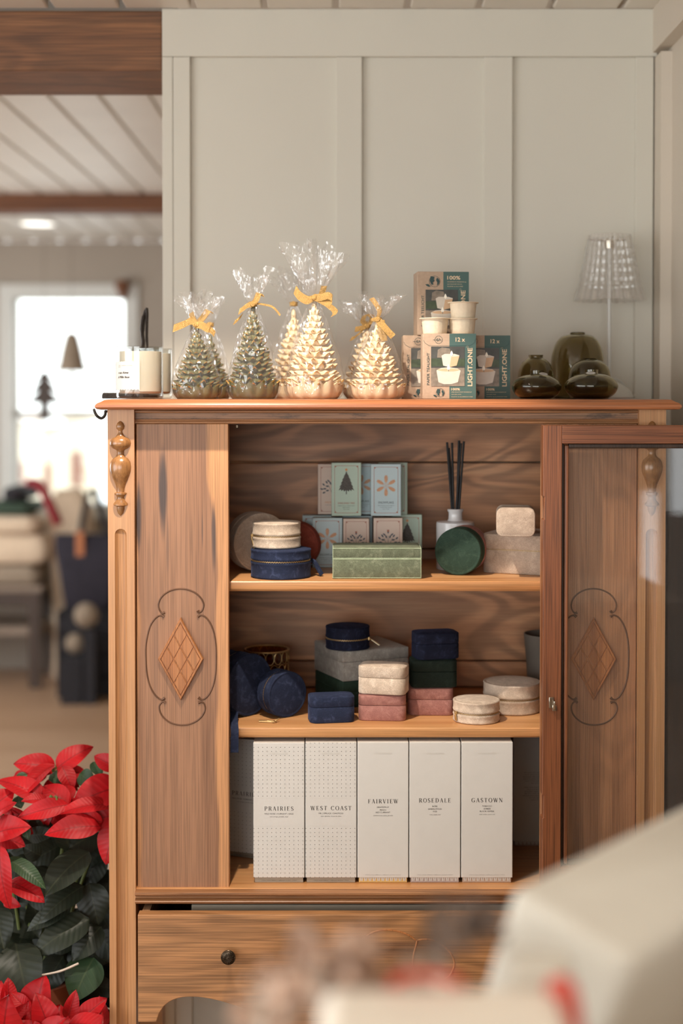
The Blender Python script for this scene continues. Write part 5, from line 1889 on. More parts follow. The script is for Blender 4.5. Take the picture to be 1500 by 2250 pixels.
# ---- soap cartons
def soap(px0, px1, py_top, yfront, zbase, kind, label, yaw=0.0, rnd=0.0, py_bot=None):
    k = yfront / F
    wd = 65.5 * yfront / F if px1 is None else (px1 - px0) * k
    h = PZ(py_top, yfront) - zbase
    cx = PX(px0, yfront, 1100) + wd / 2
    t = thing('soap_carton', label, 'box', (cx, yfront + 0.013, zbase + 0.0003), yaw, 'small illustrated soap cartons')
    mt = {'tree': 'soap_mint', 'snow': 'soap_blue', 'leaf': 'soap_pink'}[kind]
    mb = MB()
    mb.box(-wd / 2, wd / 2, -0.013, 0.013, 0, h)
    mb.build('carton', mt, t, bevel=0.0012)
    mb = MB()
    e = -0.0134
    U = lambda u: (u - 0.5) * wd
    V_ = lambda v: v * h
    # thin double border and corner ornaments
    for ins, wdt in ((0.105, 0.0006),):
        a, b_, c, d = U(ins), U(1 - ins), V_(ins * 0.55), V_(1 - ins * 0.55)
        q = 0.0032
        thickline(mb, [(a, c + q), (a, d - q)], wdt, e, 0)
        thickline(mb, [(b_, c + q), (b_, d - q)], wdt, e, 0)
        thickline(mb, [(a + q, c), (b_ - q, c)], wdt, e, 0)
        thickline(mb, [(a + q, d), (b_ - q, d)], wdt, e, 0)
        for sx, sz in ((a, c), (b_, c), (a, d), (b_, d)):
            dx, dz = (1 if sx < 0 else -1), (1 if sz < h / 2 else -1)
            thickline(mb, [(sx, sz + dz * q), (sx + dx * q * 0.3, sz + dz * q * 0.9), (sx + dx * q * 0.9, sz + dz * q * 0.3), (sx + dx * q, sz)], 0.0007, e, 0)
            mb.flat([(sx - dx * 0.0001, sz - dz * 0.0001), (sx + dx * q * 0.55, sz), (sx + dx * q * 0.7, sz + dz * q * 0.3), (sx + dx * q * 0.3, sz + dz * q * 0.7), (sx, sz + dz * q * 0.55)], e, 0)
    if kind == 'tree':
        cz = V_(0.56)
        s = wd * 0.30
        L = [(0, 1.62), (0.12, 1.3), (0.30, 1.05), (0.24, 1.02), (0.48, 0.66), (0.40, 0.64), (0.62, 0.28), (0.52, 0.27), (0.78, -0.10), (0.66, -0.08), (0.88, -0.46), (0.62, -0.34), (0.56, -0.52), (0.36, -0.38), (0.26, -0.58), (0.10, -0.44), (0.05, -0.50), (0.05, -0.86), (-0.05, -0.86), (-0.05, -0.50)]
        R2 = [(-x, z) for x, z in L[1:17]][::-1]
        mb.flat([(x * s, cz + z * s * 1.05) for x, z in L + R2], e - 0.0001, 2)
        st = [(0.15 * (1 if i % 2 == 0 else 0.4) * cos(pi / 2 + i * pi / 5), 0.15 * (1 if i % 2 == 0 else 0.4) * sin(pi / 2 + i * pi / 5)) for i in range(10)]
        mb.flat([(x * s * 1.5, cz + (1.75 + z * 1.5) * s * 1.05) for x, z in st], e - 0.0002, 3)
        text(mb, 'EMBELISHED TREE', 0, V_(0.225), wd * 0.56, e, 0, height=h * 0.034)
        for i, wl in enumerate((0.56, 0.24, 0.20)):
            text(mb, ('FRESH PINE & CEDAR SOAP', 'BAR SOAP', '5.5 OZ')[i], 0, V_(0.185 - i * 0.033), wd * wl, e, 2, height=h * 0.013)
    elif kind == 'snow':
        cz = V_(0.585)
        s = wd * 0.34
        for i in range(6):
            a = pi / 2 + i * pi / 3
            d, n = (cos(a), sin(a)), (-sin(a), cos(a))

            def q(r, o):
                return (d[0] * r * s + n[0] * o * s, cz + d[1] * r * s + n[1] * o * s)
            mb.flat([q(0.34, -0.04), q(0.42, -0.15), q(0.52, -0.12), q(0.60, -0.19), q(0.68, -0.14), q(0.82, -0.19), q(0.88, -0.12), q(1.0, -0.12), q(1.0, 0.12), q(0.88, 0.12), q(0.82, 0.19), q(0.68, 0.14), q(0.60, 0.19), q(0.52, 0.12), q(0.42, 0.15), q(0.34, 0.04)], e, 1)
            thickline(mb, [q(0.05, 0), q(0.5, 0)], 0.0007, e - 0.0001, 1)
            thickline(mb, [q(0.22, -0.14), q(0.36, 0), q(0.22, 0.14)], 0.0006, e - 0.0001, 1)
        text(mb, 'SNOWFLAKE', 0, V_(0.24), wd * 0.52, e, 4, height=h * 0.042)
        for i, wl in enumerate((0.54, 0.40, 0.22)):
            text(mb, ('PEPPERMINT AND BIRCH', 'SCENTED SOAP', '5.5 OZ')[i], 0, V_(0.195 - i * 0.033), wd * wl, e, 4, height=h * 0.013)
    else:
        cz = V_(0.52)
        s = wd * 0.38
        rnd_ = random.Random(5)
        for lx, lz, a in [(0.0, 0.72, 90), (0.22, 0.55, 40), (-0.22, 0.55, 140), (0.42, 0.40, 55), (-0.42, 0.40, 125), (0.30, 0.15, 10), (-0.30, 0.15, 170), (0.66, 0.22, 40), (-0.66, 0.22, 140), (0.52, -0.05, 0), (-0.52, -0.05, 180), (0.80, -0.12, 15), (-0.80, -0.12, 165), (0.12, 0.30, 70), (-0.12, 0.30, 110), (0.28, -0.18, -10), (-0.28, -0.18, 190), (0.6, -0.34, -20), (-0.6, -0.34, 200)]:
            c, sn_ = cos(radians(a)), sin(radians(a))
            pts = [(0, 0), (0.10, 0.065), (0.22, 0.07), (0.34, 0.0), (0.22, -0.07), (0.10, -0.065)]
            mb.flat([((lx + x * c - z * sn_) * s, cz + (lz + x * sn_ + z * c) * s) for x, z in pts], e, 4)
        for a in (0.5, 0.25, 0.75):
            thickline(mb, [(0, cz - 0.5 * s), (cos(pi * a) * 0.55 * s, cz + (sin(pi * a) * 0.75 - 0.2) * s)], 0.0005, e, 4)
        mb.flat([(x * 0.16 * s, cz + (1.0 + z * 0.16) * s) for x, z in [(cos(i * pi / 4) * (1 if i % 2 else 0.5), sin(i * pi / 4) * (1 if i % 2 else 0.5)) for i in range(8)]], e - 0.0001, 0)
        text(mb, 'MISTLETOE', 0, V_(0.22), wd * 0.50, e, 3, height=h * 0.036)
        text(mb, 'SCENTED BAR SOAP', 0, V_(0.18), wd * 0.50, e, 4, height=h * 0.013)
    mb.build('printed_front', ['soap_ring', 'soap_copper', 'soap_tree', 'soap_star', 'soap_leaf'], t)
    return t


ya, yb = 2.441, 2.474
soap(686, 752, 1138.5, ya, Z1, 'snow', 'pale blue snowflake soap carton, leftmost in the front of the bottom row')
soap(744 + 9.5, 811, 1140, ya - 0.0, Z1, 'leaf', 'pink mistletoe soap carton in the middle of the bottom row')
soap(820.5, 884.5, 1138.5, ya, Z1, 'leaf', 'pink mistletoe soap carton second from right in the bottom row')
soap(664, 729, 1133, yb, Z1, 'snow', 'pale blue soap carton peeking out at the far left of the bottom row')
soap(752, 818, 1134, yb, Z1, 'snow', 'pale blue soap carton hidden behind the middle pink one of the bottom row')
soap(862, 927, 1131, yb, Z1, 'tree', 'mint soap carton with half a tree showing, right end of the bottom row')
zr = Z1 + max(PZ(1138.5, ya), PZ(1131, yb)) - Z1 + 0.0008
soap(728, 793.5, 1017, ya - 0.001, zr - 0.0005, 'tree', 'mint soap carton with the full decorated tree, front of the top row')
soap(814.5, 881, 1020, ya - 0.001, zr - 0.0005, 'snow', 'pale blue soap carton with the whole copper snowflake in the top row', rnd=0)
soap(698, 762, 1020, yb, zr - 0.0005, 'leaf', 'pink soap carton half hidden at the left of the top row')
soap(763, 826, 1019, yb, zr - 0.0005, 'snow', 'pale blue soap carton between the two front cartons of the top row')
soap(830, 895, 1017, yb, zr - 0.0005, 'tree', 'mint soap carton at the right behind the top snowflake carton')

# ---- reed diffuser
y_ = 2.425
k = y_ / F
t = thing('reed_diffuser', 'white ceramic reed diffuser bottle with black reeds on the upper shelf', 'diffuser', (PX(1000, y_, 1180), y_, Z1 + 0.0003))
hb_ = PZ(1146, y_) - Z1
mb = MB()
mb.lathe([(0.0001, 0), (40.5 * k, 0), (42 * k, 0.0015), (42 * k, hb_ - 0.004), (41.2 * k, hb_ - 0.0022), (41.6 * k, hb_ - 0.001), (40 * k, hb_), (18 * k, hb_ + 0.0015), (15.5 * k, hb_ + 0.004), (15 * k, hb_ + 0.012), (15.5 * k, hb_ + 0.016), (17.5 * k, hb_ + 0.0175), (17.8 * k, hb_ + 0.0205), (16.5 * k, hb_ + 0.0215), (12 * k, hb_ + 0.0215), (11.5 * k, hb_ + 0.012), (0.0001, hb_ + 0.011)], 56, 0, False, False)
mb.build('bottle', 'ceramic', t, sharp=42)
for tx, ty, bxx, col in ((981, 972, 993, 0), (992, 973, 996, 0), (1007, 968, 1003, 0), (1012, 974, 1001, 0), (1018, 970, 1007, 0), (1009, 970, 1008, 1), (986, 985, 997, 1)):
    mb = MB()
    dy = 0.006 if col else -0.004
    mb.tube([((bxx - 1000) * k, dy * 0.5, hb_ + 0.013), ((tx - 1000) * k, dy, PZ(ty, y_) - Z1)], 0.0019, 8)
    mb.build('reed', 'reed', t)

# ---- lower shelf
Z2 = ZS2


# big navy drum standing at the left, its strap hanging over the shelf edge
y_ = 2.318
Rb = 69 / (F / (y_ + 0.02))
ay = radians(48)
fc = Vector((PX(548, y_, 1512), y_ + Rb * sin(ay) * 0.75, Z2 + Rb + 0.0003))
ctr = fc - Vector((sin(ay), -cos(ay), 0)) * 0.062
big = thing('round_jewellery_box', 'large navy velvet round box on edge at the left, a strap hanging from it', 'jewellery box', ctr, (pi / 2, 0, ay), 'round velvet jewellery boxes')
tmp = zip_round('round_jewellery_box', 'x', Rb, 0.062, 'v_navy', 0.5)
for ch in list(tmp.children):
    ch.parent = big
bpy.data.objects.remove(tmp)
inv = (Matrix.Translation(ctr) @ Matrix.Rotation(ay, 4, 'Z') @ Matrix.Rotation(pi / 2, 4, 'X')).inverted()
ys_ = YSF - 0.006
sp_ = [(PX(515, y_, 1578), y_ + 0.004, Z2 + 0.012), (PX(514, 2.30, 1578), 2.300, Z2 + 0.0075), (PX(515, 2.28, 1580), 2.272, Z2 + 0.0060), (PX(516, ys_, 1598), ys_ - 0.004, Z2 - 0.002), (PX(516, ys_, 1620), ys_ - 0.005, PZ(1620, ys_)), (PX(515.5, ys_, 1652), ys_ - 0.003, PZ(1652, ys_))]
mb = MB()
pts = smooth2([inv @ Vector(q) for q in sp_], 4)
hwv = (Matrix.Rotation(ay, 4, 'Z') @ Matrix.Rotation(pi / 2, 4, 'X')).inverted() @ Vector((0.0062, 0, 0))
mb.strip(pts, tuple(hwv), thick=0.0013)
mb.build('strap', 'v_navy', big, sharp=60)

# amber glass lantern with a honeycomb of wire
y_ = 2.478
k = y_ / F
t = thing('candle_holder', 'amber glass candle holder with an oval lattice behind the navy boxes', 'candle holder', (PX(586, y_, 1470), y_, Z2 + 0.0012))
R = 48.5 * k
H = PZ(1428, y_) - Z2
mb = MB()
mb.lathe([(0.0001, 0), (R - 0.002, 0), (R - 0.001, 0.001), (R - 0.001, H), (R - 0.0035, H), (R - 0.0035, 0.004), (0.0001, 0.004)], 48, 0, False, False)
mb.build('glass_cup', 'amber', t, sharp=40)
mb = MB()
for zz in (0.0017, H):
    mb.tube([(R * cos(2 * pi * i / 40), R * sin(2 * pi * i / 40), zz) for i in range(40)], 0.0016, 8, closed=True)
rows_, cols_ = 4, 16
for r in range(rows_):
    for c in range(cols_):
        a0 = 2 * pi * (c + 0.5 * (r % 2)) / cols_
        zc2 = H * (r + 0.5) / rows_
        pts = []
        for i in range(16):
            q = 2 * pi * i / 16
            a = a0 + cos(q) * (pi / cols_) * 0.98
            pts.append((R * cos(a), R * sin(a), zc2 + sin(q) * H / rows_ * 0.485))
        mb.tube(pts, 0.0008, 6, closed=True)
mb.build('wire_lattice', 'gold', t)

# navy drum in front
y_ = yfor(1580, Z2)
Rm = 51 / (F / y_)
ay = radians(36)
fc = Vector((PX(632, y_, 1532), y_ + 0.010, Z2 + Rm + 0.0003))
loc_ = fc - Vector((sin(ay), -cos(ay), 0)) * 0.037
nz = zip_round('round_jewellery_box', 'navy velvet round box on edge with its gold zip turned to the left', Rm, 0.037, 'v_navy', 0.5, loc_, (pi / 2, 0, ay))
inv = (Matrix.Translation(loc_) @ Matrix.Rotation(ay, 4, 'Z') @ Matrix.Rotation(pi / 2, 4, 'X')).inverted()
Tb = inv @ Matrix.Translation((PX(585, 2.300, 1577), 2.300, Z2 + 0.0006)) @ Matrix.Rotation(radians(-8), 4, 'Z')
mb = MB()
mb.box(-0.0125, 0.0125, -0.0024, 0.0024, 0, 0.0030, 0, Tb)
mb.tube([(0.0125 + 0.0035 * cos(2 * pi * i / 14), 0.0035 * sin(2 * pi * i / 14), 0.0018) for i in range(14)], 0.0009, 6, closed=True, T=Tb)
mb.tube([(0.0140, 0.002, 0.0018), (0.020, 0.008, 0.0050)], 0.0014, 6, T=Tb)
mb.build('zipper_pull', 'gold', nz, bevel=0.0006, label='gold bar-shaped zip pull')

# small navy ring box
RB = 'rounded velvet ring boxes'
y_ = yfor(1590, Z2)
k = KP(1540, y_)
hinged_box('ring_box', 'navy velvet ring box alone at the front of the lower shelf', 0.0735, 0.046, 0.0425, 'v_navy', (PX(727, y_ + 0.02, 1555), y_ + 0.0245, Z2 + 0.0003), radians(9), 0.40, 0.013, None, 0.0012, RB)
# grey and dark green boxes behind it with a midnight round box on top
yg = 2.398
gw, gd = 0.124, 0.124
nc = Vector((PX(753, yg, 1530), yg, 0))
ang = radians(24)
cen = nc + Vector((cos(ang), sin(ang), 0)) * gw / 2 + Vector((-sin(ang), cos(ang), 0)) * gd / 2
hg = PZ(1499, yg) - Z2
hinged_box('jewellery_box', 'dark bottle green velvet box lying under the grey one', gw * 0.98, gd * 0.98, hg - 0.0005, 'v_dgreen', (cen.x, cen.y + 0.002, Z2 + 0.0003), ang, 0.4, 0.001, None)
hh = PZ(1432, yg) - PZ(1499, yg)
hinged_box('jewellery_box', 'grey crushed velvet box stacked on a dark green one, a midnight round box on top', gw, gd, hh, 'v_grey', (cen.x, cen.y, Z2 + hg + 0.0006), ang, 0.38, 0.001, None)
yq = 2.432
zip_round('round_jewellery_box', 'midnight round velvet box with a pale tab, highest thing on the lower shelf', 49 * yq / F, 49 * yq / F * 1.02, 'v_dnavy', 0.46, (PX(763.5, yq, 1395), yq, Z2 + hg + hh + 0.0010), (0, 0, 0), pull=(radians(-20), 0.020, radians(-60), 'cream_tag'))
# beige on pink
y_ = yfor(1585, Z2)
k = KP(1540, y_)
hinged_box('ring_box', 'dusty pink velvet ring box carrying the pale beige one', 105 * k, 0.050, 56 * k, 'v_pink', (PX(840, y_ + .02, 1555), y_ + 0.0255, Z2 + 0.0003), radians(-3), 0.40, 0.012, None, 0.0012, RB)
hinged_box('ring_box', 'pale beige velvet ring box stacked on a pink one', 106 * k, 0.052, 62 * k, 'v_beige', (PX(843, y_ + .02, 1495), y_ + 0.0265, Z2 + 56 * k + 0.0018), radians(-13), 0.42, 0.013, None, 0.0016, RB)
# navy on dark green on pink
y_ = yfor(1573, Z2)
k = KP(1540, y_)
hinged_box('ring_box', 'dusty pink velvet ring box under the two dark ones', 100 * k, 0.048, 60 * k, 'v_pink', (PX(945, y_ + .02, 1545), y_ + 0.0245, Z2 + 0.0003), radians(-2), 0.42, 0.011, None, 0.0010, RB)
hinged_box('ring_box', 'black-green velvet ring box in the middle of the dark stack', 102 * k, 0.050, 60 * k, 'v_black', (PX(951, y_ + .02, 1485), y_ + 0.0255, Z2 + 60 * k + 0.0014), radians(3), 0.42, 0.011, None, 0.0010, RB)
hinged_box('ring_box', 'midnight velvet ring box on top of the dark stack, turned slightly', 98 * k, 0.050, 58 * k, 'v_dnavy', (PX(956, y_ + .02, 1425), y_ + 0.0265, Z2 + 120 * k + 0.0028), radians(12), 0.42, 0.013, None, 0.0016, RB)
# beige rounds on the right
round_flat('small beige velvet round box with a gold zip tab at the front right', 1046, 1594, 51.5, 48, 'v_beige', Z2, 0.45, radians(0), pull=(radians(-152), 0.013, radians(8), 'gold'))
round_flat('larger beige velvet round box behind the small one at the right', 1124, 1574, 63, 66, 'v_beige', Z2, 0.50, yoff=0.0)
# felt pot half hidden by the door
y_ = 2.515
k = y_ / F
t = thing('felt_pot', 'grey tapered pot half hidden by the door stile on the lower shelf', 'pot', (PX(1203, y_, 1460), y_, Z2 + 0.0003))
H = PZ(1392, y_) - Z2
mb = MB()
mb.lathe([(0.0001, 0), (0.034, 0), (0.035, 0.001), (0.0385, H * 0.62), (0.0390, H * 0.64), (0.0425, H), (0.0405, H), (0.036, H * 0.6), (0.032, 0.006), (0.0001, 0.006)], 40, 0, False, False)
mb.build('pot_body', 'potgrey', t, sharp=40)

# ---- diffuser cartons at the bottom
Z3 = ZS3


def carton2(px0, px1, ytop, label, title, lines, pattern, zz, title_py, yfront=None, yaw=0.0, back=False, frac=0.63, zb_mat='greycard', cen_x=None):
    y = yfront or yfor(1940, Z3)
    k = KP(1780, y)
    wd = (px1 - px0) * k
    h = PZ(ytop, y) - Z3
    dp = wd
    cx = PX((px0 + px1) / 2, y, 1780) if cen_x is None else cen_x
    t = thing('diffuser_carton', label, 'box', (cx, y + dp / 2 if yaw == 0 else y, Z3 + 0.0003), yaw, 'tall white diffuser cartons')
    rev = 0.0080
    mb = MB()
    mb.box(-wd / 2 + 0.0022, wd / 2 - 0.0022, -dp / 2 + 0.0014, dp / 2 - 0.0014, 0, h - 0.004)
    inner_ = mb.build('inner_tray', zb_mat, t, bevel=0.0004)
    mb = MB()
    mb.box(-wd / 2, wd / 2, -dp / 2, dp / 2, rev, h)
    sl_ = mb.build('sleeve', 'paper', t, bevel=0.0010)
    mb = MB()
    e = -dp / 2 - 0.00025
    if pattern == 'dots':
        nx, pz_ = 12, 18.2 * k / 1.0
        px_ = wd / 11.55
        z = rev + 0.0012
        rowi = 0
        while z < h - 0.001:
            vv = (h - z) / h
            band = 0.395 < vv < 0.595
            emb = 0.065 < vv < 0.085
            if not band:
                for i in range(12):
                    x = -wd / 2 + 0.0010 + i * px_
                    if x > wd / 2 - 0.0006 or (emb and 3 < i < 8):
                        continue
                    if rowi % 2 == 1 and i % 2 == 1:
                        r = 0.00095
                        for dx, dz in ((r, 0), (-r, 0), (0, r), (0, -r)):
                            mb.flat([(x + dx + a, z + dz + b_) for a, b_ in ((0.00042, 0), (0, 0.00042), (-0.00042, 0), (0, -0.00042))], e, 1)
                    else:
                        mb.flat([(x + 0.00058 * cos(q * pi / 3), z + 0.00058 * sin(q * pi / 3)) for q in range(6)], e, 0)
            z += 0.0133 * wd / 0.0835 * 0.5
            rowi += 1
        for vv in (0.395, 0.595):
            mb.rect(-wd / 2 + 0.0003, wd / 2 - 0.0003, h * (1 - vv) - 0.00015, h * (1 - vv) + 0.00015, e, 2)
        fy = -dp / 2 + 0.0012
    # blind embossed line of lettering near the top
    text(mb, 'VANCOUVER', 0, h * 0.915, wd * 0.36, e, 2, height=h * 0.012)
    zt2 = PZ(title_py, y) - Z3
    serif(mb, title, 0, zt2, wd * frac, 9.2 * k, e, 0)
    zz_ = zt2
    for i, (s, wl, hh_, it) in enumerate(lines):
        zz_ -= hh_[1] * k
        text(mb, s, 0, zz_, wd * wl, e, 0 if not it else 1, height=hh_[0] * k, shear=0.25 if it else 0)
    if pattern == 'dots':
        text(mb, '175ml scent diffuser | diffuseur parfum 175ml', 0, 0.0030, wd * 0.68, -dp / 2 + 0.0010, 0, height=0.0011, shear=0.2)
    else:
        text(mb, '175ml scent diffuser | diffuseur parfum 175ml', 0, rev + 0.0042, wd * 0.69, e, 1, height=0.0011, shear=0.2)
    mb.build('printed_front', ['ink', 'inkgrey', 'emboss'], sl_)
    if pattern != 'dots':
        mb = MB()
        e2 = -dp / 2 + 0.0010
        n = 11
        w1 = (wd - 0.006) / n
        for i in range(n):
            x = -wd / 2 + 0.003 + w1 * (i + 0.5)
            # paired white chevron blades
            mb.flat([(x - w1 * 0.46, rev), (x - w1 * 0.02, rev), (x - w1 * 0.02, 0.0030), (x - w1 * 0.20, 0.0018)], e2, 0)
            mb.flat([(x + w1 * 0.08, rev), (x + w1 * 0.46, rev), (x + w1 * 0.20, 0.0018), (x + w1 * 0.08, 0.0030)], e2, 0)
        mb.build('zigzag_print', 'paper', inner_)
    return t


def L_(*rows):
    return [(s, wl, (hh_, adv), it) for s, wl, hh_, adv, it in rows]


carton2(556.3, 668.8, 1632.5, 'dotted white diffuser carton at the left end of the front row', 'PRAIRIES', L_(('WILD ROSE | CURRANT | SAGE', 0.57, 3.0, 8.5, 0), ('rose sauvage, groseille, sauge', 0.36, 2.6, 6, 1)), 'dots', 0, 1781.5, frac=0.57)
carton2(670.6, 783.2, 1632, 'dotted white diffuser carton second in the front row, beside the plain ones', 'WEST COAST', L_(('FIR | SPRUCE | OAKMOSS', 0.48, 3.0, 8.5, 0), ('sapin, \u00e9pinette, mousse de ch\u00eane', 0.40, 2.6, 6, 1)), 'dots', 0, 1780.5, frac=0.80)
carton2(785, 897.2, 1631.5, 'plain white diffuser carton with a golden base edge, next to the dotted ones', 'FAIRVIEW', L_(('GRAPEFRUIT', 0.24, 3.0, 10, 0), ('PEACH', 0.12, 3.0, 6, 0), ('RED CURRANT', 0.28, 3.0, 5.5, 0), ('pamplemousse, p\u00eache, groseille', 0.38, 2.6, 6.5, 1)), 'plain', 0, 1765.5, frac=0.59, zb_mat='zz_gold')
carton2(899, 1011.2, 1631.5, 'plain white diffuser carton standing between two other plain ones', 'ROSEDALE', L_(('ROSE', 0.10, 3.0, 10, 0), ('SANDALWOOD', 0.27, 3.0, 6, 0), ('OUD', 0.08, 3.0, 5.5, 0), ('rose, santal, oud', 0.21, 2.6, 6.5, 1)), 'plain', 0, 1763.5, frac=0.63, zb_mat='zz_mauve')
carton2(1013.2, 1126, 1631.5, 'plain white diffuser carton at the right end of the front row', 'GASTOWN', L_(('TOBACCO', 0.19, 3.0, 10, 0), ('AMBER', 0.14, 3.0, 6, 0), ('BLACK PEPPER', 0.28, 3.0, 5.5, 0), ('tabac, ambre, poivre noir', 0.31, 2.6, 6.5, 1)), 'plain', 0, 1763, frac=0.61, zb_mat='zz_tan')
carton2(440, 548, 1612, 'dotted diffuser carton standing turned behind the front row at the left', 'PRAIRIES', L_(('WILD ROSE | CURRANT | SAGE', 0.57, 3.0, 8.5, 0), ('rose sauvage, groseille, sauge', 0.36, 2.6, 6, 1)), 'dots', 0, 1735, frac=0.57, yfront=2.424, yaw=radians(-20), cen_x=PX(560, 2.424, 1750))
t = carton2(1127, 1232, 1600, 'white diffuser carton turned back to front behind the right end of the row', 'S', L_(('S', 0.02, 2, 5, 0)), 'plain', 0, 1735, frac=0.01, yfront=2.447, zb_mat='zz_mauve')
# the back of that carton carries two small paragraphs
for ch in list(t.children):
    if ch.name.startswith('sleeve'):
        for g in list(ch.children):
            bpy.data.objects.remove(g)
        wd_ = 105 * 2.447 / F
        mb = MB()
        e = -wd_ / 2 - 0.0003
        kk = 2.447 / F
        par = ['the scent of a neighbourhood', 'captured in a bottle of pure', 'essential oils and a bundle of', 'natural reeds to place in any', 'room of the home and enjoy', 'day after day', None, 'keep away from children and', 'pets and do not drink', 'if spilled wipe up at once', 'flip the reeds each week to', 'refresh the scent, avoid direct', 'sun and open flame', 'made by hand']
        for i, s in enumerate(par):
            if s:
                text(mb, s, -0.0, PZ(1699 + i * 4.6, 2.447) - Z3, wd_ * 0.020 * len(s), e, 1, height=2.4 * kk)
        mb.build('printed_back', ['ink', 'inkgrey'], ch)


# ================================================================== poinsettias beside the cabinet
def leaf(mb, base, tip, width, nrm, fold=0.35, droop=0.12, wave=0.04, m=0, nl=12, nw=3, seed=0, shape=0.62):
    rnd = random.Random(seed)
    base, tip = Vector(base), Vector(tip)
    ax = tip - base
    L = ax.length
    ax = ax / L
    nrm = Vector(nrm)
    side = ax.cross(nrm)
    side.normalize()
    up = side.cross(ax).normalized()
    vs, fs, uv = [], [], []
    ph = rnd.uniform(0, 6)
    peak = (shape / (shape + 0.85)) ** shape * (0.85 / (shape + 0.85)) ** 0.85
    for i in range(nl + 1):
        t = i / nl
        wv = (max(t, 1e-4) ** shape) * (max(1 - t, 0) ** 0.85) / peak
        hw = width / 2 * wv
        arch = 4 * t * (1 - t) * droop * 0.6 - droop * t * t
        c = base + ax * (L * t) + up * (arch * L)
        for j in range(-nw, nw + 1):
            s = j / nw
            h = abs(s) * hw * fold * (1 - 0.35 * abs(s))
            h += wave * width * sin(7 * t + ph + (2 if s > 0 else 0)) * abs(s) ** 2
            q = c + side * (s * hw * cos(fold * 0.5)) + up * h
            if q.y > 2.0:
                q.x = min(q.x, LX0 - 0.0045)          # the leaves press against the cabinet's side
            vs.append(q)
            uv.append((s * hw / max(width, 1e-6) * 2, t * L / max(width, 1e-6)))
    n = 2 * nw + 1
    for i in range(nl):
        for j in range(n - 1):
            fs.append((i * n + j, i * n + j + 1, (i + 1) * n + j + 1, (i + 1) * n + j))
    mb.add(vs, fs, m, True, None, uv)


def leaf_px(mb, b, t, wpx, yb_, yt, nrm=(0, -0.75, 0.66), fold=0.35, droop=0.10, seed=0, shape=0.62, wave=0.05):
    k = KP(1900, (yb_ + yt) / 2)
    leaf(mb, P(b[0], b[1], yb_), P(t[0], t[1], yt), wpx * k, nrm, fold, droop, wave, 0, seed=seed, shape=shape)


def pot(t, loc, R, H):
    mb = MB()
    x, y, z = loc
    T = Matrix.Translation((x, y, z))
    mb.lathe([(0.0001, 0), (R * 0.72, 0), (R * 0.74, 0.002), (R * 0.95, H * 0.78), (R * 1.02, H * 0.79), (R * 1.04, H), (R * 0.97, H), (R * 0.90, H * 0.8), (0.0001, H * 0.8)], 40, 0, False, False, T)
    mb.build('pot', 'terra', t, world=True, sharp=40)


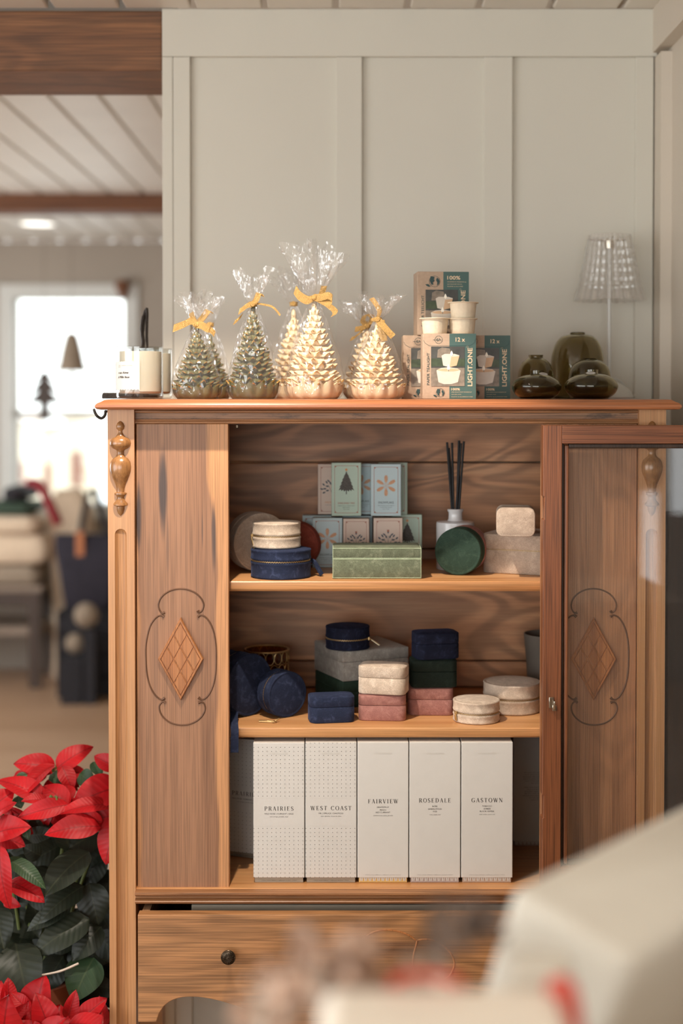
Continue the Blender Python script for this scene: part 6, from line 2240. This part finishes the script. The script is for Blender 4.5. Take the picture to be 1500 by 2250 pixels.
UP = thing('poinsettia', 'taller poinsettia in red flower, dark leaves below, against the cabinet side', 'plant', (PX(70, 2.42, 1900), 2.42, 0.36), group='red poinsettias')
stool = thing('plant_stool', 'low dark wooden stool carrying the taller poinsettia', 'stool', (PX(70, 2.42, 1900), 2.42, 0))
mb = MB()
x0 = stool.location.x
mb.lathe([(0.0001, 0.330), (0.128, 0.330), (0.130, 0.333), (0.130, 0.356), (0.128, 0.3595), (0.0001, 0.3595)], 40)
mb.build('seat', 'darkwood', stool)
for sx, sy in ((-1, -1), (1, -1), (-1, 1), (1, 1)):
    mb = MB()
    mb.tube([(sx * 0.10, sy * 0.10, 0), (sx * 0.08, sy * 0.08, 0.331)], 0.012, 10)
    mb.build('leg', 'darkwood', stool)
pot(UP, (UP.location.x, 2.42, 0.36), 0.085, 0.15)
fl = [
    # flower heads: lists of (base px, tip px, width px, base depth, tip depth, normal)
    [((122, 1690), (32, 1674), 54, 2.44, 2.42, (0.1, -0.8, 0.6)), ((124, 1690), (202, 1636), 52, 2.44, 2.46, (0.1, -0.7, 0.7)), ((120, 1682), (50, 1738), 50, 2.42, 2.36, (-0.3, -0.6, 0.7)),
     ((136, 1684), (160, 1736), 40, 2.43, 2.41, (0.4, -0.9, 0.2)), ((140, 1690), (196, 1706), 30, 2.44, 2.45, (0, -0.8, 0.5)), ((60, 1700), (24, 1714), 26, 2.44, 2.45, (0, -0.9, 0.4))],
    [((104, 1762), (-6, 1706), 52, 2.37, 2.38, (0.2, -0.7, 0.7)), ((152, 1772), (92, 1722), 50, 2.36, 2.38, (-0.2, -0.6, 0.8)), ((152, 1768), (36, 1794), 44, 2.35, 2.33, (0, -0.9, 0.45)),
     ((150, 1760), (146, 1722), 38, 2.38, 2.40, (0, -0.6, 0.8)), ((110, 1762), (48, 1756), 30, 2.36, 2.34, (0, -0.6, 0.8))],
    [((262, 1730), (160, 1764), 82, 2.40, 2.36, (-0.3, -0.85, 0.4)), ((258, 1772), (126, 1778), 46, 2.37, 2.33, (0.0, -0.5, 0.85)), ((262, 1690), (205, 1660), 40, 2.42, 2.43, (0, -0.9, 0.4)),
     ((262, 1790), (176, 1806), 60, 2.37, 2.35, (-0.2, -0.9, 0.3)), ((262, 1760), (186, 1716), 50, 2.42, 2.42, (-0.2, -0.9, 0.3)), ((222, 1816), (98, 1827), 58, 2.34, 2.31, (0.1, -0.75, 0.66)),
     ((226, 1806), (150, 1798), 44, 2.35, 2.34, (0.2, -0.9, 0.3)), ((262, 1812), (226, 1898), 66, 2.35, 2.33, (-0.4, -0.9, 0.2))],
    [((-20, 1838), (58, 1812), 66, 2.34, 2.31, (0.1, -0.75, 0.65)), ((-14, 1830), (54, 1858), 46, 2.35, 2.34, (0.1, -0.9, 0.4)), ((-12, 1770), (30, 1738), 48, 2.36, 2.37, (0, -0.9, 0.4)),
     ((-16, 1800), (30, 1760), 34, 2.34, 2.33, (0, -0.6, 0.8)), ((0, 1856), (14, 2000), 58, 2.31, 2.28, (-0.2, -0.95, 0.25)), ((18, 1938), (96, 1974), 54, 2.33, 2.30, (0.1, -0.6, 0.8)),
     ((10, 1800), (40, 1850), 40, 2.36, 2.37, (0, -1, 0.2)), ((10, 1980), (42, 1990), 26, 2.36, 2.34, (0, -0.8, 0.5))],
]
for h, lv in enumerate(fl):
    mb = MB()
    for i, (b, t, w_, y0, y1, n) in enumerate(lv):
        leaf_px(mb, b, t, w_, y0, y1, n, seed=h * 10 + i, fold=0.30 if i % 2 else 0.45, droop=0.14)
    hc = [(112, 1700), (120, 1768), (240, 1770), (6, 1810)][h]
    rb = random.Random(40 + h)
    for i in range(9):
        a = rb.uniform(0, 2 * pi)
        ln = rb.uniform(45, 80)
        b = (hc[0] + 8 * cos(a), hc[1] + 8 * sin(a))
        t = (hc[0] + ln * cos(a), hc[1] + ln * 0.62 * sin(a) + 8)
        y0 = [2.46, 2.40, 2.42, 2.38][h] + rb.uniform(0, 0.02)
        leaf_px(mb, b, t, rb.uniform(36, 52), y0, y0 + rb.uniform(-0.02, 0.01), (0.4 * cos(a), -0.8, 0.5), seed=700 + h * 20 + i, fold=0.4, droop=0.18, wave=0.08)
    mb.build('flower', 'bract', UP, world=True, sharp=180)
    mb = MB()
    cy_ = P(hc[0], hc[1] - 4, [2.425, 2.35, 2.40, 2.345][h])
    if cy_.x < LX0 - 0.02:
        for i in range(9):
            q = cy_ + Vector((rb.uniform(-0.008, 0.008), rb.uniform(-0.006, 0.006), rb.uniform(0, 0.006)))
            mb.lathe([(0.0001, 0), (0.0022, 0.001), (0.0026, 0.004), (0.0014, 0.0065), (0.0001, 0.007)], 8, 0, T=Matrix.Translation(q))
        mb.build('flower_centre', 'stem', UP, world=True)
rnd = random.Random(4)
mb = MB()
gl = [((196, 1872), (92, 1964), 82, 2.37, 2.31, (-0.4, -0.8, 0.45)), ((185, 1946), (82, 2022), 62, 2.38, 2.33, (-0.1, -0.7, 0.7)), ((158, 1988), (56, 2042), 46, 2.37, 2.34, (0, -0.7, 0.7)),
      ((196, 2020), (72, 2092), 74, 2.37, 2.32, (-0.1, -0.8, 0.6)), ((196, 1940), (216, 2034), 72, 2.40, 2.38, (0.1, -0.95, 0.3)), ((-10, 1995), (8, 2084), 66, 2.36, 2.32, (0.2, -0.95, 0.3)),
      ((34, 2072), (63, 2208), 100, 2.34, 2.27, (0.1, -0.85, 0.5)), ((222, 2036), (158, 2110), 62, 2.38, 2.34, (-0.2, -0.95, 0.3)), ((90, 1880), (50, 1860), 40, 2.40, 2.39, (0, -0.9, 0.3)),
      ((60, 1838), (120, 1828), 36, 2.40, 2.38, (0, -0.9, 0.3)), ((60, 1960), (150, 2000), 50, 2.42, 2.41, (0, -1, 0.3)), ((140, 2100), (90, 2180), 66, 2.41, 2.38, (0, -1, 0.3))]
for i, (b, t, w_, y0, y1, n) in enumerate(gl):
    leaf_px(mb, b, t, w_, y0, y1, n, seed=100 + i, fold=0.22, droop=0.12, shape=0.55)
for i in range(130):
    bxp, byp = rnd.uniform(-20, 258), rnd.uniform(1745, 2240)
    a = rnd.uniform(0.6, 2.6) if rnd.random() < 0.7 else rnd.uniform(0, 6.28)
    ln = rnd.uniform(70, 120)
    tx, ty = bxp + ln * cos(a), byp + ln * sin(a) * 0.8
    tx = min(tx, 268)
    y0 = rnd.uniform(2.43, 2.56)
    leaf_px(mb, (bxp, byp), (tx, ty), rnd.uniform(50, 75), y0, y0 - 0.03, (rnd.uniform(-0.4, 0.4), -1, rnd.uniform(0.0, 0.6)), seed=200 + i, fold=0.2, droop=0.1, shape=0.55)
mb.build('foliage', 'leaf', UP, world=True, sharp=180)
mb = MB()
for i, (b, t, w_, y0, y1, n) in enumerate([((14, 1886), (101, 1946), 40, 2.33, 2.30, (0.5, -0.7, 0.5)), ((206, 2104), (158, 2200), 88, 2.37, 2.33, (-0.1, -0.9, 0.4)), ((205, 1674), (222, 1706), 28, 2.43, 2.41, (0.3, -0.9, 0.2)),
                                           ((175, 1700), (205, 1722), 40, 2.44, 2.43, (0, -0.9, 0.3)), ((60, 1702), (30, 1722), 26, 2.41, 2.40, (0, -0.9, 0.3)), ((56, 1816), (62, 1846), 20, 2.37, 2.36, (0, -1, 0.2)),
                                           ((40, 1748), (46, 1776), 30, 2.39, 2.38, (0, -1, 0.2)), ((110, 1700), (140, 1720), 26, 2.44, 2.42, (0, -0.9, 0.3))]):
    leaf_px(mb, b, t, w_, y0, y1, n, seed=300 + i, fold=0.25, droop=0.12, shape=0.55)
mb.build('young_leaves', 'leaf2', UP, world=True, sharp=180, label='fresher green leaves')
mb = MB()
px_, pz_ = UP.location.x, 0.36 + 0.12
for q in ((122, 1692, 2.47), (152, 1768, 2.45), (232, 1790, 2.44), (4, 1835, 2.44), (180, 1900, 2.44), (60, 1990, 2.44), (120, 2040, 2.45)):
    e = P(*q)
    e.x = min(e.x, LX0 - 0.012)
    s = Vector((px_ + (e.x - px_) * 0.2, 2.42 + (q[2] - 2.42) * 0.2, pz_))
    mb.tube(smooth2([tuple(s), tuple(s.lerp(e, 0.5) + Vector((0, 0.01, 0.01))), tuple(e)], 5), 0.0030, 8)
mb.build('stems', 'stem', UP, world=True)
mb = MB()
mb.tube(smooth2([tuple(P(88, 2143, 2.30)), tuple(P(132, 2134, 2.305)), tuple(P(172, 2117, 2.32))], 4), [0.0016] * 4 + [0.0019] * 5, 6)
mb.build('bare_twig', 'dry3', UP, world=True, label='thin bare greyish twig')

LO = thing('poinsettia', 'lower poinsettia with bright red bracts at the bottom corner, in front of the taller one', 'plant', (PX(90, 2.20, 2240), 2.20, 0.0), group='red poinsettias')
pot(LO, (LO.location.x, 2.20, 0.0), 0.095, 0.20)
fl = [
    [((84, 2232), (92, 2146), 92, 2.24, 2.25, (-0.3, -0.85, 0.4)), ((110, 2268), (80, 2184), 62, 2.20, 2.20, (0.3, -0.85, 0.4)), ((148, 2240), (167, 2178), 36, 2.23, 2.23, (0.2, -0.9, 0.3)), ((66, 2250), (60, 2200), 44, 2.22, 2.23, (-0.5, -0.8, 0.3)),
     ((120, 2266), (132, 2206), 52, 2.22, 2.24, (0.2, -0.9, 0.3)), ((96, 2278), (140, 2236), 50, 2.19, 2.18, (0.1, -0.7, 0.7)), ((86, 2290), (40, 2246), 56, 2.19, 2.18, (-0.1, -0.7, 0.7))],
    [((176, 2244), (233, 2192), 48, 2.22, 2.23, (0.1, -0.7, 0.7)), ((152, 2250), (262, 2262), 56, 2.20, 2.17, (0.1, -0.6, 0.8)), ((226, 2262), (216, 2190), 44, 2.26, 2.27, (0, -0.95, 0.3)), ((170, 2262), (140, 2212), 40, 2.22, 2.24, (0, -0.9, 0.3)), ((190, 2280), (220, 2226), 60, 2.21, 2.21, (0, -0.8, 0.6))],
    [((8, 2276), (16, 2192), 92, 2.19, 2.17, (0.1, -0.8, 0.6)), ((16, 2212), (20, 2149), 38, 2.24, 2.25, (0.4, -0.8, 0.3)), ((66, 2226), (22, 2178), 34, 2.23, 2.24, (0.2, -0.8, 0.5)), ((-4, 2220), (-2, 2156), 46, 2.24, 2.25, (-0.2, -0.9, 0.3)), ((44, 2262), (56, 2214), 40, 2.21, 2.21, (0.2, -0.8, 0.5)), ((20, 2250), (58, 2206), 30, 2.20, 2.20, (0.2, -0.8, 0.5))],
]
for h, lv in enumerate(fl):
    mb = MB()
    for i, (b, t, w_, y0, y1, n) in enumerate(lv):
        leaf_px(mb, b, t, w_, y0, y1, n, seed=400 + h * 10 + i, fold=0.35 if i % 2 else 0.5, droop=0.12, wave=0.08)
    mb.build('flower', 'bract', LO, world=True, sharp=180)
mb = MB()
rnd = random.Random(9)
for i in range(14):
    bxp, byp = rnd.uniform(0, 190), rnd.uniform(2215, 2300)
    a = rnd.uniform(0, 6.28)
    leaf_px(mb, (bxp, byp), (min(bxp + 80 * cos(a), 225), byp + 50 * sin(a) + 20), 60, 2.27, 2.25, (rnd.uniform(-0.4, 0.4), -1, 0.4), seed=500 + i, fold=0.2, shape=0.55)
mb.build('foliage', 'leaf', LO, world=True, sharp=180)
mb = MB()
for q in ((90, 2240, 2.22), (190, 2262, 2.21), (16, 2262, 2.20)):
    e = P(*q)
    mb.tube([(LO.location.x + (e.x - LO.location.x) * 0.3, 2.20, 0.16), tuple(e)], 0.0032, 8)
mb.build('stems', 'stem', LO, world=True)

# dark plank leaning in the gap between cabinet and side wall
mb = MB()
mb.box(PX(1466, 2.40, 1300), PX(1466, 2.40, 1300) + 0.066, 2.400, 2.420, 0.0, PZ(1125, 2.40))
tag(mb.build('wooden_plank', 'darkwood', bevel=0.002), 'dark plank standing upright behind the glass door right of the cabinet post', 'plank')


# ================================================================== the room behind
def soft_slab(name, label, cat, x0, x1, y0, y1, z0, z1, mt, group=None, seed=0, wob=0.012):
    mb = MB()
    rnd_ = random.Random(seed)
    wd, dp, h = x1 - x0, y1 - y0, z1 - z0
    lv = [(0.02, 0), (0.004, h * 0.12), (0.0, h * 0.4), (0.002, h * 0.7), (0.016, h * 0.92), (0.04, h)]
    rs = []
    for ins, z in lv:
        ring = [(x + noise.noise(Vector((x * 6, y * 6, z * 9 + seed))) * wob, y + noise.noise(Vector((y * 6, x * 6, z * 9 + seed + 7))) * wob, z + (noise.noise(Vector((x * 5, y * 5, seed))) * wob * 0.2 if z > h * 0.5 else 0)) for x, y in rrect(wd - 2 * ins, dp - 2 * ins, 0.05, 8)]
        rs.append(ring)
    mb.rings(rs, 0, True)
    o = mb.build(name, mt, sharp=180)
    o.location = ((x0 + x1) / 2, (y0 + y1) / 2, z0)
    return tag(o, label, cat, group)


yt_ = 7.25
zt2 = PZ(1288, yt_)
tb = thing('display_bench', 'low wooden display bench with a slatted shelf under piled knitwear in the back room', 'bench', (PX(0, yt_ + .2, 1300), yt_ + 0.2, 0))
ox, oy = tb.location.x, tb.location.y
x0, x1 = -2.6 - ox, PX(92, yt_, 1300) - ox
mb = MB()
mb.box(x0, x1, -0.2, 0.22, zt2 - 0.03, zt2)
mb.build('bench_top', 'greywood', tb, bevel=0.004)
mb = MB()
mb.box(x0 + 0.03, x1 - 0.03, -0.19, -0.165, zt2 - 0.10, zt2 - 0.03)
mb.build('apron', 'darkwood', tb, bevel=0.003)
mb = MB()
zs_ = PZ(1380, yt_)
mb.box(x0 + 0.02, x1 - 0.005, -0.18, 0.2, zs_ - 0.04, zs_)
mb.build('lower_shelf', 'greywood', tb, bevel=0.003)
for lx, ly in ((x0 + 0.03, -0.18), (x1 - 0.04, -0.18), (x0 + 0.03, 0.18), (x1 - 0.04, 0.18)):
    mb = MB()
    mb.box(lx - 0.03, lx + 0.03, ly - 0.02, ly + 0.02, 0, zt2 - 0.03)
    mb.build('leg', 'darkwood', tb, bevel=0.003)
g_ = 'folded knitwear on the bench'


def bxp(px, y=yt_ + 0.1):
    return PX(px, y, 1200)


z = zt2 + 0.002
specs = [('taupe folded jumper at the bottom of the pile on the bench', -30, 92, 0.10, 'taupe_cloth'), ('cream folded jumper in the middle of the pile on the bench', -40, 104, 0.15, 'cream_cloth'),
         ('pale cream folded jumper on the upper half of the pile', -20, 92, 0.09, 'cream_cloth'), ('dark green folded jumper near the top of the pile', -30, 78, 0.06, 'green_cloth'), ('black folded jumper topmost on the pile', 10, 62, 0.07, 'black_cloth')]
for i, (lab, a, b_, h, mt) in enumerate(specs):
    soft_slab('folded_jumper', lab, 'jumper', bxp(a), bxp(b_), yt_ + 0.02, yt_ + 0.36, z, z + h, mt, g_, seed=i * 3 + 1, wob=0.03)
    z += h + 0.008
mb = MB()
pts = smooth2([(bxp(60, 7.22), 7.22, z + 0.02), (bxp(84, 7.22), 7.22, z + 0.015), (bxp(102, 7.20), 7.20, z - 0.05), (bxp(114, 7.18), 7.18, z - 0.11), (bxp(124, 7.18), 7.18, z - 0.16), (bxp(128, 7.18), 7.18, z - 0.19)])
mb.tube(pts, [0.036] * len(pts), 14, flat=0.6)
tag(mb.build('knitted_scarf', 'red_cloth', sharp=180), 'deep red knitted scarf slipping off the end of the jumper pile', 'scarf')
soft_slab('floor_cushion', 'tall cream cushion standing between the bench and the dark tote bag', 'cushion', bxp(108, 7.5), bxp(200, 7.5), 7.42, 7.62, 0.002, PZ(1075, 7.5), 'cream_cloth', None, 17, 0.05)
# dark crate, tote bag, two balls of wool
yb_ = 7.05
cr = thing('storage_crate', 'black slatted crate on the floor under the dark tote bag', 'crate', (bxp(197, yb_), yb_ + 0.1, 0))
zc0 = PZ(1345, yb_)
for i in range(4):
    z0 = 0.01 + i * (zc0 - 0.02) / 4
    for ya_ in (-0.11, 0.095):
        mb = MB()
        mb.box(-0.147, 0.147, ya_, ya_ + 0.015, z0, z0 + (zc0 - 0.02) / 4 - 0.012)
        mb.build('slat', 'black_cloth', cr, bevel=0.002)
mb = MB()
for sx in (-1, 1):
    mb.box(sx * 0.155 - 0.008, sx * 0.155 + 0.008, -0.112, 0.112, 0, zc0)
mb.box(-0.147, 0.147, -0.095, 0.095, zc0 - 0.02, zc0)
mb.build('ends', 'black_cloth', cr, bevel=0.002)
bag = thing('tote_bag', 'dark navy tote bag with two long handles and a tan leather patch', 'bag', (bxp(196, yb_ + 0.08), yb_ + 0.1, zc0 + 0.001))
hb2 = PZ(1178, yb_) - zc0
mb = MB()
rs = []
for f, hw, hd in ((0, 0.10, 0.06), (0.05, 0.12, 0.075), (0.5, 0.15, 0.08), (0.8, 0.17, 0.055), (0.97, 0.178, 0.03), (1.0, 0.176, 0.025)):
    rs.append([(x + 0.012 * noise.noise(Vector((x * 12, f * 5, 1))), y, f * hb2) for x, y in rrect(hw * 2, hd * 2, 0.03, 6)])
mb.rings(rs, 0, True)
mb.build('bag_body', 'navy_cloth', bag, sharp=180)
for dy in (-0.03, 0.03):
    mb = MB()
    c = smooth2([(-0.05, dy, hb2 * 0.7), (-0.045, dy, hb2 + 0.02), (-0.01, dy, hb2 + 0.20), (0.01, dy, hb2 + 0.225), (0.03, dy, hb2 + 0.20), (0.085, dy, hb2 + 0.02), (0.09, dy, hb2 * 0.7)], 4)
    mb.strip(c, (0.010, 0.0, 0.004), thick=0.002)
    mb.build('handle', 'black_cloth', bag)
mb = MB()
mb.box(-0.06, -0.02, -0.062, -0.055, hb2 * 0.72, hb2 * 1.05)
mb.build('leather_patch', 'tan_leather', bag, bevel=0.002, label='tan leather patch')
for px_, py_, lab in ((190, 1352, 'pale ball of wool lying against the dark tote bag'), (166, 1414, 'smaller pinkish ball of wool in front of the black crate')):
    mb = MB()
    R = 0.058 if py_ < 1400 else 0.046
    for k_ in range(9):
        a = k_ * pi / 9
        mb.tube([Matrix.Rotation(a, 3, 'Z') @ Vector((R * 0.93 * cos(q * pi / 12), R * 0.25 * sin(k_), R * 0.93 * sin(q * pi / 12))) for q in range(24)], 0.006, 6, closed=True)
    mb.lathe([(R * 0.95 * sin(pi * i / 16), -R * 0.95 * cos(pi * i / 16)) for i in range(17)], 24, 0, False, False)
    o = mb.build('ball_of_wool', 'taupe_cloth', sharp=180)
    yy_ = 6.98 - (0.06 if py_ < 1400 else 0.02)
    o.location = (PX(px_, yy_, py_), yy_ - 0.0, PZ(py_, yy_))
    tag(o, lab, 'ball of wool')
bk = thing('display_plinth', 'black two-step plinth in front of the crate carrying the balls of wool', 'plinth', (PX(186, 6.93, 1400), 6.93, 0))
z_a, z_b = PZ(1352, 6.92) - 0.066, PZ(1414, 6.96) - 0.062
mb = MB()
mb.box(PX(187, 6.92, 1352) - bk.location.x, PX(212, 6.92, 1352) - bk.location.x, -0.06, 0.06, 0, z_a)
mb.build('tall_step', 'black_cloth', bk, bevel=0.003)
mb = MB()
mb.box(PX(140, 6.96, 1414) - bk.location.x, PX(186.5, 6.96, 1414) - bk.location.x, -0.06, 0.06, 0, z_b)
mb.build('low_step', 'black_cloth', bk, bevel=0.003)

# ornaments hanging before the window
for nm, lab, cat, px_, ytop, ybot in (('hanging_bell', 'taupe bell ornament hanging before the bright back window', 'ornament', 158, 730, 838), ('hanging_tree_ornament', 'dark wooden tree ornament hanging lower, left of the bell, before the back window', 'ornament', 98, 812, 925)):
    yo = 7.62
    k = yo / F
    t = thing(nm, lab, cat, (PX(px_, yo, 850), yo, PZ(ybot, yo)))
    H = (ybot - ytop) * k
    if nm == 'hanging_bell':
        mb = MB()
        mb.lathe([(0.0001, H), (0.016, H), (0.030, H * 0.96), (0.040, H * 0.85), (0.056, H * 0.6), (0.068, H * 0.35), (0.088, H * 0.2), (0.084, H * 0.2), (0.060, H * 0.4), (0.0001, H * 0.9)], 32, 0, False, False)
        mb.build('bell_body', 'taupe_cloth', t)
        mb = MB()
        mb.lathe([(0.0001, 0), (0.014, 0.008), (0.018, 0.022), (0.010, 0.036), (0.004, 0.05), (0.004, H * 0.5), (0.0001, H * 0.5)], 16)
        mb.build('clapper', 'darkwood', t)
    else:
        mb = MB()
        o = [(0, 1.0), (0.22, 0.80), (0.10, 0.80), (0.32, 0.58), (0.14, 0.58), (0.44, 0.34), (0.10, 0.34), (0.10, 0.0), (-0.10, 0.0), (-0.10, 0.34), (-0.44, 0.34), (-0.14, 0.58), (-0.32, 0.58), (-0.10, 0.80), (-0.22, 0.80)]
        mb.prism([(x * 0.23, z * H) for x, z in o], -0.010, 0.010)
        mb.build('tree_board', 'darkwood', t)
    mb = MB()
    mb.tube([(0, 0, H), (0, 0, CB - t.location.z)], 0.0012, 5)
    mb.build('cord', 'darkwood', t)
mb = MB()
yo = YB - 0.03
q = P(270, 640, yo)
mb.lathe([(0.0001, -0.045), (0.016, -0.045), (0.022, -0.01), (0.036, 0.01), (0.042, 0.03), (0.034, 0.052), (0.015, 0.062), (0.0001, 0.064)], 20, 0, False, False, Matrix.Translation((q.x, yo - 0.014, q.z)))
tag(mb.build('wooden_finial', 'beam2'), 'reddish brown turned wooden ornament on the upper right of the window frame', 'ornament')

# round downlight in the far ceiling
d = ray(83, 490)
tt_ = (CB - CZ) / d.z
dl = thing('ceiling_downlight', 'round lit downlight in the white ceiling beyond the second beam', 'ceiling light', (d.x * tt_, d.y * tt_, CB))
mb = MB()
mb.lathe([(0.085, 0.0), (0.10, 0.0), (0.10, -0.006), (0.085, -0.008)], 32, 0, False, False)
mb.build('trim_ring', 'lampwhite', dl)
mb = MB()
mb.lathe([(0.0001, -0.004), (0.085, -0.004)], 32, 0, False, False)
mb.build('diffuser', 'lampglow', dl)

# pale houses seen through the window
for i, (a, b_, top, mt, lab) in enumerate(((36, 62, 925, 'facade', 'narrow cream house front outside the window at its left edge'), (86, 122, 940, 'facade', 'cream house front in the middle of the window view'), (138, 200, 915, 'facade', 'wide cream house front at the right of the window view'))):
    yy_ = 15.0 + i * 1.2
    hs = thing('house', lab, 'house', (PX((a + b_) / 2, yy_, 1000), yy_, -0.3), group='houses outside the back window')
    hw = (b_ - a) / 2 * yy_ / F
    H = PZ(top, yy_) + 0.3
    mb = MB()
    mb.box(-hw, hw, 0, 0.7, 0, H)
    mb.build('house_wall', mt, hs)
    mb = MB()
    mb.prism([(-hw - 0.05, H), (hw + 0.05, H), (0, H + hw * 0.25)], -0.1, 0.8)
    mb.build('roof', 'facade2' if i < 2 else 'snow', hs)
    mb = MB()
    wx = hw * 0.45
    mb.box(-wx, wx, -0.02, 0.05, H * 0.45, H * 0.72)
    mb.build('window', 'facade2', hs)

# ================================================================== blurred things close to the camera
ct = thing('shop_counter', 'pale counter close to the camera, mostly below the frame', 'counter', (0.2, 0.86, 0))
ZC = 1.012
mb = MB()
mb.box(-0.46, 0.62, -0.26, 0.21, ZC - 0.03, ZC)
mb.build('counter_top', 'counter', ct, bevel=0.004)
mb = MB()
mb.box(-0.42, 0.58, -0.22, 0.18, 0, ZC - 0.03)
mb.build('counter_body', 'counter', ct, bevel=0.003)


def oriented_box(name, A, e1, e2, h, mt, label, cat, lid=0.3):
    """box whose top has corner A and edges e1, e2, h deep below"""
    A, e1, e2 = Vector(A), Vector(e1), Vector(e2)
    n = e1.cross(e2).normalized()
    u, L1, L2 = e1.normalized(), e1.length, e2.length
    v = n.cross(u)
    Mx = Matrix((u, v, n)).transposed().to_4x4()
    t = thing(name, label, cat)
    t.matrix_world = Matrix.Translation(A - n * h) @ Mx
    mb = MB()
    rstack(mb, L1, L2, 0.012, [(0.004, 0), (0.0012, 0.003), (0.001, h * (1 - lid))], 0, Matrix.Translation((L1 / 2, L2 / 2, 0)))
    mb.build('box_base', mt, t, sharp=45)
    mb = MB()
    rstack(mb, L1, L2, 0.012, [(0, h * (1 - lid) + 0.0004), (0, h - 0.008), (0.003, h - 0.002), (0.009, h)], 0, Matrix.Translation((L1 / 2, L2 / 2, 0)))
    mb.build('box_lid', mt, t, sharp=45)
    return t


A = P(1122, 1948, 0.95)
N_ = P(1395, 2118, 0.894)
e1 = N_ - A
e2 = P(1500, 1735, 1.2) - A
e2 = e2 - e1 * (e2.dot(e1) / e1.dot(e1))
oriented_box('gift_box', A, e1, e2 * 1.15, 0.128, 'whitebox', 'large white gift box tilted at the lower right corner, close to the camera', 'box')
sb = thing('gift_box', 'small white gift box standing before the large tilted one, close to the camera', 'box', (P(1180, 2110, 0.85).x, 0.845, ZC + 0.0005), radians(-8))
hs_ = PZ(2088, 0.86) - ZC
mb = MB()
rstack(mb, 0.040, 0.036, 0.008, [(0.003, 0), (0.001, 0.003), (0.001, hs_ * 0.7)])
mb.build('box_base', 'whitebox', sb, sharp=45)
mb = MB()
rstack(mb, 0.041, 0.037, 0.008, [(0, hs_ * 0.7 + 0.0004), (0, hs_ - 0.006), (0.003, hs_ - 0.001), (0.008, hs_)])
mb.build('box_lid', 'whitebox', sb, sharp=45)
# cream parcel with red ribbon along the bottom edge
A3 = P(760, 2178, 0.80)
pc = thing('gift_parcel', 'cream paper parcel with red ribbon at the bottom edge close to the camera', 'parcel', (P(965, 2200, 0.80).x, 0.66, ZC + 0.0005))
hz = PZ(2168, 0.795) - ZC
mb = MB()
rstack(mb, 0.136, 0.14, 0.012, [(0.003, 0), (0.0, 0.006), (0.0, hz - 0.012), (0.004, hz - 0.003), (0.012, hz)], 0, Matrix.Translation((0, 0.07, 0)))
mb.build('wrapped_body', 'cream', pc, sharp=60)
mb = MB()
kx = KP(2190, 0.80)
mb.tube(smooth2([(0.062, 0.13, hz + 0.001), (0.069, 0.126, hz + 0.004), (0.072, 0.120, hz - 0.010), (0.073, 0.115, hz - 0.03), (0.073, 0.11, hz - 0.06)]), 0.0062, 10, flat=0.7)
mb.build('ribbon_end', 'redribbon', pc, label='red satin ribbon end')
mb = MB()
mb.tube(smooth2([(-0.028, 0.128, hz + 0.004), (-0.018, 0.132, hz + 0.007), (0.0, 0.133, hz + 0.006), (0.012, 0.130, hz + 0.003)]), 0.0028, 10, flat=0.8)
mb.build('ribbon_loop', 'redribbon', pc, label='red satin ribbon loop')
# loose dried flowers
rnd = random.Random(21)
fg = thing('dried_flowers', 'bunch of dried brown hydrangea petals blurred in front of the drawer', 'dried flowers', (P(620, 2300, 0.86).x, 0.86, ZC + 0.0005))
ox, oy, oz = fg.location
mb = MB()
mb.lathe([(0.0001, 0), (0.020, 0), (0.026, 0.012), (0.028, 0.03), (0.022, 0.05), (0.020, 0.056), (0.017, 0.056), (0.019, 0.04), (0.0001, 0.01)], 32, 0, False, False)
mb.build('small_vase', 'ceramic', fg)
heads = [((600, 2185), 75, 55, 'dry', 46), ((725, 2110), 105, 70, 'dry', 56), ((655, 2205), 100, 32, 'dry3', 36), ((820, 2185), 80, 48, 'dry', 48), ((1015, 2030), 80, 40, 'dry2', 34), ((950, 2145), 60, 26, 'dry3', 22), ((735, 2150), 60, 28, 'dry3', 30)]
st = MB()
for (hx, hy), rx, rz, mt, n in heads:
    mb = MB()
    yy_ = 0.86
    k = KP(hy, yy_)
    c = P(hx, hy, yy_) - Vector((ox, oy, oz))
    for i in range(n):
        a, b_ = rnd.uniform(0, 2 * pi), rnd.uniform(-1, 1)
        r = rnd.uniform(0.3, 1) ** 0.5
        q = c + Vector((rx * k * r * cos(a), rnd.uniform(-0.02, 0.02), rz * k * b_))
        nrm = Vector((rnd.uniform(-1, 1), rnd.uniform(-1, 1), rnd.uniform(-0.3, 1)))
        dv = Vector((rnd.uniform(-1, 1), rnd.uniform(-1, 1), rnd.uniform(-1, 1))).normalized() * rnd.uniform(0.006, 0.011)
        leaf(mb, q - dv, q + dv, rnd.uniform(0.008, 0.013), nrm, 0.4, 0.3, 0.1, 0, 5, 2, seed=i)
    mb.build('flower_head', mt, fg, sharp=180)
    st.tube(smooth2([(0, 0, 0.03), (c.x * 0.35, 0, max(0.06, c.z * 0.6)), tuple(c)], 4), 0.0009, 6)
st.build('stems', 'dry', fg)
